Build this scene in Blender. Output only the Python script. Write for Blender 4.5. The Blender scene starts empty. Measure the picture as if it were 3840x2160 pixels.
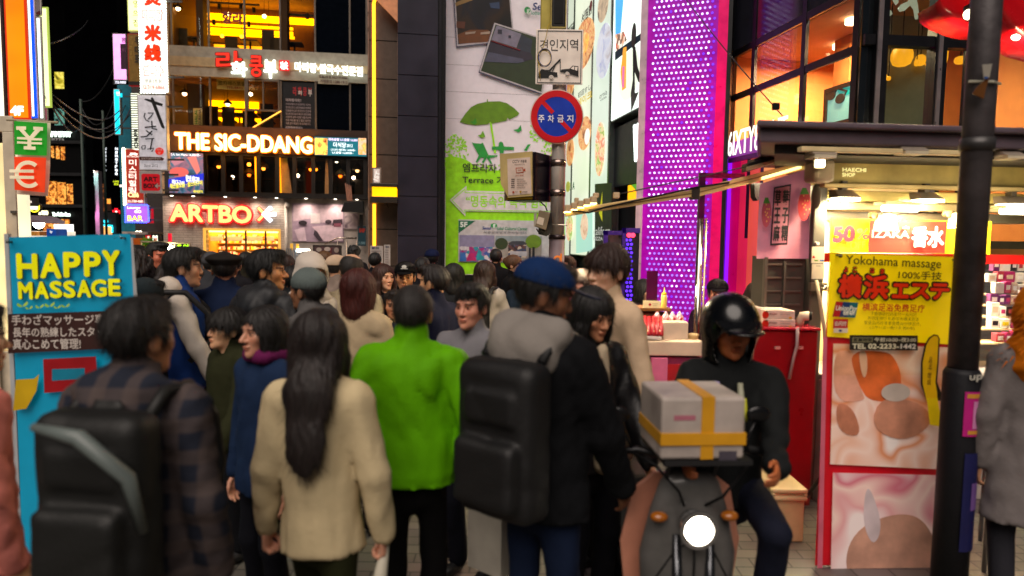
import bpy,math,random
import numpy as np
from mathutils import Vector,Matrix
R = math.radians
sc = bpy.context.scene
COL = sc.collection
random.seed(7)

# ------------------------------------------------------------------ camera, world, sun, exposure
CAM_H,FPX = 1.95,2504.0
PITCH,ROLL = math.atan(190 / FPX),0.0136
_f = Vector((0,math.cos(PITCH),-math.sin(PITCH)))
_u0 = Vector((0,math.sin(PITCH),math.cos(PITCH)))
_r0 = Vector((1,0,0))
_u = _u0 * math.cos(ROLL) - _r0 * math.sin(ROLL)
_r = _r0 * math.cos(ROLL) + _u0 * math.sin(ROLL)
EYE = Vector((0,0,CAM_H))
cd = bpy.data.cameras.new('camera')
cam = bpy.data.objects.new('camera',cd)
COL.objects.link(cam)
cam.matrix_world = Matrix(((_r.x,_u.x,-_f.x,0),(_r.y,_u.y,-_f.y,0),(_r.z,_u.z,-_f.z,CAM_H),(0,0,0,1)))
cd.sensor_width = 36
cd.lens = 36 * FPX / 3840
cd.clip_start,cd.clip_end = 0.05,1000
cd.dof.use_dof = True
cd.dof.focus_distance = 8.5
cd.dof.aperture_fstop = (cd.lens / 1000) / 0.0185
cd.dof.aperture_blades = 0
sc.camera = cam

w = bpy.data.worlds.new('World')
sc.world = w
w.use_nodes = True
_bg = w.node_tree.nodes['Background']
_sky = w.node_tree.nodes.new('ShaderNodeTexSky')
_sky.sky_type = 'NISHITA'
_sky.sun_disc = False
_sky.sun_elevation = R(38)
_sky.sun_rotation = R(170)
w.node_tree.links.new(_sky.outputs[0],_bg.inputs[0])
_bg.inputs[1].default_value = 0.0045
sl = bpy.data.lights.new('sun','SUN')
sl.energy,sl.angle,sl.color = 2.35,R(55),(1.0,0.87,0.77)
so = bpy.data.objects.new('sun',sl)
COL.objects.link(so)
so.rotation_euler = (R(37),0,R(-12))
sc.view_settings.view_transform = 'Standard'
sc.view_settings.look = 'None'
sc.view_settings.exposure = 0.3
sc.view_settings.gamma = 1.0
sc.cycles.max_bounces = 6
sc.cycles.diffuse_bounces = 3
sc.cycles.glossy_bounces = 3
sc.cycles.transparent_max_bounces = 12
sc.cycles.sample_clamp_indirect = 3.0
sc.cycles.caustics_reflective = False
sc.cycles.caustics_refractive = False

# ------------------------------------------------------------------ helpers
def ray(px,py):
 return _f * FPX + _r * (px - 1920) - _u * (py - 1080)
def at(px,py,Y):
 d = ray(px,py)
 return EYE + d * (Y / d.y)
def lin(h):
 h = h.lstrip('#')
 o = []
 for i in (0,2,4):
  c = int(h[i:i + 2],16) / 255
  o.append(c / 12.92 if c <= 0.04045 else ((c + 0.055) / 1.055) ** 2.4)
 return tuple(o)

_M = {}
def _new(key):
 m = bpy.data.materials.new(key)
 m.use_nodes = True
 return m,m.node_tree,m.node_tree.nodes['Principled BSDF']
def P(h,rough=0.55,metal=0.0,var=0.12,scale=6.0,bump=0.0,bscale=60.0,em=0.0,coat=0.0,spec=0.5,emc=None):
 """Painted / cloth / metal surface with uneven tone."""
 key = ('P',h,rough,metal,var,scale,bump,bscale,em,coat,spec,emc)
 if key in _M: return _M[key]
 m,t,b = _new('surface_' + h.strip('#'))
 N,L = t.nodes.new,t.links.new
 c = lin(h)
 tc = N('ShaderNodeTexCoord')
 if var > 0:
  n = N('ShaderNodeTexNoise'); n.inputs['Scale'].default_value = scale; n.inputs['Detail'].default_value = 5
  L(tc.outputs['Object'],n.inputs['Vector'])
  r = N('ShaderNodeValToRGB')
  r.color_ramp.elements[0].position,r.color_ramp.elements[1].position = 0.3,0.72
  r.color_ramp.elements[0].color = tuple(x * (1 - var * 1.6) for x in c) + (1,)
  r.color_ramp.elements[1].color = tuple(min(1,x * (1 + var)) for x in c) + (1,)
  L(n.outputs['Fac'],r.inputs[0]); L(r.outputs[0],b.inputs['Base Color'])
  mr = N('ShaderNodeMapRange'); mr.inputs['To Min'].default_value = max(0.02,rough - 0.1); mr.inputs['To Max'].default_value = min(1,rough + 0.12)
  L(n.outputs['Fac'],mr.inputs[0]); L(mr.outputs[0],b.inputs['Roughness'])
  if em: L(r.outputs[0],b.inputs['Emission Color'])
 else:
  b.inputs['Base Color'].default_value = c + (1,)
  b.inputs['Roughness'].default_value = rough
  if em: b.inputs['Emission Color'].default_value = c + (1,)
 if bump:
  n2 = N('ShaderNodeTexNoise'); n2.inputs['Scale'].default_value = bscale; n2.inputs['Detail'].default_value = 4
  L(tc.outputs['Object'],n2.inputs['Vector'])
  bp = N('ShaderNodeBump'); bp.inputs['Strength'].default_value = bump; bp.inputs['Distance'].default_value = 0.02
  L(n2.outputs['Fac'],bp.inputs['Height']); L(bp.outputs[0],b.inputs['Normal'])
 b.inputs['Metallic'].default_value = metal
 b.inputs['Emission Strength'].default_value = em
 b.inputs['Coat Weight'].default_value = coat
 b.inputs['Specular IOR Level'].default_value = spec
 _M[key] = m
 return m
def E(h,s=1.0,var=0.0,scale=3.0):
 """A lit sign face, lamp or screen."""
 key = ('E',h,s,var,scale)
 if key in _M: return _M[key]
 m,t,b = _new('lit_' + h.strip('#'))
 c = lin(h)
 b.inputs['Base Color'].default_value = tuple(0.3 * x for x in c) + (1,)
 b.inputs['Roughness'].default_value = 0.35
 b.inputs['Emission Color'].default_value = c + (1,)
 b.inputs['Emission Strength'].default_value = s
 if var:
  N,L = t.nodes.new,t.links.new
  tc = N('ShaderNodeTexCoord'); n = N('ShaderNodeTexNoise'); n.inputs['Scale'].default_value = scale
  L(tc.outputs['Object'],n.inputs['Vector'])
  mr = N('ShaderNodeMapRange'); mr.inputs['From Min'].default_value = .3; mr.inputs['From Max'].default_value = .7
  mr.inputs['To Min'].default_value = s * (1 - var); mr.inputs['To Max'].default_value = s * (1 + var)
  L(n.outputs['Fac'],mr.inputs[0]); L(mr.outputs[0],b.inputs['Emission Strength'])
 _M[key] = m
 return m
def PIC(name,cols,scale=2.5,em=0.0,seed=0.0,distort=1.0,detail=4.0,rough=0.4,kind='noise'):
 """A printed or back-lit picture: patches of colour."""
 key = ('PIC',name,tuple(cols),scale,em,seed,distort,kind)
 if key in _M: return _M[key]
 m,t,b = _new('picture_' + name)
 N,L = t.nodes.new,t.links.new
 tc = N('ShaderNodeTexCoord'); mp = N('ShaderNodeMapping'); mp.inputs['Location'].default_value = (seed,seed * .7,seed * 1.3)
 L(tc.outputs['Object'],mp.inputs[0])
 if kind == 'voronoi':
  n = N('ShaderNodeTexVoronoi'); n.inputs['Scale'].default_value = scale; out = n.outputs['Color']
  sp = N('ShaderNodeSeparateColor'); L(out,sp.inputs[0]); out = sp.outputs[0]
 else:
  n = N('ShaderNodeTexNoise'); n.inputs['Scale'].default_value = scale; n.inputs['Detail'].default_value = detail
  n.inputs['Distortion'].default_value = distort; out = n.outputs['Fac']
 L(mp.outputs[0],n.inputs['Vector'])
 r = N('ShaderNodeValToRGB'); cr = r.color_ramp
 k = len(cols)
 lo,hi = (0.0,0.95) if kind == 'voronoi' else (0.28,0.72)
 cr.interpolation = 'CONSTANT' if kind == 'voronoi' else 'LINEAR'
 cr.elements[0].position = lo; cr.elements[0].color = lin(cols[0]) + (1,)
 cr.elements[1].position = hi; cr.elements[1].color = lin(cols[-1]) + (1,)
 for i in range(1,k - 1):
  e = cr.elements.new(lo + (hi - lo) * i / (k - 1)); e.color = lin(cols[i]) + (1,)
 L(out,r.inputs[0]); L(r.outputs[0],b.inputs['Base Color']); L(r.outputs[0],b.inputs['Emission Color'])
 b.inputs['Emission Strength'].default_value = em
 b.inputs['Roughness'].default_value = rough
 _M[key] = m
 return m
def GLASS(h='#ffffff',refl=0.12,rough=0.02):
 """Thin clear pane: see-through with a dim reflection."""
 key = ('G',h,refl,rough)
 if key in _M: return _M[key]
 m = bpy.data.materials.new('pane_glass'); m.use_nodes = True
 t = m.node_tree; t.nodes.clear(); N,L = t.nodes.new,t.links.new
 o = N('ShaderNodeOutputMaterial'); mx = N('ShaderNodeMixShader'); tr = N('ShaderNodeBsdfTransparent'); gl = N('ShaderNodeBsdfGlossy')
 fr = N('ShaderNodeFresnel'); fr.inputs[0].default_value = 1.5
 ma = N('ShaderNodeMath'); ma.operation = 'MAXIMUM'; ma.inputs[1].default_value = refl
 tr.inputs[0].default_value = lin(h) + (1,); gl.inputs['Roughness'].default_value = rough
 ge = N('ShaderNodeNewGeometry'); nb = N('ShaderNodeMath'); nb.operation = 'SUBTRACT'; nb.inputs[0].default_value = 1; L(ge.outputs['Backfacing'],nb.inputs[1])
 mb_ = N('ShaderNodeMath'); mb_.operation = 'MULTIPLY'; L(ma.outputs[0],mb_.inputs[0]); L(nb.outputs[0],mb_.inputs[1])
 L(fr.outputs[0],ma.inputs[0]); L(mb_.outputs[0],mx.inputs[0]); L(tr.outputs[0],mx.inputs[1]); L(gl.outputs[0],mx.inputs[2]); L(mx.outputs[0],o.inputs[0])
 _M[key] = m
 return m

_TX = {}
def text2d(s,bold=0.0,ext=0.0):
 key = (s,bold,ext)
 if key in _TX: return _TX[key]
 c = bpy.data.curves.new('lettering','FONT')
 c.body = s; c.size = 1; c.resolution_u = 3; c.offset = bold; c.extrude = ext; c.space_line = 1.0
 o = bpy.data.objects.new('lettering',c)
 m = o.to_mesh()
 v = np.array([x.co[:] for x in m.vertices],dtype=float).reshape(-1,3)
 f = [tuple(p.vertices) for p in m.polygons]
 o.to_mesh_clear(); bpy.data.objects.remove(o); bpy.data.curves.remove(c)
 _TX[key] = (v,f)
 return v,f

class Fr:
 """A vertical plane: u to the viewer's right along it, y into it, v = height."""
 def __init__(s,pt,yaw):
  s.o = Vector((pt[0],pt[1],0)); s.a = R(yaw)
  s.r = Vector((math.cos(s.a),math.sin(s.a),0)); s.n = Vector((-math.sin(s.a),math.cos(s.a),0))
 def uv(s,px,py,y=0.0):
  d = ray(px,py); o = s.o + s.n * y
  t = (o - EYE).dot(s.n) / d.dot(s.n)
  p = EYE + d * t
  return (p - s.o).dot(s.r),p.z
 def bb(s,x0,y0,x1,y1,y=0.0):
  ym,xm = (y0 + y1) / 2,(x0 + x1) / 2
  return s.uv(x0,ym,y)[0],s.uv(x1,ym,y)[0],s.uv(xm,y1,y)[1],s.uv(xm,y0,y)[1]
 def W(s,u,y,v):
  return s.o + s.r * u + s.n * y + Vector((0,0,v))
 def quad(s,pts,y=0.0):
  return [s.uv(a,b,y) for a,b in pts]
WORLD = Fr((0,0),0)

class MB:
 def __init__(s): s.v,s.f,s.m,s.cur = [],[],[],0
 def mat(s,i): s.cur = i; return s
 def add(s,v,f):
  k = len(s.v); s.v += [tuple(map(float,p)) for p in v]
  s.f += [tuple(i + k for i in q) for q in f]; s.m += [s.cur] * len(f); return s
 def box(s,u0,u1,y0,y1,v0,v1):
  u0,u1 = sorted((u0,u1)); y0,y1 = sorted((y0,y1)); v0,v1 = sorted((v0,v1))
  return s.add([(u0,y0,v0),(u1,y0,v0),(u1,y1,v0),(u0,y1,v0),(u0,y0,v1),(u1,y0,v1),(u1,y1,v1),(u0,y1,v1)],
      [(3,2,1,0),(4,5,6,7),(0,1,5,4),(1,2,6,5),(2,3,7,6),(3,0,4,7)])
 def frame(s,u0,u1,v0,v1,t,y0,y1):
  s.box(u0,u1,y0,y1,v1 - t,v1); s.box(u0,u1,y0,y1,v0,v0 + t)
  s.box(u0,u0 + t,y0,y1,v0 + t,v1 - t); return s.box(u1 - t,u1,y0,y1,v0 + t,v1 - t)
 def poly(s,pts,y0,y1):
  n = len(pts)
  a = sum(pts[i][0] * pts[(i + 1) % n][1] - pts[(i + 1) % n][0] * pts[i][1] for i in range(n))
  if a < 0: pts = pts[::-1]
  v = [(p[0],y0,p[1]) for p in pts] + [(p[0],y1,p[1]) for p in pts]
  return s.add(v,[tuple(range(n)),tuple(range(2 * n - 1,n - 1,-1))] + [(i + n,(i + 1) % n + n,(i + 1) % n,i) for i in range(n)])
 def disc(s,u,v,ru,rv,y0,y1,n=28,a0=0.0):
  return s.poly([(u + ru * math.cos(a0 + 2 * math.pi * i / n),v + rv * math.sin(a0 + 2 * math.pi * i / n)) for i in range(n)],y0,y1)
 def ring(s,u,v,r0,r1,y0,y1,n=40,a0=0.0,a1=2 * math.pi):
  for i in range(n):
   p,q = a0 + (a1 - a0) * i / n,a0 + (a1 - a0) * (i + 1) / n
   s.poly([(u + r0 * math.cos(p),v + r0 * math.sin(p)),(u + r1 * math.cos(p),v + r1 * math.sin(p)),
     (u + r1 * math.cos(q),v + r1 * math.sin(q)),(u + r0 * math.cos(q),v + r0 * math.sin(q))],y0,y1)
  return s
 def tube(s,pts,r,n=8,cap=True):
  pts = [Vector(p) for p in pts]; k = len(pts)
  rr = r if isinstance(r,(list,tuple)) else [r] * k
  up = None; vs = []
  for i,p in enumerate(pts):
   t = (pts[min(i + 1,k - 1)] - pts[max(i - 1,0)]).normalized()
   if up is None:
    up = t.orthogonal().normalized()
   up = (up - t * up.dot(t)).normalized(); b = t.cross(up)
   vs += [p + (up * math.cos(2 * math.pi * j / n) + b * math.sin(2 * math.pi * j / n)) * rr[i] for j in range(n)]
  fs = [(i * n + j,i * n + (j + 1) % n,(i + 1) * n + (j + 1) % n,(i + 1) * n + j) for i in range(k - 1) for j in range(n)]
  if cap: fs += [tuple(range(n))[::-1],tuple((k - 1) * n + j for j in range(n))]
  return s.add(vs,fs)
 def cyl(s,u,y,v0,v1,r0,r1=None,n=20):
  return s.tube([(u,y,v0),(u,y,v1)],[r0,r0 if r1 is None else r1],n)
 def lathe(s,u,y,prof,n=20):
  vs = [(u + r * math.cos(2 * math.pi * j / n),y + r * math.sin(2 * math.pi * j / n),z) for r,z in prof for j in range(n)]
  k = len(prof)
  fs = [(i * n + j,i * n + (j + 1) % n,(i + 1) * n + (j + 1) % n,(i + 1) * n + j) for i in range(k - 1) for j in range(n)]
  return s.add(vs,fs + [tuple(range(n))[::-1],tuple((k - 1) * n + j for j in range(n))])
 def ball(s,u,y,v,a,b=None,c=None,n=14,m=8):
  b = a if b is None else b; c = a if c is None else c
  vs = [(u + a * math.sin(math.pi * (i + .02) / (m + .04)) * math.cos(2 * math.pi * j / n),y + b * math.sin(math.pi * (i + .02) / (m + .04)) * math.sin(2 * math.pi * j / n),
    v - c * math.cos(math.pi * (i + .02) / (m + .04))) for i in range(m + 1) for j in range(n)]
  fs = [(i * n + j,i * n + (j + 1) % n,(i + 1) * n + (j + 1) % n,(i + 1) * n + j) for i in range(m) for j in range(n)]
  return s.add(vs,fs + [tuple(range(n))[::-1],tuple(m * n + j for j in range(n))])
 def text(s,body,u0,u1,v0,v1,y,ext=0.0,bold=0.0,rot=0.0,shear=0.0,tilt=0.0):
  """Lettering stretched into the box u0..u1, v0..v1; its front lies at y."""
  v,f = text2d(body,0.0,0.5 if ext else 0.0)
  if not len(v): return s
  p = v[:,:2].copy()
  if rot:
   c,q = math.cos(rot),math.sin(rot); p = np.stack([p[:,0] * c - p[:,1] * q,p[:,0] * q + p[:,1] * c],1)
  lo,hi = p.min(0),p.max(0)
  if rot: em = (v1 - v0) / max(hi[0] - lo[0],hi[1] - lo[1],1e-6)
  else: em = (v1 - v0) / max(hi[1] - lo[1],.3)
  p = (p - lo) / np.maximum(hi - lo,1e-6)
  fat = bold * em * .8                      # stroke weight: the glyph laid over itself in a small ring
  fu = min(fat,.2 * abs(u1 - u0)); fv = min(fat,.2 * abs(v1 - v0))
  n = 0 if bold < .008 else (6 if bold < .06 else 12)
  for k in range(n + 1):
   du,dv = (0,0) if k == n else (fu * math.cos(2 * math.pi * k / max(n,1) + .4),fv * math.sin(2 * math.pi * k / max(n,1) + .4))
   U = u0 + fu + (u1 - u0 - 2 * fu) * p[:,0] + shear * (v1 - v0) * p[:,1] + du
   V = v0 + fv + (v1 - v0 - 2 * fv) * p[:,1] + tilt * (u1 - u0) * p[:,0] + dv
   dz = 2e-5 * (n - k)
   Z = y + dz + ext * (0.5 - v[:,2]) if ext else np.full(len(v),y + dz)
   s.add(np.stack([U,Z,V],1),f)
  return s
 def xf(s,mtx):
  s.v = [tuple(mtx @ Vector(p)) for p in s.v]; return s

def mesh(name,verts,faces,mats,smooth=False,mi=None):
 me = bpy.data.meshes.new(name)
 me.from_pydata([tuple(p) for p in verts] if not isinstance(verts,np.ndarray) else verts.tolist(),[],faces if isinstance(faces,list) else faces.tolist())
 for m in (mats if isinstance(mats,(list,tuple)) else [mats]): me.materials.append(m)
 if mi is not None: me.polygons.foreach_set('material_index',mi)
 if smooth: me.polygons.foreach_set('use_smooth',[True] * len(me.polygons))
 me.update()
 o = bpy.data.objects.new(name,me)
 COL.objects.link(o)
 return o
def tag(o,label,cat,group=None,kind=None):
 if label: o['label'] = label
 if cat: o['category'] = cat
 if group: o['group'] = group
 if kind: o['kind'] = kind
 return o
class T:
 """A thing: an Empty at its base in frame fr; parts are given in frame coordinates."""
 def __init__(s,name,label,cat,fr,u,v,y=0.0,group=None):
  s.fr,s.off = fr,Vector((u,y,v))
  s.o = bpy.data.objects.new(name,None); s.o.empty_display_size = .1
  COL.objects.link(s.o)
  s.o.location = fr.W(u,y,v); s.o.rotation_euler = (0,0,fr.a)
  tag(s.o,label,cat,group)
 def part(s,name,mb,mats,parent=None,label=None,smooth=False,bevel=0.0):
  o = mesh(name,[(p[0] - s.off.x,p[1] - s.off.y,p[2] - s.off.z) for p in mb.v],mb.f,mats,smooth,mb.m)
  o.parent = parent or s.o
  if label: o['label'] = label
  if bevel: bev(o,bevel)
  return o
def bev(o,w):
 b = o.modifiers.new('edge','BEVEL'); b.width = w; b.segments = 2; b.limit_method = 'ANGLE'; b.angle_limit = R(40)
def single(name,label,cat,fr,mb,mats,group=None,smooth=False,bevel=0.0,kind=None):
 """A thing that is one mesh; origin at the middle of its foot."""
 a = np.array(mb.v); u,y,v = (a[:,0].min() + a[:,0].max()) / 2,(a[:,1].min() + a[:,1].max()) / 2,a[:,2].min()
 o = mesh(name,[(p[0] - u,p[1] - y,p[2] - v) for p in mb.v],mb.f,mats,smooth,mb.m)
 o.location = fr.W(u,y,v); o.rotation_euler = (0,0,fr.a)
 if bevel: bev(o,bevel)
 return tag(o,label,cat,group,kind)
def copy_tree(o,parent=None):
 c = o.copy(); COL.objects.link(c)
 if parent: c.parent = parent
 for ch in list(o.children): copy_tree(ch,c)
 return c

# ------------------------------------------------------------------ people: distance fields turned into one smooth skin
F4 = np.float32
def _v(p): return np.array(p,dtype=F4)
def sdf(P,prims,k=0.02):
 """Smooth union of round cones ('c'), ellipsoids ('e') and flattened cones ('f'); '-' carves."""
 D = None
 for q in prims:
  t = q[0]; kk = q[-1] if isinstance(q[-1],float) and len(q) > {'c': 5,'e': 3,'f': 7,'-e': 3,'b': 4}[t] else k
  if t == 'c' or t == 'f':
   a,b = _v(q[1]),_v(q[2]); ba = b - a; L2 = max(float(ba @ ba),1e-9)
   h = np.clip((P - a) @ ba / L2,0,1)
   d = P - a - h[:,None] * ba
   r = q[3] + (q[4] - q[3]) * h
   if t == 'f':
    ax,fl = _v(q[5]),q[6]
    d = d + np.outer(d @ ax * (1 / fl - 1),ax)
    e = (np.sqrt((d * d).sum(1)) - r) * (0.5 + fl / 2)
   else:
    e = np.sqrt((d * d).sum(1)) - r
  elif t == 'b':                             # rounded box: centre, half sizes, corner radius
   d = np.abs(P - _v(q[1])) - (_v(q[2]) - q[3]); e = np.sqrt((np.maximum(d,0) ** 2).sum(1)) + np.minimum(d.max(1),0) - q[3]
  else:
   c,rr = _v(q[1]),_v(q[2]); d = (P - c) / rr
   k0 = np.sqrt((d * d).sum(1)); d2 = d / rr; k1 = np.sqrt((d2 * d2).sum(1)) + 1e-6
   e = k0 * (k0 - 1) / k1
  if D is None: D = e
  elif t[0] == '-':
   h = np.clip(0.5 - 0.5 * (D + e) / kk,0,1); D = D * (1 - h) - e * h + kk * h * (1 - h)
  else:
   h = np.clip(0.5 + 0.5 * (D - e) / kk,0,1); D = D * (1 - h) + e * h - kk * h * (1 - h)
 return D
def bounds(prims,pad):
 lo,hi = np.full(3,9.),np.full(3,-9.)
 for q in prims:
  if q[0] in 'cf':
   for p,r in ((q[1],q[3]),(q[2],q[4])):
    lo = np.minimum(lo,np.array(p) - r); hi = np.maximum(hi,np.array(p) + r)
  elif q[0] in 'eb':
   lo = np.minimum(lo,np.array(q[1]) - np.array(q[2])); hi = np.maximum(hi,np.array(q[1]) + np.array(q[2]))
 return lo - pad,hi + pad
_E12 = [(a,b) for a in range(8) for b in range(a + 1,8) if bin(a ^ b).count('1') == 1]
def nets(prims,res,k=0.02,extra=None):
 lo,hi = bounds(prims,res * 2.2)
 n = np.maximum(4,np.ceil((hi - lo) / res).astype(int) + 1)
 ax = [lo[i] + res * np.arange(n[i]) for i in range(3)]
 G = np.stack(np.meshgrid(*ax,indexing='ij'),-1).reshape(-1,3).astype(F4)
 D = sdf(G,prims,k)
 if extra is not None: D = extra(G,D)
 D = D.reshape(n).astype(np.float64)
 D[0],D[-1],D[:,0],D[:,-1],D[:,:,0],D[:,:,-1] = (np.maximum(x,res * .3) for x in (D[0],D[-1],D[:,0],D[:,-1],D[:,:,0],D[:,:,-1]))
 C = np.stack([D[i:n[0] - 1 + i,j:n[1] - 1 + j,l:n[2] - 1 + l] for i in (0,1) for j in (0,1) for l in (0,1)],-1)
 S = C < 0; act = S.any(-1) & ~S.all(-1)
 I = np.argwhere(act); c = C[act]
 acc,cnt = np.zeros((len(I),3)),np.zeros(len(I))
 cor = np.array([[a >> 2 & 1,a >> 1 & 1,a & 1] for a in range(8)],float)
 for a,b in _E12:
  m = (c[:,a] < 0) != (c[:,b] < 0)
  t = (c[m,a] / (c[m,a] - c[m,b]))[:,None]
  acc[m] += cor[a] + t * (cor[b] - cor[a]); cnt[m] += 1
 V = lo + res * (I + acc / cnt[:,None])
 ix = np.full(act.shape,-1,int); ix[act] = np.arange(len(I))
 F = []
 ng = D < 0
 for d in range(3):
  o1,o2 = [(1,2),(2,0),(0,1)][d]
  a = np.take(ng,range(n[d] - 1),d); b = np.take(ng,range(1,n[d]),d)
  E_ = np.argwhere(a != b)
  E_ = E_[(E_[:,o1] > 0) & (E_[:,o1] < n[o1] - 1) & (E_[:,o2] > 0) & (E_[:,o2] < n[o2] - 1)]
  sg = a[tuple(E_.T)]
  q = []
  for s1,s2 in ((1,1),(0,1),(0,0),(1,0)):
   e = E_.copy(); e[:,o1] -= s1; e[:,o2] -= s2; q.append(ix[tuple(e.T)])
  q = np.stack(q,1)
  F += [q[sg],q[~sg][:,::-1]]
 return V,np.concatenate(F)
def wob(seed,amp,f=(10,10,10),n=5):
 rg = np.random.RandomState(seed)
 K = rg.normal(size=(n,3)) * np.array(f); ph = rg.uniform(0,6.3,n); K2 = rg.normal(size=(n,3)) * np.array(f) * .45
 def g(P):
  o = 0
  for i in range(n):
   o = o + np.sin(P @ K[i].astype(F4) + ph[i] + 1.6 * np.sin(P @ K2[i].astype(F4) + ph[i] * 2)) / (1 + .35 * i)
  return o * amp
 return g

def crease(seed,amp,f=(13,13,16),n=3):
 rg = np.random.RandomState(seed)
 K = rg.normal(size=(n,3)) * np.array(f); ph = rg.uniform(0,6.3,n); K2 = rg.normal(size=(n,3)) * 5.5
 def g(P):
  o = 0
  for i in range(n):
   q = np.sin(P @ K[i].astype(F4) + ph[i] + 2.4 * np.sin(P @ K2[i].astype(F4) + ph[i] * 3))
   o = o + (np.sqrt(np.abs(q) + .02) - .6) * (.5 + .5 * np.sin(P @ K2[i - 1].astype(F4) + i))
  return -o * amp
 return g

def skin_mat():
 if 'skin' in _M: return _M['skin']
 m,t,b = _new('skin'); N,L = t.nodes.new,t.links.new
 a = N('ShaderNodeAttribute'); a.attribute_name = 'tone'
 L(a.outputs['Color'],b.inputs['Base Color'])
 b.inputs['Roughness'].default_value = .48; b.inputs['Subsurface Weight'].default_value = .12
 b.inputs['Subsurface Radius'].default_value = (.012,.004,.002); b.inputs['Subsurface Scale'].default_value = .6
 _M['skin'] = m; return m
def hair_mat(h,rough=.58):
 key = ('hair',h)
 if key in _M: return _M[key]
 m,t,b = _new('hair_' + h.strip('#')); N,L = t.nodes.new,t.links.new
 c = lin(h); tc = N('ShaderNodeTexCoord'); mp = N('ShaderNodeMapping'); mp.inputs['Scale'].default_value = (190,190,14)
 n = N('ShaderNodeTexNoise'); n.inputs['Scale'].default_value = 1; n.inputs['Detail'].default_value = 3
 L(tc.outputs['Object'],mp.inputs[0]); L(mp.outputs[0],n.inputs['Vector'])
 r = N('ShaderNodeValToRGB'); r.color_ramp.elements[0].position = .3; r.color_ramp.elements[1].position = .75
 r.color_ramp.elements[0].color = tuple(x * .45 for x in c) + (1,); r.color_ramp.elements[1].color = tuple(min(1,x * 1.7) for x in c) + (1,)
 L(n.outputs['Fac'],r.inputs[0]); L(r.outputs[0],b.inputs['Base Color'])
 bp = N('ShaderNodeBump'); bp.inputs['Strength'].default_value = .55; bp.inputs['Distance'].default_value = .006
 L(n.outputs['Fac'],bp.inputs['Height']); L(bp.outputs[0],b.inputs['Normal'])
 b.inputs['Roughness'].default_value = rough
 _M[key] = m; return m
def cloth(h,rough=.85,kind='plain',h2=None,var=.07):
 key = ('cloth',h,rough,kind,h2)
 if key in _M: return _M[key]
 m,t,b = _new('cloth_' + h.strip('#')); N,L = t.nodes.new,t.links.new
 c = lin(h); tc = N('ShaderNodeTexCoord')
 n = N('ShaderNodeTexNoise'); n.inputs['Scale'].default_value = 9; n.inputs['Detail'].default_value = 6
 L(tc.outputs['Object'],n.inputs['Vector'])
 r = N('ShaderNodeValToRGB'); r.color_ramp.elements[0].position = .3; r.color_ramp.elements[1].position = .7
 r.color_ramp.elements[0].color = tuple(x * (1 - var * 1.5) for x in c) + (1,); r.color_ramp.elements[1].color = tuple(min(1,x * (1 + var)) for x in c) + (1,)
 L(n.outputs['Fac'],r.inputs[0]); col = r.outputs[0]
 if kind in ('check','stripe'):
  c2 = lin(h2); fac = None
  for ax in ((0,2) if kind == 'check' else (2,)):
   sp = N('ShaderNodeSeparateXYZ'); L(tc.outputs['Object'],sp.inputs[0])
   mu = N('ShaderNodeMath'); mu.operation = 'MULTIPLY'; mu.inputs[1].default_value = 62 if kind == 'check' else 75
   L(sp.outputs[ax],mu.inputs[0]); si = N('ShaderNodeMath'); si.operation = 'SINE'; L(mu.outputs[0],si.inputs[0])
   mr = N('ShaderNodeMapRange'); mr.inputs['From Min'].default_value = -.1; mr.inputs['From Max'].default_value = .35
   mr.inputs['To Max'].default_value = .55
   L(si.outputs[0],mr.inputs[0])
   mx = N('ShaderNodeMix'); mx.data_type = 'RGBA'; mx.inputs['B'].default_value = c2 + (1,)
   L(mr.outputs[0],mx.inputs['Factor']); L(col,mx.inputs['A']); col = mx.outputs['Result']
 L(col,b.inputs['Base Color'])
 n2 = N('ShaderNodeTexNoise'); n2.inputs['Scale'].default_value = 55; n2.inputs['Detail'].default_value = 5
 L(tc.outputs['Object'],n2.inputs['Vector'])
 bp = N('ShaderNodeBump'); bp.inputs['Strength'].default_value = .22; bp.inputs['Distance'].default_value = .008
 L(n2.outputs['Fac'],bp.inputs['Height']); L(bp.outputs[0],b.inputs['Normal'])
 b.inputs['Roughness'].default_value = rough
 b.inputs['Specular IOR Level'].default_value = .5 if rough < .7 else .12
 _M[key] = m; return m

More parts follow.
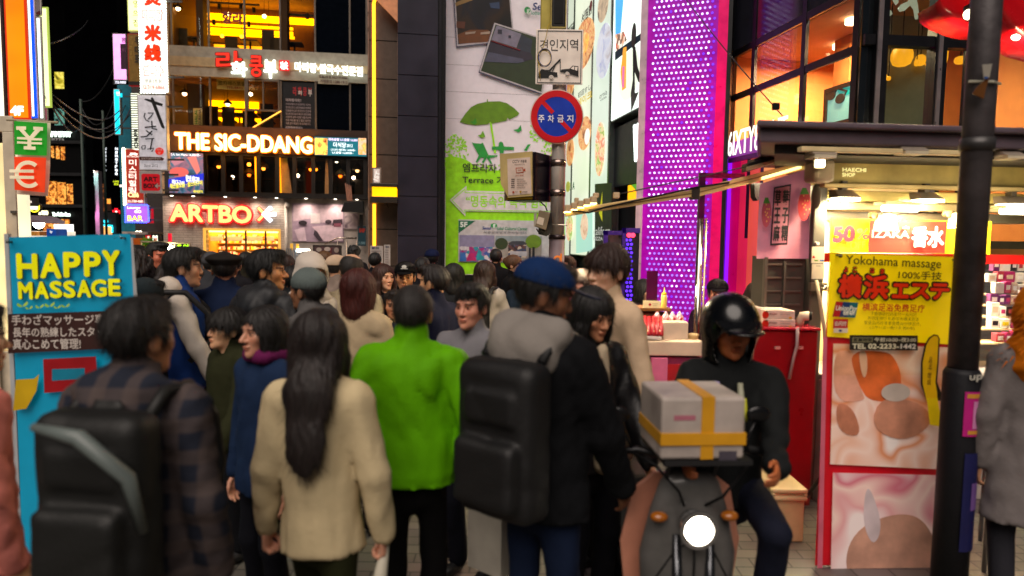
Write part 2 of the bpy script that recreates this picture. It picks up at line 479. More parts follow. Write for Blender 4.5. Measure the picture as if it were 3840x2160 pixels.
_C = {}
def head_mesh(sex,res):
 key = ('head',sex,res)
 if key in _C: return _C[key]
 g = 1.0 if sex == 'm' else 0.0
 pr = [('e',(0,.015,.035),(.074,.094,.083)),('e',(0,-.022,-.03),(.060 + .003 * g,.066,.080)),
   ('e',(0,-.045,-.083),(.034 + .008 * g,.036,.028)),('e',(0,-.072,-.098),(.018,.016,.016),.02),
   ('c',(-.033,-.077,.023),(.033,-.077,.023),.010 + .002 * g,.010 + .002 * g,.02),
   ('e',(.043,-.054,-.018),(.019,.019,.018),.03),('e',(-.043,-.054,-.018),(.019,.019,.018),.03),
   ('-e',(.031,-.097,.003),(.018,.018,.014),.012),('-e',(-.031,-.097,.003),(.018,.018,.014),.012),
   ('e',(.031,-.072,.003),(.014,.013,.012),.004),('e',(-.031,-.072,.003),(.014,.013,.012),.004),
   ('c',(0,-.082,.012),(0,-.103,-.028),.008,.0125,.010),('e',(.012,-.092,-.032),(.009,.009,.008),.006),('e',(-.012,-.092,-.032),(.009,.009,.008),.006),
   ('e',(0,-.086,-.0575),(.024,.011,.006),.005),('e',(0,-.084,-.068),(.020,.011,.0075),.005),
   ('e',(.076,.014,-.006),(.010,.020,.032),.006),('e',(-.076,.014,-.006),(.010,.020,.032),.006),
   ('c',(0,.022,-.07),(0,.034,-.19),.053 if g else .047,.057 if g else .050,.03)]
 V,Fc = nets(pr,res,.022)
 X,Y,Z = V.T
 T_ = np.ones((len(V),3))
 def mixin(m,c):
  m = np.clip(m,0,1)[:,None]; T_[:] = T_ * (1 - m) + np.array(c) * m
 fr = Y < -.05
 lip = ((X / .022) ** 2 + ((Z + .0635 + 5 * X * X) / .012) ** 2 < 1) & fr; mixin(lip * .6,(.88,.50,.47))
 mth = (np.abs(Z + .0625 + 9 * X * X) < .0028) & (np.abs(X) < .017) & fr; mixin(mth * .6,(.3,.14,.13))
 ch = np.exp(-(((np.abs(X) - .04) / .022) ** 2 + ((Z + .03) / .02) ** 2)) * (Y < -.03); mixin(ch * .35,(1.0,.72,.66))
 for s in (1,-1):
  ex,ez = (X - s * .031) / .0155,(Z - .003) / .0068
  ey = (ex ** 2 + ez ** 2 < 1) & fr; mixin(ey * .9,(.80,.80,.80))
  ir = (((X - s * .031) / .0075) ** 2 + ((Z - .003) / .0078) ** 2 < 1) & fr; mixin(ir * .97,(.03,.02,.02))
  ld = (np.abs(ez - 1.0) < .42) & (np.abs(ex) < 1.1) & fr; mixin(ld * .8,(.10,.07,.06))
  bz = Z - (.0235 - .12 * np.maximum(0,np.abs(X - s * .034) - .01))
  br = (np.abs(bz) < (.0042 + .0012 * g)) & (np.abs(X - s * .034) < .020) & fr; mixin(br * .8,(.07,.05,.045))
 _C[key] = (V,Fc,T_)
 return _C[key]
def hand_mesh(grip):
 """A right hand hanging along -z from the wrist, palm towards the body (-x), thumb forward (-y)."""
 key = ('hand',grip)
 if key in _C: return _C[key]
 pr = [('c',(0,0,.02),(0,0,-.02),.025,.026),('f',(0,.004,-.03),(0,.0,-.075),.036,.040,(1,0,0),.42)]
 for i,(y,l) in enumerate(((-.030,.070),(-.010,.078),(.011,.073),(.030,.058))):
  a = .5 if not grip else 1.25
  z0 = -.092 + .004 * abs(i - 1)
  p0 = np.array((0,y * .95,z0)); b0 = .15 + .06 * i if not grip else .9
  p1 = p0 + l * .5 * np.array((-math.sin(b0),0,-math.cos(b0)))
  b1 = b0 + a; p2 = p1 + l * .3 * np.array((-math.sin(b1),0,-math.cos(b1)))
  b2 = b1 + a * .8; p3 = p2 + l * .24 * np.array((-math.sin(b2),0,-math.cos(b2)))
  for q0,q1,r0,r1 in ((p0,p1,.0098,.0088),(p1,p2,.0088,.0078),(p2,p3,.0078,.0066)):
   pr.append(('c',tuple(q0),tuple(q1),r0,r1,.0035))
 t1 = (-.010,-.045,-.062); t2 = (-.022,-.052,-.088) if not grip else (-.034,-.040,-.082); t3 = (-.026,-.050,-.108) if not grip else (-.046,-.022,-.090)
 pr += [('c',(-.004,-.026,-.035),t1,.014,.0115,.006),('c',t1,t2,.0115,.0095,.003),('c',t2,t3,.0095,.0075,.003)]
 _C[key] = nets(pr,.0046,.012)
 return _C[key]

HAIR = {}
def hair_mesh(style,res,seed):
 key = ('hair',style,res,seed % 3)
 if key in _C: return _C[key]
 sd = seed % 3
 cut = lambda a: None
 if style in ('short','crop','fringe','bald','curly'):
  t = {'short': .014,'crop': .007,'fringe': .020,'bald': .004,'curly': .03}[style]
  pr = [('e',(0,.018,.038),(.074 + t,.094 + t,.083 + t))]
  if style == 'fringe': pr += [('e',(0,-.062,.052),(.074,.042,.040),.03),('e',(.06,-.01,.02),(.030,.06,.05),.03),('e',(-.06,-.01,.02),(.030,.06,.05),.03)]
  if style == 'short': pr += [('e',(.015,-.05,.105),(.06,.05,.026),.03)]
  def ex(P_,D):
   x,y,z = P_.T
   D = np.maximum(D,-.075 - z)                              # nape line
   fl = .055 if style != 'fringe' else .022
   face = np.where(y < -.035,fl + .004 * np.sin(x * 160 + sd) + .25 * (np.abs(x) - .03) * (style != 'fringe') - z,-1)
   D = np.maximum(D,face * .8)
   side = np.maximum(np.minimum(.012 - y,y + .05) * 1.0,-1)
   D = np.maximum(D,np.minimum(side,-.012 - z + .012 * np.sin(y * 120)))   # around the ears
   D = np.maximum(D,np.minimum(.034 - np.sqrt((y - .012) ** 2 + (z + .012) ** 2),np.abs(x) - .05))
   if style == 'bald': D = np.maximum(D,.07 - np.sqrt(x ** 2 + (y - .0) ** 2 + (z - .12) ** 2))
   return D
 else:
  pr = [('e',(0,.020,.038),(.091,.110,.096))]
  if style in ('bob','long','bobbangs','longbangs'):
   pr += [('e',(.062,.015,-.03),(.035,.075,.105),.04),('e',(-.062,.015,-.03),(.035,.075,.105),.04),('f',(0,.055,.02),(0,.066,-.11),.086,.080,(0,1,0),.6,.04)]
  if style.startswith('long'):
   pr += [('f',(0,.068,-.05),(0,.140,-.17),.088,.082,(0,1,0),.44,.04),('f',(0,.140,-.17),(0.005,.168,-.36),.080,.068,(0,1,0),.36,.04),('f',(.0,.168,-.34),(.01,.168,-.43),.062,.040,(0,1,0),.32,.03),
     ('c',(.075,-.02,-.06),(.082,-.045,-.26),.030,.014,.03),('c',(-.075,-.02,-.06),(-.082,-.045,-.26),.030,.014,.03)]
  if style == 'bun': pr += [('e',(0,.115,.055),(.042,.040,.040),.015)]
  if style == 'pony': pr += [('c',(0,.11,.04),(0,.15,-.02),.03,.036,.02),('c',(0,.15,-.02),(0.01,.14,-.22),.036,.014,.02)]
  bangs = 'bangs' in style
  def ex(P_,D):
   x,y,z = P_.T
   top = .026 if bangs else .058
   f = np.sqrt((x / (.062 if bangs else .066)) ** 2 + ((z + .05) / (top + .05)) ** 2) - 1
   face = np.where(y < -.012,-f * .055,-1)
   D = np.maximum(D,face)
   if style in ('bun','pony'):
    D = np.where(z < -.2,D,np.maximum(D,np.minimum(-.055 - z,.10 - y)))
   D = np.maximum(D,np.where((y < .07) & (z < -.075),.062 - np.abs(x),-1))
   return D
 amp = {'crop': .0012,'bald': .001,'curly': .009}.get(style,.0030)
 cur = wob(sd + 40,.007,(70,70,70),4) if style == 'curly' else None
 def streak(P_,D):
  D = ex(P_,D)
  x,y,z = P_.T
  az = np.arctan2(x,y + .01)
  D = D + amp * (.6 * np.sin(az * 19 + 9 * z + 2.2 * np.sin(z * 24 + sd * 2)) + .5 * np.sin(az * 43 - 14 * z + 3 * np.sin(az * 5 + z * 30 + sd)))
  if cur is not None: D = D + cur(P_)
  return D
 _C[key] = nets(pr,res,.025,streak)
 return _C[key]
def strands(V,Fc,c,n,seed,fall):
 """Loose hairs: thin ribbons that start on the hair surface, follow it downwards and lift off it."""
 rg = np.random.RandomState(seed + 900)
 a,b,e = V[Fc[:,0]],V[Fc[:,1]],V[Fc[:,2]]
 N = np.cross(b - a,e - a); N /= np.linalg.norm(N,axis=1)[:,None] + 1e-9
 ix = rg.randint(0,len(Fc),n); P0,Nn = a[ix],N[ix]
 dn = np.array((0,.15,-1.0)) * fall + rg.normal(size=(n,3)) * .35
 t = dn - Nn * (dn * Nn).sum(1)[:,None]; t /= np.linalg.norm(t,axis=1)[:,None] + 1e-9
 s = np.cross(t,Nn) * (.0005 + .0007 * rg.rand(n))[:,None]; L_ = (.025 + .04 * rg.rand(n))[:,None]; up = (.0025 + .008 * rg.rand(n) ** 3)[:,None]
 Q = [P0 - s,P0 + s]
 for k in (.5,1.0):
  p = P0 + t * L_ * k + Nn * up * (1 - (2 * k - 1) ** 2 * .3) * k; p[:,2] -= (.010 * k * k * fall); Q += [p - s * (1 - k * .8),p + s * (1 - k * .8)]
 R_ = np.stack(Q,1).reshape(-1,3); o = len(V) + 6 * np.arange(n)[:,None]
 F2 = np.concatenate([o + np.array([[0,1,3,2]]),o + np.array([[2,3,5,4]])])
 return np.concatenate([V,R_]),np.concatenate([Fc,F2])
def hat_parts(kind,res):
 """Hats in head coordinates: list of (name, verts, faces)."""
 key = ('hat',kind,res)
 if key in _C: return _C[key]
 o = []
 if kind in ('cap','backcap'):
  d = nets([('e',(0,.016,.055),(.097,.117,.086))],res,.02,lambda P_,D: np.maximum(np.maximum(D,.040 - P_[:,2] - .18 * np.minimum(0,P_[:,1] + .02)),-1))
  s = -1 if kind == 'cap' else 1
  b = nets([('f',(0,s * .085,.050),(0,s * .150,.040),.070,.062,(0,0,1),.10)],res * .8,.01,lambda P_,D: np.maximum(D,-s * (P_[:,1] - s * .07)))
  o = [('crown',*d),('visor',*b)]
 elif kind == 'beanie':
  o = [('crown',*nets([('e',(0,.018,.055),(.092,.112,.088)),('f',(0,.012,.028),(0,.012,.052),.097,.097,(1,0,0),.86,.01)],res,.01,
        lambda P_,D: np.maximum(D,.022 - P_[:,2]) + .0018 * np.sin(np.arctan2(P_[:,0],P_[:,1]) * 46)))]
 elif kind == 'flat':
  o = [('crown',*nets([('e',(0,.02,.075),(.118,.125,.040)),('e',(0,.016,.045),(.090,.108,.045),.03)],res,.02,lambda P_,D: np.maximum(D,.036 - P_[:,2])))]
 elif kind == 'bucket':
  o = [('crown',*nets([('f',(0,.015,.05),(0,.015,.12),.095,.078,(1,0,0),.86)],res,.02,lambda P_,D: np.maximum(D,.03 - P_[:,2]))),
    ('brim',*nets([('f',(0,.01,.045),(0,.01,.046),.135,.135,(0,0,1),.12)],res,.01))]
 elif kind == 'helmet':
  op = lambda P_,D: np.maximum(np.maximum(D,.105 - np.sqrt((P_[:,0] / .82) ** 2 + ((P_[:,2] + .055) / 1.05) ** 2 + np.maximum(0,P_[:,1] + .02) ** 2 * 40)),-.135 - P_[:,2])
  o = [('shell',*nets([('e',(0,.018,.035),(.128,.150,.140)),('f',(0,.02,.0),(0,.03,-.10),.122,.118,(1,0,0),.95,.03)],res,.03,op)),
    ('peak',*nets([('f',(0,-.10,.062),(0,-.165,.034),.100,.085,(0,0,1),.16)],res,.01,lambda P_,D: np.maximum(D,P_[:,1] + .085)))]
 _C[key] = o
 return o
def hood_up(res):
 key = ('hoodup',res)
 if key in _C: return _C[key]
 w_ = wob(5,.004,(22,22,22))
 def ex(P_,D):
  x,y,z = P_.T
  f = np.sqrt((x / .078) ** 2 + ((z + .035) / .105) ** 2) - 1
  return np.maximum(D,np.where(y < -.02,-f * .06,-1)) + w_(P_)
 _C[key] = nets([('e',(0,.02,.03),(.118,.130,.128)),('e',(0,.045,.10),(.07,.075,.075),.05),('f',(0,.03,-.06),(0,.04,-.20),.115,.165,(0,1,0),.75,.06)],res,.04,ex)
 return _C[key]

ARM = {'grip': ((.012,-.095,-.130),(-.01,-.140,-.03)),'down': ((.038,.012,-.172),(.002,-.035,-.152)),'swing': ((.03,.060,-.160),(.0,.0,-.155)),'fore': ((.035,-.055,-.162),(.0,-.075,-.138)),
  'pocket': ((.066,.045,-.160),(-.045,-.085,-.105)),'fwd': ((.034,-.005,-.172),(-.045,-.146,.018)),'up': ((.030,-.070,-.150),(-.055,-.085,.115)),
  'bars': ((.055,-.085,-.130),(.040,-.135,-.020)),'hold': ((.040,.005,-.172),(.012,-.030,-.155)),'back': ((.045,.055,-.150),(-.075,.060,-.060)),'fold': ((.05,-.03,-.165),(-.13,-.085,.035))}
PEOPLE = {}
def person(hx,hy,d,face,top,legs='#15171c',hair=('short','#0d0b0a'),skin='#d9a583',sex='m',arms=('down','down'),label='',hat=None,
   hy_=0.0,hp=0.0,bulk=1.0,lean=0.0,H=None,pose=None,seed=None,group='people in the crowd',stride=.0,feet=None,hs=1.0,roll=0.0):
 """hx, hy: where the top of the head is seen; d: distance. top = (kind, colour, opts)."""
 seed = len(PEOPLE) + 1 if seed is None else seed
 tp = at(hx,hy,d)
 if H is None: H = tp.z
 near = d < 4.7; mid = d < 8
 res = .016 if d < 3.4 else (.018 if near else (.024 if mid else .034))
 hres = .0042 if d < 7 else (.006 if d < 11 else .009)
 yaw = R(face)
 kk = top[0]; opts = top[2] if len(top) > 2 else {}
 root_z = feet if feet is not None else 0.0
 S = H                                         # scale unit
 if pose == 'ride': S = 1.72
 hz = S * .475 if pose != 'ride' else 0        # hip height
 zoff = 0 if pose != 'ride' else (H - S)
 def Z(a): return a * S + zoff
 ly = -math.tan(R(lean))
 def L(p):                                     # lean the upper body about the hips
  return (p[0],p[1] + ly * max(0,p[2] - Z(.50)),p[2])
 wS = (.104 if sex == 'm' else .090) * S
 sh = {s: L((s * wS,.010 * S,Z(.796))) for s in (1,-1)}
 aw = {}
 for s,a in zip((1,-1),arms):               # 1 = the person's left (+x when facing -y)
  e,wv = ARM[a]
  el = tuple(sh[s][i] + (s if i == 0 else 1) * e[i] * S for i in range(3))
  wr = tuple(el[i] + (s if i == 0 else 1) * wv[i] * S for i in range(3))
  aw[s] = (sh[s],el,wr)
 hd = S * .1345 / .235 * hs * 1.07                    # head size factor against the .235 m template
 hc = L((0,-.006 * S,Z(1.0) - .118 * hd - .004))
 MH = Matrix.Translation(hc) @ Matrix.Rotation(R(hy_),4,'Z') @ Matrix.Rotation(R(-hp),4,'X') @ Matrix.Rotation(R(roll),4,'Y') @ Matrix.Scale(hd,4)
 MHn = np.array(MH)
 def toh(V): return V @ MHn[:3,:3].T + MHn[:3,3]
 # legs
 if pose == 'ride':
  hips = {s: (s * .052 * S,.03 * S,Z(.505)) for s in (1,-1)}
  kn = {s: (s * .115 * S,-.20 * S,Z(.46)) for s in (1,-1)}
  an = {s: (s * .105 * S,-.13 * S,.36) for s in (1,-1)}
 else:
  hips = {s: (s * .047 * S,0,Z(.50)) for s in (1,-1)}
  kn = {s: (s * .055 * S,-.02 * S - s * stride * .16 * S,Z(.275)) for s in (1,-1)}
  an = {s: (s * .058 * S,.012 * S - s * stride * .27 * S,.045 * S + (.02 if s * stride < 0 else 0)) for s in (1,-1)}
 # ---- body: one skin from head to ankle
 V,Fc,Tn = head_mesh(sex,hres)
 hr = np.random.RandomState(seed + 77); V = V * (1 + hr.uniform(-.05,.05,3)); V[:,1] -= np.where(V[:,1] < -.09,(V[:,1] + .09) * hr.uniform(-.25,.35),0); bl = wob(seed + 5,.05,(45,45,45),4)(V.astype(F4)); Tn = Tn * np.stack([1 + bl * .5,1 + bl,1 + bl * 1.1],1)
 VV,FF,TT = [toh(V)],[Fc],[Tn]
 base = len(V)
 core = [('c',L((0,.012 * S,Z(.885))),L((0,.014 * S,Z(.80))),.028 * S,.034 * S),('f',L((0,.008 * S,Z(.77))),L((0,.006 * S,Z(.56))),.078 * S,.070 * S,(0,1,0),.55)]
 for s in (1,-1):
  core += [('c',L((0,.012 * S,Z(.80))),aw[s][0],.024 * S,.024 * S),('c',aw[s][0],aw[s][1],.022 * S,.018 * S),('c',aw[s][1],aw[s][2],.018 * S,.0145 * S),
     ('c',hips[s],kn[s],.040 * S,.026 * S),('c',kn[s],an[s],.025 * S,.018 * S)]
 V,Fc = nets(core,.030 if d < 7 else .045,.03)
 VV.append(V); FF.append(Fc + base); TT.append(np.ones((len(V),3))); base += len(V)
 if d < 9:
  for s in (1,-1):
   V,Fc = hand_mesh(arms[0 if s == 1 else 1] in ('hold','bars','up'))
   V = V * np.array((-1,1,1)) if s == -1 else V.copy()
   V = V * np.array((1,1,1)) * (S / 1.74)
   if s == -1: Fc = Fc[:,::-1]
   a,b = Vector(aw[s][1]),Vector(aw[s][2]); dn = (b - a).normalized()
   x = Vector((1,0,0)); x = (x - dn * x.dot(dn)).normalized(); y = (-dn).cross(x)
   M3 = np.array(((x.x,y.x,-dn.x),(x.y,y.y,-dn.y),(x.z,y.z,-dn.z)))
   VV.append(V @ M3.T + np.array(b)); FF.append(Fc + base); TT.append(np.ones((len(V),3))); base += len(V)
 V = np.concatenate(VV); Fc = np.concatenate(FF); Tn = np.concatenate(TT)
 body = mesh('person',V,Fc,skin_mat(),True)
 ca = body.data.color_attributes.new('tone','FLOAT_COLOR','POINT')
 rgba = np.ones((len(V),4),F4); rgba[:,:3] = Tn * np.array(lin(skin)); ca.data.foreach_set('color',rgba.ravel())
 X0 = at(hx,hy + 60,d).x
 hcw = Matrix.Rotation(yaw,4,'Z') @ Vector(hc)
 body.location = (X0 - hcw.x,d - hcw.y,root_z); body.rotation_euler = (0,0,yaw)
 tag(body,label,'person',group)
 def child(name,V,Fc,mat,lab=None,sm=True):
  o = mesh(name,V,Fc,mat,sm); o.parent = body
  if lab: o['label'] = lab
  return o
 # ---- hair and hat
 if hair:
  st = hair[0]
  V,Fc = hair_mesh(st,hres * (1.15 if d < 5 else 1.3),seed)
  V = toh(V)
  if st.startswith('long'):                  # hair below the shoulders falls straight
   lowz = hc[2] - .10 * hd
   m = V[:,2] < lowz
   V[m,1] = V[m,1] + .0
  if hat and hat[0] != 'backcap': V = V[:,:]
  if d < 6.7: V,Fc = strands(V,Fc,toh(np.array([[0,.01,.02]]))[0],3600 if d < 4.8 else 1400,seed,.9 if st != 'curly' else .3)
  child('hair',V,Fc,hair_mat(hair[1]))
 if hat:
  hn = {'cap': 'cap','backcap': 'cap','beanie': 'beanie','flat': 'beret','bucket': 'hat','helmet': 'helmet'}[hat[0]]
  po = None
  for nm,V,Fc in hat_parts(hat[0],hres * 1.3):
   mt = P(hat[1],.26,0,.1,9,coat=.25) if hat[0] == 'helmet' else cloth(hat[1],.8)
   if po is None: po = child(hn,toh(V),Fc,mt)
   else:
    q = mesh(nm,toh(V),Fc,mt if len(hat) < 3 else cloth(hat[2],.7),True); q.parent = po
 # ---- upper garment
 b = bulk
 hem = {'jacket': .455,'coat': .30,'hoodie': .45,'vest': .455,'puffer': .46,'sweater': .46,'shirt': .45,'leather': .47,'longcoat': .24}[kk]
 hem = opts.get('hem',hem)
 hemz = Z(hem)
 hw = .96 if sex == 'm' else .88
 g = [('c',L((-.068 * S * hw,.012 * S,Z(.790))),L((.068 * S * hw,.012 * S,Z(.790))),.045 * S * b,.045 * S * b),
   ('f',L((0,.004 * S,Z(.74))),L((0,.002 * S,Z(.58))),.102 * S * b * hw,.097 * S * b * hw,(0,1,0),.72,.04),
   ('f',L((0,.002 * S,Z(.58))),(0,.0,hemz - .02),.097 * S * b * hw,(.106 + .10 * max(0,.45 - hem)) * S * b,(0,1,0),.74,.03)]
 for s in (1,-1):
  g.append(('c',L((s * .02 * S,.014 * S,Z(.838))),L((s * .088 * S,.012 * S,Z(.797))),.027 * S,.034 * S * b,.03))
 sl = [] if kk == 'vest' else g
 def sleeve(lst,bb):
  for s in (1,-1):
   lst += [('c',aw[s][0],aw[s][1],.038 * S * bb,.034 * S * bb,.030),('c',aw[s][1],aw[s][2],.034 * S * bb,.027 * S * bb,.02)]
 if kk != 'vest': sleeve(g,b)
 col = opts.get('collar',.018)
 if col:
  g.append(('f',L((0,.010 * S,Z(.84))),L((0,.004 * S,Z(.855 + col))),.041 * S,.039 * S,(0,1,0),.95,.012))
 if kk == 'hoodie' or opts.get('hood'):
  g += [('c',L((-.05 * S,.045 * S,Z(.835))),L((.05 * S,.045 * S,Z(.835))),.036 * S,.036 * S,.03),('e',L((0,.07 * S,Z(.80))),(.060 * S,.036 * S,.050 * S),.03),
    ('c',L((.05 * S,.045 * S,Z(.835))),L((.042 * S,-.035 * S,Z(.805))),.030 * S,.018 * S,.02),('c',L((-.05 * S,.045 * S,Z(.835))),L((-.042 * S,-.035 * S,Z(.805))),.030 * S,.018 * S,.02)]
 vert = kk in ('coat','longcoat')
 fa = opts.get('fold',1.0)
 _w1 = wob(seed * 3 + 1,.0040 * fa,(14,14,4) if vert else (12,12,6),5); _w2 = crease(seed * 3 + 4,(.009 if vert else .012) * fa,(20,20,3) if vert else (15,15,6),5)
 wf = lambda P_: _w1(P_) + _w2(P_)
 wf2 = wob(seed * 3 + 2,.0020,(60,60,40),4)
 puff = kk == 'puffer' or opts.get('puff')
 def cutg(P_,D):
  z = P_[:,2]
  D = D + wf(P_) + (wf2(P_) if near else 0)
  if puff: D = D - .010 * np.abs(np.sin(z * math.pi / .085)) + .005
  if kk in ('jacket','puffer','hoodie','vest','leather'):
   rb = np.clip(1 - np.abs(z - hemz - .02) / .03,0,1); D = D + .006 * rb
  D = np.maximum(D,hemz - z + .004 * np.sin(P_[:,0] * 40 + seed))
  return D
 nm = {'coat': 'coat','longcoat': 'coat','hoodie': 'hoodie','vest': 'vest','puffer': 'jacket','jacket': 'jacket','sweater': 'sweater','shirt': 'shirt','leather': 'jacket'}[kk]
 mt = opts.get('mat') or cloth(top[1],opts.get('rough',.42 if kk == 'leather' else .85),opts.get('kind','plain'),opts.get('c2'))
 V,Fc = nets(g,res,.03,cutg)
 gar = child(nm,V,Fc,mt)
 if kk == 'vest':
  g2 = []
  for s in (1,-1): g2 += [('c',tuple(aw[s][0][i] + (-s * .012 * S if i == 0 else 0) for i in range(3)),aw[s][1],.038 * S,.033 * S,.02),('c',aw[s][1],aw[s][2],.033 * S,.026 * S,.02)]
  V,Fc = nets(g2,res,.02,lambda P_,D: D + wf(P_)); child('sleeves',V,Fc,cloth(opts.get('sleeve','#cfc6bb')))
  g3 = [('c',L((-.05 * S,.050 * S,Z(.845))),L((.05 * S,.050 * S,Z(.845))),.045 * S,.045 * S,.03),('e',L((0,.075 * S,Z(.80))),(.080 * S,.045 * S,.06 * S),.03)]
  V,Fc = nets(g3,res,.03,lambda P_,D: D + wf(P_)); child('hood',V,Fc,cloth(opts.get('sleeve','#cfc6bb')))
 if opts.get('hoodc'):
  g3 = [('c',L((-.055 * S,.045 * S,Z(.848))),L((.055 * S,.045 * S,Z(.848))),.043 * S,.043 * S,.03),('e',L((0,.075 * S,Z(.81))),(.085 * S,.045 * S,.060 * S),.03),
    ('c',L((.055 * S,.045 * S,Z(.848))),L((.058 * S,-.05 * S,Z(.80))),.035 * S,.022 * S,.02),('c',L((-.055 * S,.045 * S,Z(.848))),L((-.058 * S,-.05 * S,Z(.80))),.035 * S,.022 * S,.02)]
  V,Fc = nets(g3,res,.03,lambda P_,D: D + wf(P_)); child('hood',V,Fc,cloth(opts['hoodc']))
 if opts.get('hoodup'):
  V,Fc = hood_up(hres * 2 if d < 9 else .014); child('hood',toh(V),Fc,cloth(opts['hoodcol']) if opts.get('hoodcol') else mt)
 if opts.get('scarf'):
  V,Fc = nets([('c',L((-.03 * S,-.025 * S,Z(.858))),L((.03 * S,-.025 * S,Z(.858))),.026 * S,.026 * S),('c',L((-.036 * S,.03 * S,Z(.86))),L((.036 * S,.03 * S,Z(.86))),.026 * S,.026 * S),
      ('c',L((-.042 * S,-.02 * S,Z(.855))),L((-.042 * S,.03 * S,Z(.86))),.022 * S,.022 * S),('c',L((.042 * S,-.02 * S,Z(.855))),L((.042 * S,.03 * S,Z(.86))),.022 * S,.022 * S)],.012,.02,lambda P_,D: D + wf2(P_))
  child('scarf',V,Fc,cloth(opts['scarf']))
 if opts.get('inner'):                          # shirt shown in an open front
  V,Fc = nets([('f',L((0,-.052 * S,Z(.825))),L((0,-.072 * S * b,Z(hem + .03))),.020 * S,.034 * S,(0,1,0),.75)],.014,.02,lambda P_,D: D + wf2(P_))
  child('shirt',V,Fc,cloth(opts['inner']))
 # ---- trousers or skirt, shoes
 if d < 12:
  tr = [('f',(0,.0,Z(.53)),(0,.0,Z(.47)),.078 * S,.082 * S,(0,1,0),.72)]
  for s in (1,-1): tr += [('c',hips[s],kn[s],.046 * S,.036 * S,.015),('c',kn[s],(an[s][0],an[s][1],an[s][2] + .01),.036 * S,.031 * S,.015)]
  V,Fc = nets(tr,.024,.02,lambda P_,D: D + wf(P_) * .8); child('trousers',V,Fc,cloth(legs))
  for s in (1,-1):
   x,y,z = an[s]; zb = z - .045 * S + .032
   V,Fc = nets([('c',(x,y + .02,zb + .015),(x * 1.05,y - .10,zb),.040,.034)],.02,.01,lambda P_,D: np.maximum(D,.004 - P_[:,2])); child('shoe',V,Fc,P(opts.get('shoes','#1a1a1c'),.5))
 info = dict(o=body,aw=aw,S=S,Z=Z,L=L,hc=hc,gar=gar,toh=toh)
 PEOPLE[label] = info
 return info
def on_person(info,name,label,V,Fc,mat,group=None,cat=None,smooth=True):
 """Something a person carries: a thing of its own, placed in that person's frame."""
 o = mesh(name,V,Fc,mat,smooth)
 a = np.array([v.co[:] for v in o.data.vertices]); c = Vector(((a[:,0].min() + a[:,0].max()) / 2,(a[:,1].min() + a[:,1].max()) / 2,a[:,2].min()))
 o.data.transform(Matrix.Translation(-c))
 b = info['o']; M4 = Matrix.Translation(b.location) @ Matrix.Rotation(b.rotation_euler.z,4,'Z')
 o.location = M4 @ c; o.rotation_euler = b.rotation_euler
 return tag(o,label,cat or name.replace('_',' '),group)

# ------------------------------------------------------------------ signs and boards
SPLIT = {'food_picture','group_photo','seal'}
def lay(fr,items,y,t=None,parent=None,step=.004,group_parts=True):
 """Put printed or raised items (given where they are seen) on plane y of frame fr; gathers them into named parts."""
 parts,order = {},[]
 for i,it in enumerate(items):
  k = it[0]; yy = y - step * (i + 1); sp_ = it[-1] in SPLIT
  if k == 't':
   _,body,x0,y0,x1,y1,mat,o,nm = it
   o = dict(o); e = o.pop('ext',0)
  elif k == 'r': _,x0,y0,x1,y1,mat,nm = it
  elif k == 'p': _,pts,mat,nm = it
  elif k == 'o': _,cx,cy,rx,ry,mat,nm = it
  elif k == 'l': _,pts,wd,mat,nm = it
  if sp_: nm = '%s#%d' % (nm,i)
  if nm not in parts: parts[nm] = (MB(),[]); order.append(nm)
  mb,ms = parts[nm]
  if mat not in ms: ms.append(mat)
  mb.mat(ms.index(mat))
  if k == 't':
   a = fr.bb(x0,y0,x1,y1,y); mb.text(body,*a,yy - e,e,**o)
  elif k == 'r':
   u0,u1,v0,v1 = fr.bb(x0,y0,x1,y1,y); mb.box(u0,u1,yy,yy + step * .6,v0,v1)
  elif k == 'p': mb.poly(fr.quad(pts,y),yy,yy + step * .6)
  elif k == 'o':
   u0,u1,v0,v1 = fr.bb(cx - rx,cy - ry,cx + rx,cy + ry,y); mb.disc((u0 + u1) / 2,(v0 + v1) / 2,(u1 - u0) / 2,(v1 - v0) / 2,yy,yy + step * .6)
  elif k == 'l':
   q = fr.quad(pts,y); q = [(a,yy,b) for a,b in q]
   wu = abs(fr.bb(0,0,wd,wd,y)[1] - fr.bb(0,0,wd,wd,y)[0]); mb.tube(q,wu / 2,6)
 for nm in order:
  mb,ms = parts[nm]
  t.part(nm.split('#')[0],mb,ms,parent)
def board(name,label,cat,fr,x0,y0,x1,y1,th,case,face,items=(),dep=0.0,inset=0.04,group=None,rim=None,bevel=0,step=.004):
 u0,u1,v0,v1 = fr.bb(x0,y0,x1,y1,dep)
 t = T(name,label,cat,fr,(u0 + u1) / 2,v0,dep,group)
 t.part('casing',MB().box(u0,u1,dep,dep + th,v0,v1),case,bevel=bevel)
 if face is not None:
  i = min(inset,(u1 - u0) * .2)
  t.part('face',MB().box(u0 + i,u1 - i,dep - .006,dep,v0 + i,v1 - i),face)
 if items: lay(fr,items,dep - .006,t,step=step)
 return t
BLK,DARK = P('#0b0b0d',.6,spec=.2),P('#15161a',.5,var=.2)
WHT = P('#d8d4cc',.5)

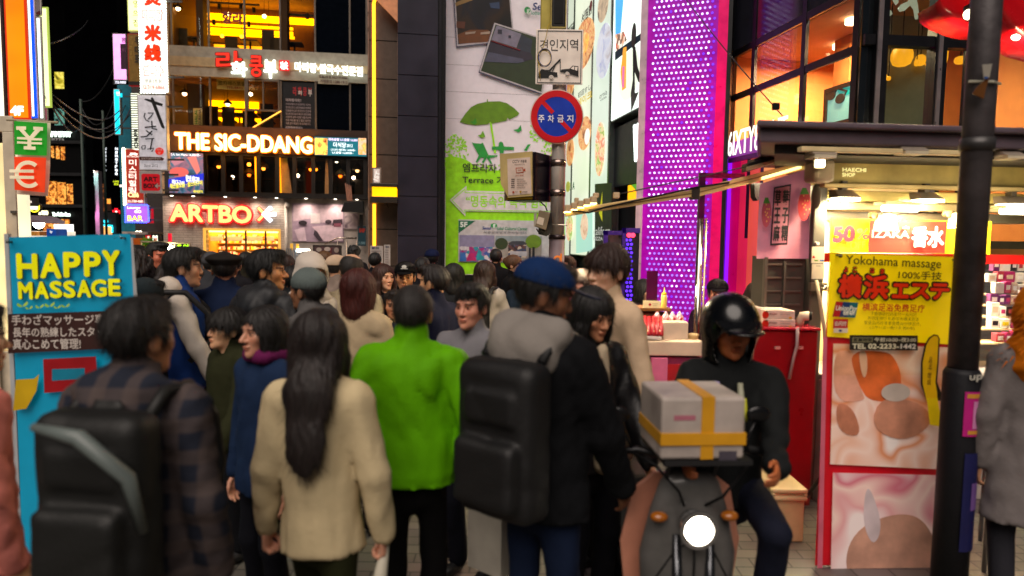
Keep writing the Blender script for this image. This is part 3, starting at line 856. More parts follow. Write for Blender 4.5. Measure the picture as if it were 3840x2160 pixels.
# ------------------------------------------------------------------ ground and sky-side masses
def ground_mat():
 m,t,b = _new('paving'); N,L = t.nodes.new,t.links.new
 tc = N('ShaderNodeTexCoord'); br = N('ShaderNodeTexBrick'); br.inputs['Scale'].default_value = 2.2
 br.inputs['Color1'].default_value = lin('#7d766c') + (1,); br.inputs['Color2'].default_value = lin('#6a645d') + (1,); br.inputs['Mortar'].default_value = lin('#3d3a37') + (1,)
 br.inputs['Mortar Size'].default_value = .012
 L(tc.outputs['Object'],br.inputs['Vector'])
 n = N('ShaderNodeTexNoise'); n.inputs['Scale'].default_value = 1.3; n.inputs['Detail'].default_value = 6; L(tc.outputs['Object'],n.inputs['Vector'])
 mx = N('ShaderNodeMix'); mx.data_type = 'RGBA'; mx.blend_type = 'MULTIPLY'; mx.inputs['Factor'].default_value = .6
 L(br.outputs['Color'],mx.inputs['A']); L(n.outputs['Color'],mx.inputs['B']); L(mx.outputs['Result'],b.inputs['Base Color'])
 mr = N('ShaderNodeMapRange'); mr.inputs['To Min'].default_value = .3; mr.inputs['To Max'].default_value = .75; L(n.outputs['Fac'],mr.inputs[0]); L(mr.outputs[0],b.inputs['Roughness'])
 return m
single('street',None,None,WORLD,MB().box(-90,90,-20,160,-.2,0),ground_mat(),kind='structure')

def wall_mat(name,c1,c2,mort,sc_=1.0,w_=.5,h_=.25,ms=.015,rough=.75):
 m,t,b = _new(name); N,L = t.nodes.new,t.links.new
 tc = N('ShaderNodeTexCoord'); mp = N('ShaderNodeMapping'); mp.inputs['Rotation'].default_value = (R(90),0,0)
 L(tc.outputs['Object'],mp.inputs[0])
 br = N('ShaderNodeTexBrick'); br.inputs['Scale'].default_value = sc_; br.inputs['Brick Width'].default_value = w_; br.inputs['Row Height'].default_value = h_
 br.inputs['Mortar Size'].default_value = ms
 for k,c in (('Color1',c1),('Color2',c2),('Mortar',mort)): br.inputs[k].default_value = lin(c) + (1,)
 L(mp.outputs[0],br.inputs['Vector'])
 n = N('ShaderNodeTexNoise'); n.inputs['Scale'].default_value = 1.6; n.inputs['Detail'].default_value = 7; L(tc.outputs['Object'],n.inputs['Vector'])
 mr = N('ShaderNodeMapRange'); mr.inputs['To Min'].default_value = .55; mr.inputs['To Max'].default_value = 1.25; L(n.outputs['Fac'],mr.inputs[0])
 mx = N('ShaderNodeMix'); mx.data_type = 'RGBA'; mx.blend_type = 'MULTIPLY'; mx.inputs['Factor'].default_value = 1
 L(br.outputs['Color'],mx.inputs['A']); L(mr.outputs[0],mx.inputs['B']); L(mx.outputs['Result'],b.inputs['Base Color'])
 bp = N('ShaderNodeBump'); bp.inputs['Strength'].default_value = .5; bp.inputs['Distance'].default_value = .01; bp.invert = True
 L(br.outputs['Fac'],bp.inputs['Height']); L(bp.outputs[0],b.inputs['Normal'])
 b.inputs['Roughness'].default_value = rough
 return m
BRICK = wall_mat('painted_brick','#c9baac','#b9aa9d','#958a80',1.0,.30,.085,.008)
PANEL = wall_mat('dark_cladding','#33313f','#2c2a37','#0c0b10',1.0,60,1.0,.012,.35)
PANELW = wall_mat('brown_cladding','#57463a','#4d3e34','#15100d',1.0,60,1.0,.012,.4)

# ------------------------------------------------------------------ corner shop building with the bookshop window, restaurant and noodle floors
A = Fr(at(1000,870,24).xy,8)
def aU(px,y=0): return A.uv(px,600,y)[0]
def aV(py,y=0): return A.uv(1000,py,y)[1]
uL,uR = aU(630),aU(1386)
z1,z2,z2t,z3,z3t,z4,z4t = aV(742),aV(735),aV(578),aV(480),aV(298),aV(188),aV(-120)
bl = T('shop_building','corner shop building with painted brick ground floor and lit restaurant windows above','building',A,(uL + uR) / 2,0)
su0,su1,sv1 = aU(766),aU(1040),aV(867)
uB = aU(1064)
bl.part('brick_wall',MB().box(aU(606),su0,0,.35,0,z1).box(su1,uB,0,.35,0,z1).box(su0,su1,0,.35,sv1,z1).box(aU(606),aU(606) + .3,.35,6,0,z1),BRICK)
bl.part('plaster_wall',MB().box(uB + .004,uR,.02,.35,0,z1),P('#bdb0a6',.7,bump=.1))
bl.part('downpipe',MB().tube([(uB + .06,-.05,0),(uB + .06,-.05,z1 - .02)],.055,10).ball(uB + .12,-.1,z1 - .25,.09,.09,.11),P('#c9bfb2',.5),smooth=True)
bl.part('floor_slab',MB().box(uL - .05,uR,-.35,5.0,z1,z2 + .02),P('#1a1512',.5))
bl.part('fascia',MB().box(uL,uR,-.10,.2,z2t,z3),P('#3a2414',.5))
bl.part('spandrel',MB().box(uL,uR,-.06,.25,z3t,z4),P('#a8a090',.45))
bl.part('spandrel_stripe',MB().box(uL - .1,aU(1057),-.09,-.062,aV(262),aV(228)).box(aU(1057),uR,-.09,-.062,aV(262),aV(232)),P('#b8a27c',.5))
for i,x in enumerate((650,730,850,960,1040,1150,1260,1340)):  # added downlights and spots, put in to brighten the wall below
 u = aU(x); single('downlight',('first','second','third','fourth','fifth','sixth','seventh','eighth')[i] + ' added downlight from the left under the restaurant floor edge','ceiling lamp',A,MB().cyl(u,-.24,z1 - .02,z1 + .01,.05,None,12),E('#fff0d8',5),'added downlights under the restaurant floor')
 ld = bpy.data.lights.new('wall_wash','SPOT'); ld.energy = 50; ld.color = (1,.82,.68); ld.spot_size = R(140); ld.spot_blend = 1; ld.shadow_soft_size = .15
 lo = bpy.data.objects.new('wall_wash',ld); COL.objects.link(lo); lo.location = A.W(u,-.32,z1 - .05); lo.rotation_euler = (R(8),0,A.a)
# rooms behind the glass
def room(z0,z1_,u0,u1,dep,wallc,ceilc,floorc):
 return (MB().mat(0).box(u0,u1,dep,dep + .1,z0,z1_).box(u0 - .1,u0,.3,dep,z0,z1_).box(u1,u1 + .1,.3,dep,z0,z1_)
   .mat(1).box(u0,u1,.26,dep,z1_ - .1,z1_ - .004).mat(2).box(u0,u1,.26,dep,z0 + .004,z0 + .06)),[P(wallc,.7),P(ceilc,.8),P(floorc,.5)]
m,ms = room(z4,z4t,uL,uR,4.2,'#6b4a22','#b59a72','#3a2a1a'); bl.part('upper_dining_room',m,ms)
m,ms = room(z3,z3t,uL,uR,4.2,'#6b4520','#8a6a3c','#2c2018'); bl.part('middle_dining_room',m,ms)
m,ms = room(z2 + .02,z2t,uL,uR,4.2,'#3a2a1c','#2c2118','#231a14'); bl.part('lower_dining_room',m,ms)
YEL,YEL2 = E('#ffae00',4.0),E('#ffa514',2.4,.3,1.2)
# cove lighting and counters seen through the glass
def inU(px,y): return A.uv(px,200,y)[0]
def inV(py,y,px=850): return A.uv(px,py,y)[1]
mb = MB()
for (x0,x1,ya,yb,dp) in ((658,1178,54,78,4.0),(658,1100,92,100,3.9),(658,1100,108,122,3.7),(770,1105,126,134,3.6)): mb.box(inU(x0,dp),inU(x1,dp),dp - .08,dp,inV(yb,dp),inV(ya,dp))
bl.part('cove_lights',mb,YEL,label='warm yellow cove light strips of the top dining room')
mb = MB()
for (x0,x1,ya,yb,dp) in ((765,968,348,366,4.0),(765,968,380,404,3.8),(770,960,414,420,3.7),(775,890,442,458,3.2),(900,985,442,458,3.2)): mb.box(inU(x0,dp),inU(x1,dp),dp - .08,dp,inV(yb,dp),inV(ya,dp))
bl.part('cove_lights',mb,YEL)
bl.part('service_counter',MB().mat(0).box(inU(803,2.6),inU(1000,2.6),2.6,3.2,z4 + .06,inV(168,2.6)).mat(1).box(inU(800,2.6),inU(1004,2.6),2.5,3.25,inV(168,2.6),inV(163,2.6)),[YEL2,P('#2a1a0c')])
for x0,x1,za,zb_ in ((738,764,z4,z4t),(1056,1078,z4,z4t),(700,763,z3,z3t)): bl.part('column',MB().box(inU(x0,.8),inU(x1,.8),.8,1.3,za + .06,zb_ - .1),P('#2a0f0b',.6))
mb = MB()
for q in ((790,975,8,14,1.2),(1078,1175,36,43,1.2)): mb.box(inU(q[0],q[4]),inU(q[1],q[4]),q[4],q[4] + .08,inV(q[3],q[4]),inV(q[2],q[4]))
for x,y in ((822,22),(903,22),(952,35),(1152,58),(802,80),(933,88)):
 u,v = A.uv(x,y,1.24); mb.cyl(u,1.24,v - .12,v + .06,.06)
bl.part('track_lights',mb,P('#0d0d0e',.4))
# furniture silhouettes behind the glass
mb = MB(); rr = random.Random(3)
for zf,zt,xs in ((z4,z4t,(665,690,870,1020,1045)),(z3,z3t,(785,850,930,1000)),(z2,z2t,(790,842,905,955,1040,1090,1150,1240,1290,1345))):
 for x in xs:
  u = inU(x,1.6) + rr.uniform(-.1,.1); h = rr.uniform(.75,1.15)
  mb.box(u - .22,u + .22,1.4,1.45,zf + .06,zf + h).box(u - .22,u + .22,1.45,1.85,zf + .42,zf + .47)
  mb.box(u + .3,u + .9,1.5,2.1,zf + .7,zf + .75).box(u + .56,u + .62,1.75,1.82,zf + .06,zf + .7)
bl.part('dining_furniture',mb,P('#1c1410',.5))
# glazing bars and panes
mb = MB()
for x in (656,793,925,1057,1186,1314,1376):
 u = aU(x); mb.box(u - .03,u + .03,-.03,.08,z4 + .002,z4t)
 mb.box(u - .03,u + .03,-.03,.08,z3 + .002,z3t - .002)
u0,u1 = aU(925) + .04,aU(1057) - .04
mb.frame(u0,u1,aV(418),z3t - .01,.06,-.05,.06).box((u0 + u1) / 2 - .025,(u0 + u1) / 2 + .025,-.05,.06,aV(412),z3t - .08)
bl.part('window_frame',mb,P('#6f6358',.4,.3))
mb = MB()
for x0,x1 in zip((656,793,925,1057,1186,1314),(793,925,1057,1186,1314,1376)):
 mb.mat(0 if x0 < 1180 else 1).box(aU(x0) + .034,aU(x1) - .034,.02,.03,z4 + .004,z4t)
 mb.mat(0 if x0 < 1050 else 1).box(aU(x0) + .034,aU(x1) - .034,.02,.03,z3 + .004,z3t - .004)
bl.part('window_panes',mb,[GLASS('#fff4e0',.03),P('#060a12',.12,spec=.08)])
mb = MB()
xs2 = (770,838,905,970,1040,1105,1175,1240,1306,1370)
mb.box(aU(636),uR,-.06,.06,z2 + .024,z2 + .12).box(aU(636),uR,-.06,.06,z2t - .09,z2t - .004)
for x in xs2: mb.box(aU(x) - .07,aU(x) + .07,-.06,.06,z2 + .12,z2t - .09)
bl.part('window_frame',mb,P('#171210',.45))
mb = MB()
for x0,x1 in zip(xs2[:-1],xs2[1:]): mb.box(aU(x0) + .074,aU(x1) - .074,.0,.01,z2 + .124,z2t - .094)
bl.part('window_panes',mb,GLASS('#fff0e0',.05))
for x in (955,1046): bl.part('curtain',MB().poly([(aU(x),z2 + .13),(aU(x) + .06,z2 + .13),(aU(x) + .03,z2t - .1),(aU(x) - .02,z2t - .1)],.06,.1),YEL2)
bl.part('curtain',MB().poly([(aU(1216),z2 + .13),(aU(1232),z2 + .13),(aU(1228),z2t - .1),(aU(1220),z2t - .1)],.06,.1),P('#b7b19c',.8))
bl.part('curtain',MB().poly([(aU(1050),z2 + .13),(aU(1090),z2 + .13),(aU(1072),z2t - .1),(aU(1048),z2t - .1)],.2,.3),P('#b7b19c',.8))
# lamps inside
def pendant(px,py,y,c,s,kind,n):
 u,v = A.uv(px,py,y)
 t = T('pendant_lamp',n,'pendant lamp',A,u,v,y,'pendant lamps in the dining rooms')
 top = z4t if v > z4 else (z3t if v > z3 else z2t)
 t.part('cord',MB().tube([(u,y,v + .12),(u,y,top - .1)],.008,5),BLK)
 if kind: t.part('lamp_shade',MB().lathe(u,y,[(.16,v + .02),(.15,v + .07),(.05,v + .14),(.03,v + .18)] if kind == 1 else [(.20,v + .03),(.17,v + .12),(.05,v + .26)]),P('#2a2118' if kind == 1 else '#8a7d5a',.5),smooth=True)
 t.part('bulb',MB().ball(u,y,v,.07 if kind != 1 else .08),E(c,s),smooth=True)
for i,a in enumerate(((668,32,1.0,'#fff0d0',9,1,'black cone pendant lamp at the left end of the top dining room'),(858,53,1.4,'#ffdca0',8,0,'bare bulb pendant behind the red window lettering'),
   (991,61,1.4,'#fff2c8',9,0,'round white globe pendant in the third pane of the top floor'),(693,124,2.4,'#ff9a28',6,0,'orange bulb over the left rear table of the top dining room'),
   (833,135,2.2,'#ff9a28',6,0,'orange filament bulb left above the glowing counter'),(906,137,2.2,'#ff9a28',6,0,'orange filament bulb right above the glowing counter'),(1009,141,1.8,'#ffd98a',7,0,'yellow bulb beside the right end of the glowing counter'),
   (692,351,1.0,'#ffe2c4',7,1,'pinkish lamp at the left end of the middle floor'),(842,426,2.0,'#ff9a28',6,0,'orange bulb in the middle floor below the cove lights'),(854,391,1.2,'#fff0d8',4,1,'black spotlight pendant below the cove light of the middle floor'),(940,353,1.2,'#fffaf0',7,0,'white lamp behind the sliding window of the middle floor'),
   (820,625,1.0,'#ff9c30',4,2,'yellow dome lamp in the first restaurant window'),(988,632,1.0,'#ffa53a',4,2,'yellow dome lamp in the fourth restaurant window'),(875,590,1.6,'#fff6e0',9,0,'white round bulb high in the second restaurant window'),(872,665,1.6,'#fff6e0',9,0,'white bulb low in the second restaurant window'),
   (934,617,.9,'#ffa030',6,0,'orange bulb above the lantern in the third restaurant window'),(934,656,1.2,'#ff7a1c',3.5,2,'orange lantern in the third restaurant window'),(1116,659,1.4,'#fffbe8',9,0,'bright white bulb in the sixth restaurant window'),
   (1165,635,1.4,'#ff9020',4,2,'small orange lamp left of the seventh window post'),(1184,635,1.4,'#ff9020',4,2,'small orange lamp right of the seventh window post'),(1262,603,1.0,'#f0fff0',9,0,'greenish white bulb high in the eighth restaurant window'),(1276,660,1.3,'#ff7418',3.5,2,'orange lantern in the eighth restaurant window'),
   (1340,640,1.0,'#ffe0a0',3,2,'pale dome lamp in the last restaurant window'),(1326,667,1.3,'#fff8e8',9,0,'white bulb in the last restaurant window'))): pendant(a[0],a[1],a[2],a[3],a[4],a[5],a[6])
# bookshop window: lit shelves
SHOP = E('#ffd080',1.0)
mb = MB().mat(0).box(su0,su1,2.2,2.3,0,sv1).box(su0 - .1,su0,.35,2.2,0,sv1).box(su1,su1 + .1,.35,2.2,0,sv1).mat(1).box(su0,su1,.36,2.2,sv1 - .06,sv1 - .004)
bl.part('shop_interior',mb,[P('#e0a840',.7),E('#ffd070',7)])
bl.part('shop_window_frame',MB().frame(su0 - .08,su1 + .08,.5,sv1 + .08,.08,-.05,.02),E('#ffb84e',.8))
mb = MB()
for x in (840,915,990): mb.box(aU(x) - .03,aU(x) + .03,.05,.12,.3,sv1)
bl.part('glazing_bar',mb,P('#5a3a14',.5))
mb = MB(); rr = random.Random(11)
cols = ['#ffe9b0','#ffcf4a','#fff6dc','#d8452c','#f0a028','#e8d8b0','#7a4a2a','#ffb0a0']
for k,(ya,n) in enumerate(((892,34),(911,46),(935,46),(955,46),(985,40))):
 v = A.uv(900,ya,1.6)[1]
 for i in range(n):
  u = su0 + (su1 - su0) * (i + .5) / n; mb.mat(rr.randrange(len(cols))).box(u - .022,u + .022 + rr.uniform(0,.012),1.4,1.6,v,v + rr.uniform(.05,.14))
so_ = bl.part('merchandise',mb,[P(c,.5,em=.6) for c in cols]); so_['kind'] = 'stuff'
mb = MB()
for ya in (892,911,935,955,985): v = A.uv(900,ya,1.6)[1]; mb.box(su0,su1,1.35,2.2,v - .03,v)
bl.part('shelf',mb,P('#b8842a',.5,em=.25))
mb = MB()
for x0,x1 in ((772,835),(848,910),(920,984),(996,1028)): u0,u1,v0,v1 = A.bb(x0,886,x1,903,.5); mb.box(u0,u1,.5,.53,v0,v1)
bl.part('shelf_header',mb,P('#f6dcb6',.5,em=.5))
bl.part('shop_glass',MB().box(su0,su1,.14,.15,.3,sv1),GLASS('#fff6e4',.03))

# lit signs on that building
WL,RED = E('#f4fff2',1.9),E('#ff2a18',1.3)
t = T('noodle_house_sign','red and white lit lettering of the noodle house across the second spandrel','lit sign',A,aU(950),aV(296),-.2)
lay(A,[('t','라',808,193,912,272,E('#7a0a08',.6),dict(ext=.05,bold=.05,tilt=.05),'red_backing'),('t','쿵',935,208,990,292,E('#7a0a08',.6),dict(ext=.05,bold=.05),'red_backing'),
  ('t','라',812,196,908,269,RED,dict(ext=.03,bold=.02,tilt=.05),'red_lettering'),('t','쿵',938,211,987,289,RED,dict(ext=.03,bold=.02),'red_lettering'),
  ('t','화',868,233,930,290,WL,dict(ext=.04,bold=.05),'white_lettering'),('t','부',990,226,1042,297,WL,dict(ext=.04,bold=.05),'white_lettering'),
  ('t','화',873,238,925,285,P('#3a4038'),dict(ext=.01,bold=.0),'dark_lettering'),('t','부',996,232,1036,291,P('#3a4038'),dict(ext=.01,bold=.0),'dark_lettering'),
  ('r',1049,229,1087,268,E('#d8141c',1.2),'seal'),('t','功夫',1053,233,1083,264,WL,dict(bold=.04),'white_lettering'),
  ('t','마라탕·쌀국수전문점',1108,241,1362,278,WL,dict(ext=.03,bold=.035,tilt=-.03),'white_lettering')],-.12,t,step=.012)
board('phone_plaque','pale plaque with two phone numbers under the noodle house sign','plaque',A,1192,280,1306,316,.02,P('#aaa08c',.5),None,
  [('t','명동2호점 02)319-6866',1196,283,1303,297,P('#4a2018'),dict(bold=.02),'lettering'),('t','가맹문의 1588-1912',1200,300,1303,313,P('#4a2018'),dict(bold=.02),'lettering')],dep=-.11)
t = T('restaurant_sign','glowing orange lettering reading THE SIC-DDANG over the restaurant windows','lit sign',A,aU(915),aV(572),-.2)
lay(A,[('t','THE SIC-DDANG',655,501,1176,572,E('#ff7c08',2.4),dict(ext=.05,bold=.055,tilt=-.004),'halo'),('t','THE SIC-DDANG',659,505,1172,568,E('#fff2b0',3.4),dict(ext=.05,bold=.028,tilt=-.004),'lettering')],-.14,t,step=.02)
FOOD = ['#1c3a4a','#2a4a60','#35607a','#7a5a70','#2a4a60','#1c3040']
board('menu_screen','bright upright LED poster with shellfish picture beside the restaurant windows','screen',A,630,571,766,729,.14,P('#101318',.4),PIC('shellfish',FOOD,1.6,1.0,2.0,1.5),
  [('p',[(640,604),(672,588),(690,606),(655,622)],E('#c08090',.9),'picture'),('p',[(702,590),(735,585),(752,640),(738,655)],E('#d87a72',1.0),'picture'),('o',672,645,36,18,E('#d8605a',1.0),'picture'),
  ('p',[(632,672),(764,650),(764,676),(632,702)],E('#2a35c8',1.0),'banner_strip'),
  ('t','2人 Set Menu 16,800원~',641,575,755,586,E('#f4f8ff',1.3),dict(bold=.02),'lettering'),('t','바다구이',646,672,692,691,E('#f4f8ff',1.3),dict(bold=.03,tilt=-.16),'lettering'),('t','랍스타 새우구이',698,656,748,682,E('#f4f8ff',1.3),dict(bold=.03,tilt=-.16),'lettering'),
  ('t','해산물모둠 · 랍스터구이',638,690,760,710,E('#f2e23a',1.2),dict(bold=.03,tilt=.14),'lettering'),('t','예약문의',726,713,761,724,E('#f2e23a',1.2),dict(bold=.03),'lettering')],dep=-.3,inset=.03)
board('video_screen','wide LED screen with teal menu panel right of the restaurant lettering','screen',A,1177,514,1376,586,.14,P('#101318',.4),E('#17707e',.9),
  [('r',1181,518,1228,580,PIC('grill',['#8a2a1a','#d8a050','#f0e060','#c05040'],5,1.0,4),'picture'),('r',1344,518,1373,580,PIC('grill2',['#e8d060','#d8a050','#f0c0a0','#c06050'],5,1.0,7),'picture'),
  ('t','더식당',1250,534,1298,553,E('#f4ffff',1.5),dict(bold=.02),'lettering'),('t','2012',1300,541,1323,552,E('#f4ffff',1.5),dict(bold=.01),'lettering'),('t','特色套餐 2人套餐 16,800',1232,519,1341,530,E('#f4d8ff',1.3),dict(bold=.03),'lettering'),
  ('t','· 2人삼식 세트메뉴 16,800원~',1238,558,1334,567,E('#f4ffff',1.5),dict(bold=.02),'lettering'),('t','· 2人套餐 16,800원~',1240,569,1326,578,E('#f4ffff',1.5),dict(bold=.02),'lettering')],dep=-.2,inset=.02)
for i in range(6):
 ld = bpy.data.lights.new('sign_glow','POINT'); ld.energy = 26; ld.color = (1,.42,.06); ld.shadow_soft_size = .2
 lo = bpy.data.objects.new('sign_glow',ld); COL.objects.link(lo); lo.location = A.W(aU(690 + 92 * i),-.55,aV(540))
CR,AR = E('#ffd078',1.2,.08,6),E('#ff0a18',1.6)
t = T('bookshop_sign','large cream ARTBOX letters with red edges on the brick wall','lit sign',A,aU(830),aV(838),-.2)
lay(A,[('t','ARTBO',634,763,951,838,AR,dict(ext=.06,bold=.075,tilt=-.010),'red_edge'),('t','ARTBO',639,767,946,834,CR,dict(ext=.05,bold=.045,tilt=-.010),'lettering'),
  ('p',[(962,782),(974,771),(1006,804),(974,836),(960,825),(981,804)],AR,'red_edge'),('p',[(966,782),(974,775),(1001,804),(974,831),(965,824),(986,804)],CR,'lettering'),
  ('p',[(1020,774),(1026,786),(1002,797),(1002,797),(1038,797),(1038,811),(1008,811),(1026,826),(1014,836),(982,804),(1012,773)],E('#e8f2ff',1.5),'arrow')],-.02,t,step=.02)
# the small detached things on its face
board('menu_poster','black text poster behind the third-floor glass beside the dark panes','poster',A,1060,308,1182,492,.02,P('#0c0b12',.4),None,
  [('t','라 화 쿵 부',1098,326,1170,360,P('#a0202a'),dict(bold=.03),'lettering'),('t','화',1118,340,1134,356,P('#c8c4c0'),dict(bold=.03),'lettering'),('t','부',1156,336,1170,362,P('#c8c4c0'),dict(bold=.03),'lettering'),('t','마라탕이란?',1072,370,1130,382,P('#b0a8b0'),dict(bold=.02),'lettering')] +
  [('t',s,1072,388 + 12 * i,1166,397 + 12 * i,P('#8a8490'),dict(bold=.02),'lettering') for i,s in enumerate(('마라(매콤하고 얼얼한맛) 이라는','뜻으로 중국 사천지방에서 변화된','전통음식으로 한국인의 입맛에','맞도록 중국음식 특유의 향신료를','사용하지 않아 시원한 국물 육수에','각종 재료를 넣고 끓인 얼큰한','국물 맛이 특징인 탕 요리입니다.'))] + [('t','라화쿵부에서는',1072,474,1136,486,P('#b0a8b0'),dict(bold=.02),'lettering')],dep=.012)
board('halal_sign','green and white halal sign standing in the third-floor window','sign',A,725,406,758,472,.02,P('#b8c4a0',.5),None,
  [('t','HALAL',730,410,741,466,P('#2a8a3a'),dict(bold=.05,rot=R(90)),'lettering'),('t','GURKHA',744,410,755,468,P('#3a4a6a'),dict(bold=.03,rot=R(90)),'lettering')],dep=.3)
board('hanging_menu_board','pale green reversed restaurant board hanging inside the third-floor window','sign',A,812,296,925,336,.02,P('#a8b89a',.5),None,
  [('t','르카레스토랑',818,305,922,321,P('#4a5a4a'),dict(bold=.02),'lettering'),('t','775-8840',850,325,910,334,P('#7a3a2a'),dict(bold=.02),'lettering')],dep=.25)
t = T('window_lettering','dark red brush lettering on the top-floor glass','lettering',A,aU(860),aV(92),.0)
lay(A,[('t','향라',832,42,910,92,P('#7a0c08'),dict(bold=.05),'lettering')],.0,t)
t = T('neon_tube','slanted orange light tube in the third-floor window corner','neon tube',A,aU(1000),aV(480),-.1)
t.part('tube',MB().tube([A.uv(950,480)[:1] + (-.08,) + A.uv(950,480)[1:],A.uv(1055,418)[:1] + (-.08,) + A.uv(1055,418)[1:]],.022),E('#ffb040',2.0),smooth=True)
BR = [('#d8c0c0'),'#b89aa8','#8a6a80','#4a3a48']
t = board('bedroom_poster','mauve bedroom photo poster on the pale wall beside the bookshop','poster',A,1096,764,1289,908,.02,P('#a890a0',.5),P('#b096a8',.5),
  [('p',[(1100,768),(1286,768),(1286,835),(1200,835),(1160,820),(1100,830)],P('#d8bcc4'),'picture'),('p',[(1165,800),(1200,800),(1200,838),(1165,838)],P('#e8d4d4'),'picture'),('p',[(1170,850),(1285,838),(1286,904),(1215,904),(1188,870)],P('#e0c2cc'),'picture'),
  ('p',[(1104,862),(1142,852),(1150,904),(1120,904)],P('#dcc0cc'),'picture'),('p',[(1250,824),(1284,822),(1284,842),(1246,846)],P('#3a2a34'),'picture'),('p',[(1252,838),(1280,836),(1278,850),(1252,850)],P('#8a4a5a'),'picture'),('p',[(1180,862),(1190,868),(1212,904),(1196,904),(1176,880)],P('#3e303c'),'picture'),('o',1136,836,16,9,P('#30242c'),'picture'),('o',1232,832,12,8,P('#40323c'),'picture')],dep=-.01,inset=.01)
board('small_room_poster','small bedroom photo right of the large mauve one','poster',A,1291,800,1344,860,.02,P('#b8a0a8',.5),PIC('room2',['#3a2e34','#a89098','#d0bcbc','#786470'],2.2,0,9),dep=-.01,inset=.02)
board('teal_notice_board','narrow teal board with red lettering by the black pillar','sign',A,1342,848,1372,922,.05,P('#1d4a58',.5),None,[('t','SHIP',1346,856,1370,872,P('#c83a2a'),dict(bold=.04),'lettering'),('t','1,000',1346,906,1370,918,P('#8ab0b8'),dict(bold=.03),'lettering')],dep=-.5)
t = T('hanging_shop_sign','black hooded sign projecting from the pale wall near the orange light line','sign',A,aU(1325),aV(800),-.8)
t.part('hood',MB().poly(A.quad([(1288,796),(1300,762),(1368,758),(1368,800)]),-.8,-.2),P('#1a1614',.5),bevel=.01)
t.part('arm',MB().box(aU(1352),aU(1364),-.5,-.4,aV(862),aV(800)),P('#1a1614'))
mb = MB()
for i in range(4): mb.poly(A.quad([(1300 + i * 6,694 + i * 3),(1304 + i * 6,690 + i * 3),(1312 + i * 5,756),(1308 + i * 5,757)]),-.6 + i * .02,-.58 + i * .02)
t.part('slats',mb,P('#c88a70',.5))
mb = MB()
p = [A.uv(1218,916,-1.2),A.uv(1266,893,-1.2),A.uv(1338,893,-1.2)]
mb.tube([(a,-1.2,b) for a,b in p],.025,8)
for x in (1222,1266,1300,1337): a,b = A.uv(x,900 if x > 1230 else 914,-1.2); mb.tube([(a,-1.2,0),(a,-1.2,b)],.02,8)
single('stair_railing','steel handrail on the steps before the bedroom poster','railing',A,mb,P('#b8a898',.25,.9),smooth=True)

# ------------------------------------------------------------------ left: alley, its dark buildings and the blade signs
def FR(px,py,Y,yaw=0): return Fr(at(px,py,Y).xy,yaw)
def bld(name,label,fr,x0,x1,ytop,dep,mat,yref=600,group=None):
 u0,u1 = fr.uv(x0,yref)[0],fr.uv(x1,yref)[0]; v1 = fr.uv((x0 + x1) / 2,ytop)[1]
 t = T(name,label,'building',fr,(u0 + u1) / 2,0,0,group)
 t.part('wall',MB().box(u0,u1,0,dep,0,v1),mat)
 return t,u0,u1,v1
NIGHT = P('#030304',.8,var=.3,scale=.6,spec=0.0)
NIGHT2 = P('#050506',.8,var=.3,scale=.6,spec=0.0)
L1 = FR(240,700,34)
t,u0,u1,v1 = bld('pizza_building','black cafe and pizza building at the alley corner with copper lit windows',L1,120,322,470,.6,P('#060607',.5,spec=.1))
mb = MB(); ms = [PIC('copper',['#140a06','#5a2a0c','#c06a1e','#f0b050','#2a140a'],2.2,.9,3,3.0),E('#ffb45a',.9)]
for x0,x1,ya,yb in ((173,213,680,770),(216,248,684,768),(252,274,690,765),(162,262,822,892),(192,203,548,592),(210,224,548,596),(229,244,550,600)): a = L1.bb(x0,ya,x1,yb); t.part('lit_window',MB().box(a[0],a[1],-.02,.0,a[2],a[3]),ms[0])
for x0,x1,ya,yb in ((180,232,826,836),(214,220,556,566),(214,221,575,584),(184,230,842,850)): a = L1.bb(x0,ya,x1,yb); mb.box(a[0],a[1],-.05,-.025,a[2],a[3])
t.part('menu_board',mb,ms[1])
mb = MB()
for y in (540,660,778): t.part('ledge',MB().box(u0,u1,-.2,0,L1.uv(240,y)[1],L1.uv(240,y)[1] + .15),P('#1a1a1c',.4))
WLT = E('#e8ffec',2.2)
t = T('pizza_shop_sign','white lit APPETIT lettering above grey PIZZA on the black corner building','lit sign',L1,L1.uv(226,530)[0],L1.uv(226,536)[1],-.2)
lay(L1,[('t','APPETIT',176,494,271,514,WLT,dict(ext=.05,bold=.05),'lettering'),('t','& PIZZA',180,518,246,534,P('#8a8a88',.5,em=.2),dict(ext=.05,bold=.03),'lettering')],-.1,t,step=.02)
t = T('coffee_shop_sign','white lit coffee shop lettering low on the black corner building','lit sign',L1,L1.uv(230,805)[0],L1.uv(230,812)[1],-.2)
lay(L1,[('t','The Coffee Bean',198,796,265,811,WLT,dict(ext=.03,bold=.03),'lettering'),('t','A TWO',148,790,183,806,E('#fff4c0',2.5),dict(ext=.03,bold=.05),'lettering')],-.1,t,step=.02)
L2 = FR(344,800,42)
t,u0,u1,v1 = bld('juice_tower','tall grey shopfront slab with teal and pink wall wash and yellow script',L2,321,366,640,.4,P('#8a8088',.6))
t.part('sign_panel',MB().box(L2.uv(331,740)[0],L2.uv(357,740)[0],-.1,0,L2.uv(344,795)[1],L2.uv(344,695)[1]),P('#141014',.4))
t.part('script_lettering',MB().text('J',L2.uv(334,740)[0],L2.uv(345,740)[0],L2.uv(344,765)[1],L2.uv(344,722)[1],-.14,.03,.03,shear=.1).text('uice',L2.uv(343,740)[0],L2.uv(356,740)[0],L2.uv(344,763)[1],L2.uv(344,745)[1],-.14,.03,.03).text('HOUSE',L2.uv(338,770)[0],L2.uv(356,770)[0],L2.uv(344,775)[1],L2.uv(344,769)[1],-.14,.03,.03),E('#eaff2a',2.4))
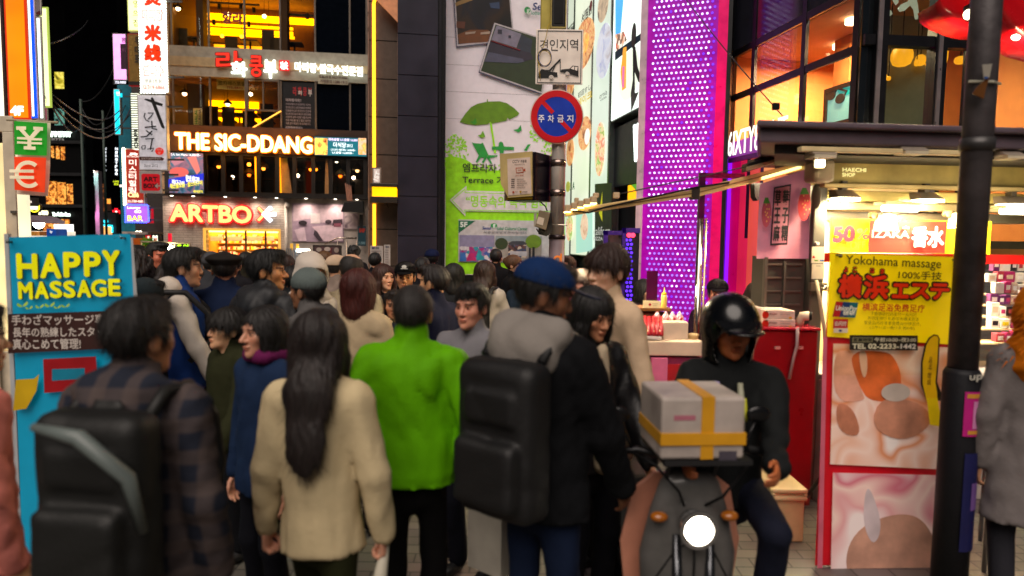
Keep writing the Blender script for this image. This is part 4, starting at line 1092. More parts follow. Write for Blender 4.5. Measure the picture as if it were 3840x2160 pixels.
for x in (328,338,348,358): a = L2.uv(x,644); t.part('downlight',MB().ball(a[0],-.35,a[1],.12),E('#fff0d0',8),smooth=True)
t.part('door',MB().box(L2.uv(331,850)[0],L2.uv(357,850)[0],-.08,0,0,L2.uv(344,836)[1]),P('#0f1a1a',.4))
for px,py,c,pw in ((335,655,(.2,1,.75),60),(352,655,(.4,.9,.8),50),(344,800,(1,.25,.7),110)):
 ld = bpy.data.lights.new('wall_wash','POINT'); ld.energy = pw; ld.color = c; ld.shadow_soft_size = .2
 lo = bpy.data.objects.new('wall_wash',ld); COL.objects.link(lo); lo.location = L2.W(L2.uv(px,py)[0],-.9,L2.uv(px,py)[1])
L3 = FR(400,700,52)
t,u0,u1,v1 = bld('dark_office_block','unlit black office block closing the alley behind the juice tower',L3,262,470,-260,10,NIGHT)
t.part('lit_window',MB().box(*L3.bb(366,690,395,800)[:2],-.05,-.03,*L3.bb(366,690,395,800)[2:]),PIC('copper2',['#140a06','#3a1c0c','#a05a1e'],1.0,.6,3,2.0))
L4 = FR(200,300,60)
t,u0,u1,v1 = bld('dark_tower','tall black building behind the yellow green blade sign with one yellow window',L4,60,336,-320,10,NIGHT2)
a = L4.bb(207,271,241,333); t.part('lit_window',MB().box(a[0],a[1],-.08,-.04,a[2],a[3]),PIC('yellowwin',['#3a3408','#a89a20','#e8d860','#6a6010'],1.2,.8,5),label='single yellow lit window')
a = L4.bb(206,408,243,472); t.part('lit_window',MB().box(a[0],a[1],-.08,-.04,a[2],a[3]),PIC('tealwin',['#0a1214','#16302e','#6ab0a0','#101c1c'],2.2,.4,8),label='window painted with a dim teal reflection')  # teal reflection in the glass painted as a faintly glowing picture
L5 = FR(470,600,29)
t,u0,u1,v1 = bld('teal_building','flat teal fronted building beside the cyan strip sign',L5,448,500,318,6,P('#0f6a7c',.5,em=.12))
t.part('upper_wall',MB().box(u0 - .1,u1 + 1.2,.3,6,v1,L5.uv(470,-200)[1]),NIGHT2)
L6 = FR(395,830,44)
t,u0,u1,v1 = bld('cyan_trim_shop','small dark shop outlined in cyan neon in the alley',L6,366,428,795,.4,P('#0e0c12',.5))
p = [L6.uv(*q) for q in ((367,842),(424,848),(424,872))]
t.part('neon_outline',MB().tube([(a,-.1,b) for a,b in p],.06,6),E('#20e8ff',2.2))
t.part('lettering',MB().text('Megis',L6.uv(379,820)[0],L6.uv(407,820)[0],L6.uv(393,838)[1],L6.uv(393,822)[1],-.1,.05,.03),E('#30d8f0',2.0))
t.part('display_window',MB().box(L6.uv(367,850)[0],L6.uv(420,850)[0],-.05,0,0,L6.uv(393,846)[1]),E('#ffb060',1.2,.5,1))
# neighbour behind the corner blade signs
L7 = FR(560,600,26)
t,u0,u1,v1 = bld('narrow_grey_building','narrow grey building squeezed behind the stacked blade signs',L7,500,640,-200,6,P('#3f3a38',.7,bump=.1))
mb = MB()
for x in (634,640): a = L7.uv(x,300); mb.tube([(a[0],-.1,0),(a[0],-.1,v1)],.05,8)
t.part('pipe',mb,P('#6a6460',.4))
a = L7.bb(548,870,640,900); t.part('porch_soffit',MB().box(a[0],a[1],-1.6,0,a[3] - .1,a[3]),P('#c8b8a4',.6))
mb = MB()
for i in range(6): a = L7.bb(566 + i * 6,785,570 + i * 6,838); mb.box(a[0],a[1],-.5,-.45,a[2],a[3])
t.part('curtain',mb,E('#c0102a',.7))
for i,x in enumerate((568,580)): a = L7.uv(x,868); t.part('downlight',MB().ball(a[0],-1.0,a[1] - .05,.06),E('#fff0d0',8),smooth=True)

# far-left building that carries the big blade signs
L8 = Fr((-9.95,13.4),0)
t = T('sign_building','dark building at the left edge carrying the tall lit blade signs','building',L8,-2.5,0)
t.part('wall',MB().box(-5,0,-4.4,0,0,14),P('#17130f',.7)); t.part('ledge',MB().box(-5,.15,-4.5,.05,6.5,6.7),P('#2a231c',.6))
def blade(name,label,px0,py0,px1,py1,Y,face,items=(),th=.16,case=None,group='lit blade signs',dep=0,inset=.03,cat='blade sign',arm=None):
 f = FR((px0 + px1) / 2,(py0 + py1) / 2,Y); th = .025 if Y < 15 else th
 t = board(name,label,cat,f,px0,py0,px1,py1,th,case or P('#cfcac4',.4),face,items,dep,inset,group)
 u0,u1,v0,v1 = f.bb(px0,py0,px1,py1)
 mb = MB(); ue = arm if arm is not None else (u0 - .5 if px0 < 300 else u1 + .5)
 for v in (v0 + .15 * (v1 - v0),v0 + .85 * (v1 - v0)): mb.box(min(ue,u0 + .02),max(ue,u1 - .02),th * .4,th * .6,v - .03,v + .03)
 t.part('bracket',mb,P('#4a4642',.5))
 return t
OR = E('#ff8a0c',1.05,.35,.8)
blade('blade_sign','pale cream lit sign cut by the left edge of the view',-60,-150,13,500,10.0,E('#fff8dc',1.25,.1,1),case=P('#3a1414',.5))
blade('blade_sign','tall orange lit sign marked 4F',20,-150,102,448,10.4,OR,[('t','4F',38,396,90,434,E('#fff6e0',1.6),dict(bold=.07),'lettering')],case=E('#e83a14',.7))
blade('blade_sign','white lit sign with a thick blue L-shaped border',104,-150,136,446,11,E('#f4fff4',1.8),[('r',118,-150,130,442,E('#0a50ff',1.1),'blue_border'),('r',108,436,130,443,E('#0a50ff',1.1),'blue_border')])
blade('blade_sign','plain white lit sign under the grey picture panel',129,62,161,449,11.8,E('#eafff4',1.7))
blade('blade_sign','grey unlit picture panel with dark red line drawing at the top',128,-120,152,57,11.8,P('#9a9096',.5),[('p',[(130,8),(133,6),(133,20),(131,27),(129,27),(131,18)],P('#5a1a18'),'picture'),('p',[(131,50),(150,40),(151,56),(140,55)],P('#6a201c'),'picture')])
blade('blade_sign','pale yellow green lit sign ending in small GA lettering',154,26,186,403,12.6,E('#f2ffb0',1.45,.25,1.0),[('t','GA',157,359,175,373,P('#2a2a14'),dict(bold=.02),'lettering'),('t','DIO',159,375,176,385,P('#6a6a3a'),dict(),'lettering'),('r',154,80,158,85,P('#1a4020'),'bolt'),('r',155,153,160,159,P('#1a4020'),'bolt')],case=E('#c8e060',.6))
blade('blade_sign','small dark magenta sign under the yellow green one',160,404,178,452,12.9,E('#b0185a',.55))
# vertical signs by the corner shop building
def neonrim(f,x0,y0,x1,y1,n,t,c):
 mb = MB(); u0,u1,v0,v1 = f.bb(x0,y0,x1,y1)
 per = []
 nu = max(3,int(n * (u1 - u0) / (v1 - v0)))
 for i in range(n): per += [(u0,v0 + (v1 - v0) * i / n),(u1,v0 + (v1 - v0) * (i + .5) / n)]
 for i in range(nu): per += [(u0 + (u1 - u0) * i / nu,v0),(u0 + (u1 - u0) * (i + .5) / nu,v1)]
 for u,v in per: mb.ball(u,-.02,v,.035,.03,.035,6,4)
 t.part('bulbs',mb,c)
RD,RDD = E('#ff3208',1.15),P('#3a0a04',.5)
blade('blade_sign','pale yellow lit sign with black vertical Korean lettering',478,-60,529,116,23,E('#fbffa8',1.5,.1),[('t',c,500,2 + 36 * i,522,32 + 36 * i - 4,P('#1a1c10'),dict(bold=.01),'lettering') for i,c in enumerate('열의집')][:3],case=P('#d8e080',.4,em=.3))
f = FR(576,170,22)
t = blade('blade_sign','white lit noodle sign rimmed with bulbs and tall orange red characters',526,-60,624,347,22,E('#fff8ea',1.15),
  [('t','煲',540,-40,604,22,E('#8a1404',.5),dict(bold=.06),'character_edge'),('t','煲',541,-38,603,20,RD,dict(bold=.03),'lettering')] +
  [('t',c,541,y0 - 1,606,y1 + 1,E('#8a1404',.5),dict(bold=.075),'character_edge') for c,y0,y1 in (('米',93,155),('线',167,231))] + [('t',c,544,y0 + 1,603,y1 - 1,RD,dict(bold=.045),'lettering') for c,y0,y1 in (('米',93,155),('线',167,231))] +
  [('t','마라탕',534,37,613,78,E('#ff4a30',.9),dict(bold=.05),'lettering'),('t','마라탕',537,40,610,75,E('#fffaf2',1.6),dict(bold=.012),'inner_lettering'),('t','쌀국수',538,246,616,287,E('#ff4a30',.9),dict(bold=.05),'lettering'),('t','쌀국수',541,249,613,284,E('#fffaf2',1.6),dict(bold=.012),'inner_lettering'),
  ('t','명동2호점',546,298,608,312,P('#2a6a5a'),dict(bold=.01),'lettering'),('t','02/319-6866',535,321,620,336,E('#e85a40',.8),dict(bold=.02),'lettering')])
neonrim(f,526,-60,624,347,40,t,E('#f8fff0',5))
blade('blade_sign','dim brown and gold sign with vertical script left of the noodle sign',480,126,529,322,23,P('#7a5a1c',.5,em=.12),[('t',c,487,134 + 19 * i,497,150 + 19 * i,P('#b08a40'),dict(bold=.02),'lettering') for i,c in enumerate('산더미갈비')] + [('t',c,506,138 + 34 * i,526,168 + 34 * i,P('#2a2014'),dict(bold=.05),'lettering') for i,c in enumerate('우대포')] + [('r',484,306,528,320,P('#201810'),'strip')],case=E('#b02020',.3))
f = FR(572,500,22)
INK = P('#1c1a1c',.5)
blade('blade_sign','grey white sign with large black brush calligraphy reading sideways',518,355,626,639,22,P('#c4bec2',.5,em=.5),
  [('p',[(541,374),(590,394),(612,400),(608,396),(612,390),(560,372),(545,370)],INK,'calligraphy'),('p',[(571,364),(578,372),(618,478),(616,484),(606,478),(566,378),(566,368)],INK,'calligraphy'),
  ('l',[(545,424),(541,436),(548,450),(560,456)],4,INK,'calligraphy'),('l',[(556,424),(576,424),(568,436),(556,448)],4,INK,'calligraphy'),('l',[(570,454),(572,482),(590,486)],5,INK,'calligraphy'),('l',[(545,478),(586,474)],5,INK,'calligraphy'),
  ('l',[(550,490),(572,506)],5,INK,'calligraphy'),('l',[(572,492),(552,512),(530,514)],5,INK,'calligraphy'),('l',[(548,522),(580,520)],4,INK,'calligraphy'),('l',[(574,520),(566,562)],5,INK,'calligraphy'),('l',[(536,548),(548,546),(546,560),(536,560),(534,550)],4,INK,'calligraphy'),('l',[(556,560),(580,556),(572,570)],4,INK,'calligraphy'),
  ('o',601,568,16,14,E('#d8281c',.8),'seal'),('t','더식',592,557,610,567,P('#f0e0d8'),dict(bold=.02),'seal_lettering'),('t','당',596,569,606,579,P('#f0e0d8'),dict(bold=.02),'seal_lettering'),
  ('p',[(524,592),(530,588),(610,590),(620,596),(614,603),(530,602)],P('#5a2a22'),'brush_strip'),('t','장작구이&화덕쭈꾸미',534,591,606,600,P('#e0d0c8'),dict(bold=.02),'lettering'),('t','Since 2012',545,616,596,627,P('#4a484a'),dict(),'lettering')])
mb = MB()
f9 = FR(506,455,23)
t = T('ribbed_sign','white lit round-cornered sign with close horizontal ribs behind the calligraphy sign','blade sign',f9,f9.uv(506,455)[0],f9.uv(506,558)[1],0,'lit blade signs')
a = f9.bb(493,350,519,559); t.part('face',MB().box(a[0],a[1],0,.25,a[2],a[3]),E('#fbffe4',1.3))
for i in range(24):
 v = a[2] + (a[3] - a[2]) * (i + .5) / 24; mb.box(a[0] - .02,a[1],-.04,-.002,v - .02,v + .01)
t.part('ribs',mb,P('#4a483c',.5)); t.part('lettering',MB().text('CHUM',a[0] + .1,a[1],f9.uv(506,556)[1],f9.uv(506,488)[1],-.06,0,.06,R(90)),P('#1c1c18',.5))
t.part('bracket',MB().box(a[1] - .1,a[1] + .5,.1,.15,a[3] - .4,a[3] - .34),P('#4a4642'))
blade('blade_sign','grey panel with a rounded red ART BOX plate and arrow',523,641,607,724,22,P('#a89e98',.5,em=.15),[('r',531,655,600,712,P('#b8101c',.4,em=.5),'plate'),('r',535,652,596,715,P('#b8101c',.4,em=.5),'plate'),
  ('t','ART',539,663,591,681,P('#2a0a0e'),dict(bold=.05),'lettering'),('t','BOX',539,688,590,706,P('#2a0a0e'),dict(bold=.05),'lettering'),('p',[(581,697),(592,687),(595,690),(590,695),(601,695),(601,700),(590,700),(595,704),(592,707)],P('#d8c8c0'),'arrow')])
LW = E('#ffe8d8',1.3)
f = FR(502,660,23.6)
t = blade('blade_sign','red brown massage sign with white moustache emblem and bulb edge',464,557,540,767,23.6,E('#b03020',.62),[('p',[(484,582),(490,572),(499,574),(507,572),(516,580),(517,576),(512,584),(500,580),(490,584)],LW,'emblem'),('t','MR. HEALING',476,584,524,590,LW,dict(bold=.02),'lettering')] +
  [('t',c,484,598 + 26 * i,512,621 + 26 * i,LW,dict(bold=.03),'lettering') for i,c in enumerate('미스터힐링')] + [('t','Café',482,722,522,740,E('#fff0a0',1.4),dict(bold=.04),'lettering'),('t','T.02-3789-4680',474,750,538,760,LW,dict(bold=.02),'lettering')])
neonrim(f,464,557,470,767,34,t,E('#fff4c8',5))
t = blade('blade_sign','glowing violet BAR sign with yellow lettering',471,769,557,833,23.6,E('#a45cff',1.2,.2),[('t','BAR',478,808,536,829,E('#ffe81a',1.5),dict(bold=.03),'lettering'),('t','Lounge',478,774,526,786,E('#fff4ff',2),dict(bold=.02),'lettering'),('t','GO',505,788,530,799,E('#fff4ff',2),dict(bold=.03),'lettering')])
neonrim(FR(514,800,23.6),471,769,557,833,8,t,E('#4050ff',4))
blade('blade_sign','pink lit sign with a dark purple square in the alley',424,126,474,300,28,E('#ff9cf0',1.5,.12),[('r',452,164,474,260,P('#3a1230',.5),'dark_panel'),('t','쁨',456,141,473,160,P('#6a1a5a'),dict(bold=.02),'lettering'),('t','바디',456,180,472,196,P('#9a5a8a'),dict(),'lettering'),('r',424,301,474,318,P('#0c0c10'),'phone_strip'),('t','752-0003',432,304,473,314,E('#f0f0ff',1.2),dict(bold=.04),'lettering')])
blade('blade_sign','slim cyan lit strip sign on the teal building',428,334,451,505,28,E('#10d8f0',1.5,.3,1.5),[('t','면',436,343,449,358,E('#d8ffff',2.0),dict(bold=.03),'lettering'),('r',451,350,459,365,E('#10d8f0',1.2),'tab')])
t = T('hotel_sign','upright white Nine Tree letters high in the dark alley','lit sign',L3,L3.uv(437,600)[0],L3.uv(437,672)[1],-.3)
lay(L3,[('t',c,x,553 + 13.4 * i,x + w_,563 + 13.4 * i,E('#eef6ff',1.7 if x > 420 else .9),dict(bold=.04),'lettering') for x,w_ in ((432,10),(391,9)) for i,c in enumerate('NineTree') if not (x < 400 and i > 6)],-.15,t)
t = T('neon_cross','small red lit cross sign low in the alley','lit sign',L3,L3.uv(436,795)[0],L3.uv(436,808)[1],-.3)
lay(L3,[('r',422,788,450,802,E('#ff1a2a',1.5),'cross'),('r',430,781,442,809,E('#ff1a2a',1.5),'cross'),('t','m',433,791,440,800,E('#fff',1.5) if False else WLT,dict(bold=.05),'lettering')],-.15,t)
for x0,y0,x1,y1,fr_,face,items,lab in (
 (280,560,312,612,L2,E('#8aa818',.5),[('r',284,568,308,580,E('#f0ff40',2),'print'),('r',284,590,308,594,E('#d8ff60',1.5),'print')],'dim yellow green lit sign high behind the left utility pole'),
 (306,549,340,567,L3,E('#d01038',1.1),[],'short red lit strip sign in the dark alley'),
 (324,628,352,640,L3,E('#fff0c8',1.6),[],'thin warm white lit sign above the grey shopfront slab'),
 (398,742,418,792,L3,E('#2a1408',.6),[('r',401,746,415,764,E('#ff9a3a',1.2),'print')],'dark upright sign with an orange lit square in the alley'),
 (424,676,446,696,L3,BLK,[('t','나인',425,677,445,685,E('#d8e820',1.6),dict(bold=.03),'lettering'),('t','트리',428,687,444,695,E('#d8e820',1.6),dict(bold=.03),'lettering')],'small black sign with yellow letters under the upright hotel letters'),
 (446,690,462,704,L5,E('#fff4e4',2.0),[],'small glaring white sign on the teal building')):
 board('alley_sign',lab,'sign',fr_,x0,y0,x1,y1,.1,BLK,face,items,dep=-.5,group='small lit signs in the alley')
# alley poles and wires
for i,(px,Y,y0,lab) in enumerate(((302,30,372,'slim grey utility pole left in the dark alley'),(385,36,415,'slim greenish utility pole nearer the pink sign'))):
 f = FR(px,600,Y); u,v = f.uv(px,y0); single('utility_pole',lab,'pole',f,MB().cyl(u,0,0,v,.07,.055,10),P('#3a4a42',.6),'alley utility poles',smooth=True)
def wire(name,label,a,b,sag,r=.012,mat=None,group='overhead wires',cat='wire'):
 a,b = Vector(a),Vector(b); pts = [a.lerp(b,i / 14) - Vector((0,0,sag * 4 * (i / 14) * (1 - i / 14))) for i in range(15)]
 mb = MB().tube([p - a for p in pts],r,5); o = mesh(name,mb.v,mb.f,mat or P('#2c2c2e',.5),True); o.location = a
 return tag(o,label,cat,group)
for i,(p,q,sg) in enumerate((((190,350,13),(455,405,29),.5),((190,365,13),(470,395,29),.8),((190,385,13),(500,380,26),1.0),((190,390,13),(302,470,30),.4),((302,380,30),(425,260,28),.4),((302,440,30),(490,425,27),.7),((302,395,30),(425,380,28),.9),((190,165,13),(330,75,52),.2))):
 wire('wire',['lowest','sagging','long','steep','rising','slack','drooping','single high'][i] + ' dark wire strung across the left alley' + ['',' to the teal building',' to the narrow grey building',' to the left utility pole',' to the pink sign',' past the right utility pole',' over the juice tower',' above the yellow window'][i],at(*p),at(*q),sg,.02)

# money-exchange booth, its flag banner, and small lit boards
f = FR(30,650,6.0)
t = T('exchange_booth','cream framed booth with lit windows at the left edge','booth',f,f.uv(10,800)[0],0)
u1 = f.uv(55,640)[0]; vt = f.uv(25,434)[1]
t.part('frame',MB().box(u1 - .10,u1,0,.02,0,vt - .14).box(u1 - 1.6,u1,0,.02,vt - .14,vt).box(u1 - 1.6,u1 - .10,.02,.1,0,.85),P('#e2d4bc',.45),bevel=.006)
t.part('pane',MB().box(u1 - 1.6,u1 - .10,.05,.07,.85,vt - .14),GLASS('#fff8e8',.06))
t.part('interior',MB().box(u1 - 1.6,u1 - .12,.3,.34,.1,vt - .2),E('#fff0c8',.95,.35,2))
t.part('side_board',MB().box(u1 - .34,u1 - .20,-.05,-.01,0,f.uv(20,712)[1]),P('#d8ccc0',.5))
t.part('hinge',MB().box(u1 - .04,u1 + .004,-.02,0,f.uv(40,800)[1],f.uv(40,790)[1]),P('#a09a90',.3,.8))
single('round_sign','yellow disc sign at the left edge below the booth window','sign',f,MB().disc(f.uv(-8,850)[0],f.uv(-8,850)[1],.06,.09,-.14,-.1),P('#f0c010',.5,em=.25))
f = FR(116,600,5.9)
t = T('flag_banner','hanging cloth banner with a yen sign on green above a euro sign on orange','banner',f,f.uv(116,600)[0],f.uv(116,738)[1])
def clothsheet(pts,nu,nv,amp,y=0.0,seed=1):
 """A hanging sheet between four corners (uv): gently rippled."""
 (a,b,c,d) = pts; v = []
 for j in range(nv + 1):
  for i in range(nu + 1):
   s_,q = i / nu,j / nv
   p0 = (a[0] + (b[0] - a[0]) * s_,a[1] + (b[1] - a[1]) * s_); p1 = (d[0] + (c[0] - d[0]) * s_,d[1] + (c[1] - d[1]) * s_)
   yy = y + amp * q * (math.sin(6 * s_ + 3 * q + seed) + .6 * math.sin(13 * s_ - 2 * q + seed * 2)) * .5
   v.append((p0[0] + (p1[0] - p0[0]) * q,yy,p0[1] + (p1[1] - p0[1]) * q))
 return v,[(j * (nu + 1) + i,(j + 1) * (nu + 1) + i,(j + 1) * (nu + 1) + i + 1,j * (nu + 1) + i + 1) for j in range(nv) for i in range(nu)]
q = f.quad([(52,450),(181,458),(172,735),(56,728)])
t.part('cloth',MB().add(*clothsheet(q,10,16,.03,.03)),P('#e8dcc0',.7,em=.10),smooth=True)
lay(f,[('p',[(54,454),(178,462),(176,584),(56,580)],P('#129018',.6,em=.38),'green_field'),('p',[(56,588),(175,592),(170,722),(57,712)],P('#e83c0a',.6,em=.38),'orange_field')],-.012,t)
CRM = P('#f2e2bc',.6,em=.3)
lay(f,[('p',[(62,474),(98,474),(98,487),(90,487),(112,512),(133,487),(126,487),(126,475),(162,477),(162,490),(152,490),(126,518),(158,519),(158,527),(118,526),(118,533),(158,534),(158,542),(118,541),(118,549),(134,550),(134,562),(90,560),(90,548),(104,548),(104,540),(65,538),(65,530),(104,532),(104,524),(65,522),(65,514),(98,515),(72,487),(62,487)],CRM,'yen_sign')],-.03,t)
a = f.bb(62,607,158,703); uc,vc = (a[0] + a[1]) / 2 + .02,(a[2] + a[3]) / 2
t.part('euro_sign',MB().ring(uc,vc,.085,.118,-.04,-.036,30,R(48),R(312)).box(uc - .16,uc + .05,-.045,-.041,vc + .014,vc + .040).box(uc - .16,uc + .05,-.045,-.041,vc - .04,vc - .014),CRM)
t.part('rod',MB().tube([(q[0][0] - .1,.05,q[0][1] + .01),(q[1][0] + .05,.05,q[1][1] + .005)],.011,6),P('#c8b898',.4),smooth=True)
board('shop_board','small brown board with pale restaurant lettering under the flag banner','sign',FR(100,755,9),62,741,134,772,.06,P('#1c1410',.5),None,[('t','ng Kyo-Ja',70,749,120,764,E('#f4e8d8',1.0),dict(bold=.03),'lettering')])
board('tax_free_board','grey tax free board with white tree emblem beside the booth','sign',FR(77,826,8),56,794,97,861,.06,P('#70727a',.5,em=.12),None,[('o',68,820,12,16,P('#e8e8f0',.5,em=.4),'emblem'),('o',78,812,10,12,P('#e8e8f0',.5,em=.4),'emblem'),('o',82,828,9,8,P('#e8e8f0',.5,em=.4),'emblem'),('t','free',62,838,86,852,P('#f4f4f4',.5,em=.4),dict(bold=.02),'lettering')])
f = FR(130,777,16)
t = T('round_sign','round yellow neon sign over the alley stall','lit sign',f,f.uv(130,777)[0],f.uv(130,796)[1])
a = f.bb(111,757,149,797); uc,vc,rr_ = (a[0] + a[1]) / 2,(a[2] + a[3]) / 2,(a[1] - a[0]) / 2
t.part('casing',MB().disc(uc,vc,rr_,rr_,0,.1),P('#2a2208',.5)); t.part('neon_ring',MB().ring(uc,vc,rr_ * .8,rr_,-.03,0),E('#ffe82a',2.4)); t.part('emblem',MB().box(uc - .1,uc + .1,-.03,0,vc - .06,vc + .06),E('#f0ffd0',1.5)); t.part('bracket',MB().box(uc - .6,uc - rr_ * .9,.04,.08,vc - .02,vc + .02),BLK)
# brightly lit stall at the alley mouth
f = FR(135,850,13)
t = T('alley_stall','brightly lit white stall with striped awning at the alley mouth','stall',f,f.uv(135,850)[0],0)
a = f.bb(90,838,182,886)
t.part('counter',MB().box(a[0],a[1],0,.8,0,a[2] + .1),E('#fff0d8',.9,.3,3)); t.part('back_panel',MB().box(a[0],a[1] - .1,.85,.9,a[2],a[3]),E('#fffaf0',1.6,.3,3))
t.part('awning',MB().poly(f.quad([(96,806),(140,826),(140,836),(92,816)]),-.2,.8),P('#9a8aa0',.6)); t.part('lamp',MB().ball(f.uv(118,838)[0],.2,f.uv(118,838)[1],.1),E('#fff4d8',14),smooth=True)
for i,(px,c,lab) in enumerate(((100,'#d8402a','red carton on the left of the bright alley stall'),(124,'#e8a040','orange carton on the bright alley stall'),(160,'#b06a30','brown carton on the right of the bright alley stall'))):
 a = f.bb(px - 10,868,px + 12,884,-.1); single('carton',lab,'box',f,MB().box(a[0],a[1],-.12,.2,a[2],a[3]),P(c,.6,em=.1),'cartons at the alley stall',bevel=.01)
f = FR(192,870,12); a = f.bb(174,858,211,884); t = T('delivery_crate','blue crate with a white bird mark beside the alley stall','crate',f,(a[0] + a[1]) / 2,a[2])
t.part('crate_body',MB().box(a[0],a[1],0,.3,0.7,a[3]),P('#0a52b8',.5,em=.2),bevel=.01); t.part('emblem',MB().poly(f.quad([(188,864),(198,868),(194,876),(188,872)]),-.01,-.004),P('#e8f0ff',.5,em=.4))
t.part('stand',MB().box(a[0] + .03,a[1] - .03,.03,.27,0,.7),P('#3a3a3a'))

# lit things standing under the corner blade signs
board('small_red_sign','small red square sign with a white curl','sign',FR(556,892,19),545,882,566,904,.08,E('#c81a1a',.8),None,[('o',557,890,5,5,E('#ffd0c0',1.3),'emblem'),('o',552,897,3,3,E('#ffd0c0',1.3),'emblem')])
board('lightbox_sign','white lantern-like box sign with a red character','sign',FR(582,893,18),567,877,597,910,.16,P('#1a1a18'),E('#f4ffe0',1.3),[('t','銀',576,892,590,906,E('#d02818',.9),dict(bold=.04),'lettering'),('r',580,882,584,886,P('#c02818'),'mark')])
board('red_strip_sign','narrow upright red lit sign at the brick corner','sign',FR(635,890,20),630,875,640,908,.08,E('#e01030',1.0),None)
f = FR(685,930,13)
board('led_sign','black LED sign with green Korean characters above the snack stall','sign',f,662,915,710,934,.06,BLK,P('#0a120a',.4),[('t','호',664,916,682,932,E('#a8ff1a',2.0),dict(bold=.05),'lettering'),('t','어',688,916,707,932,E('#a8ff1a',2.0),dict(bold=.05),'lettering'),('t','오징어',664,936,682,948,E('#c8ff30',2.0),dict(bold=.05),'lettering')])
t = T('snack_stall','snack stall with a glaring bare bulb and thin canopy poles','stall',f,f.uv(640,930)[0],0)
a,b = f.uv(528,906),f.uv(712,913); mb = MB().tube([(a[0],0,a[1]),(b[0],0,b[1])],.018,6)
for x in (530,655,711): c = f.uv(x,910); mb.tube([(c[0],.0,0),(c[0],0,c[1])],.016,6)
t.part('canopy_frame',mb,P('#b8a888',.4,.5)); t.part('cart',MB().box(a[0],b[0],0,.8,0,.95),P('#8a7a68',.5))
c = f.uv(640,934); t.part('lamp',MB().ball(c[0],-.05,c[1],.085).ball(f.uv(676,950)[0],-.05,f.uv(676,950)[1],.05),E('#fff2cc',22),smooth=True)
def leaves(mb,c,rad,n,sz,rg):
 for i in range(n):
  p = Vector(c) + Vector((rg.gauss(0,.45) * rad[0],rg.gauss(0,.45) * rad[1],rg.gauss(0,.45) * rad[2])); a_ = rg.uniform(0,6.3); d = Vector((math.cos(a_),rg.uniform(-.6,.6),math.sin(a_))).normalized(); s_ = d.cross(Vector((rg.random(),rg.random(),rg.random()))).normalized()
  k = sz * rg.uniform(.6,1.3); mb.add([p,p + d * k * .5 + s_ * k * .22,p + d * k,p + d * k * .5 - s_ * k * .22],[(0,1,2,3)])
fp = FR(540,912,15); c = fp.uv(538,912); mb = MB(); leaves(mb,(c[0],.2,c[1]),(.16,.12,.12),160,.10,random.Random(4))
t = T('potted_plant','leafy green plant lit from above beside the orange board','plant',fp,c[0],0,.2); t.part('leaves',mb,P('#5a9a1a',.5,em=.05)); t.part('stem',MB().cyl(c[0],.2,.3,c[1],.02,.012,6),P('#4a3a20')); t.part('pot',MB().lathe(c[0],.2,[(.12,0),(.17,.32),(.15,.33)]),P('#6a4a3a'))
board('orange_board','plain orange board behind the plant','sign',FR(518,905,17),496,893,548,922,.06,P('#d8641a',.6,em=.15),None)

# ------------------------------------------------------------------ pillar with the orange light line, dark clad block, plaza corner with the green banner
PI = FR(1440,700,19.5,8)
uL,uR = PI.uv(1384,600)[0],PI.uv(1490,600)[0]
t = T('clad_pillar','brown clad pillar carrying a continuous orange light line','pillar',PI,(uL + uR) / 2,0)
mb = MB(); k = 0; v = 0.0
while v < 11: mb.box(uL,uR,0,3,v + .008,v + 1.05); v += 1.07
t.part('cladding',mb,P('#5a483c',.42,.1)); t.part('core',MB().box(uL + .01,uR - .01,.02,2.9,0,11),BLK)
t.part('edge_trim',MB().box(uL - .03,uL,-.02,.1,0,11).box(uR,uR + .03,-.02,.1,0,11),P('#b09080',.3,.7))
ul = PI.uv(1403,500)[0]; t.part('light_line',MB().box(ul - .045,ul + .045,-.05,-.004,.3,PI.uv(1403,14)[1]).tube([(ul,-.03,PI.uv(1403,14)[1]),(ul + .25,-.6,PI.uv(1403,14)[1] + .6)],.045,6),E('#ffa01c',3.2))
t.part('soffit',MB().poly(PI.quad([(1412,18),(1420,-60),(1500,-60),(1496,106)]),-.5,-.44),P('#c8845a',.6,em=.25))  # no lamp: faint emission stands in for orange light on the underside
t = T('lantern_sign','yellow glowing box lantern with black caps fixed on the pillar','lantern',PI,PI.uv(1435,740)[0],PI.uv(1435,778)[1],-.5)
a = PI.bb(1388,701,1489,737,-.8)
t.part('glowing_box',MB().box(a[0] + .05,a[1] - .02,-.75,-.06,a[2],a[3]),E('#ffb400',1.7,.25,1.2)); t.part('cap',MB().box(a[0],a[1],-.8,-.05,a[3],a[3] + .1).box(a[0],a[1],-.8,-.05,a[2] - .18,a[2]),P('#2a2018',.4),bevel=.01)
t.part('cable',MB().tube([(a[1] - .3,-.5,a[2] - .18),(a[1] - .25,-.5,a[2] - .3)],.012,5),BLK)
board('edge_lit_sign','small white sign seen nearly edge-on above the lantern','sign',FR(1412,658,18.8),1396,628,1429,690,.06,P('#8a7a70',.4),P('#d8c8c0',.4,em=.35),[('t','1ST',1400,640,1424,680,P('#e8e0d8',.5,em=.6),dict(bold=.05,rot=R(70)),'lettering')])
DK = FR(1580,700,19.0,8)
uL,uR = DK.uv(1491,600)[0],DK.uv(1640,600)[0]
t = T('clad_block','dark violet-grey building block clad in large flat panels','building',DK,(uL + uR) / 2,0)
mb = MB(); v = -.28
while v < 12: mb.box(uL,uR,0,.1,max(0,v) + .012,v + 1.105); v += 1.115
t.part('cladding',mb,P('#2a2735',.42,.1,var=.2,scale=1.2,spec=.3)); t.part('core',MB().box(uL,uR + .17,.09,4,0,12),P('#07070a',.5)); t.part('corner_post',MB().box(uR + .03,uR + .10,-.02,.09,0,12).box(uR + .17,DK.uv(1668,600)[0],-.04,.09,0,12),P('#16151c',.35,.3))
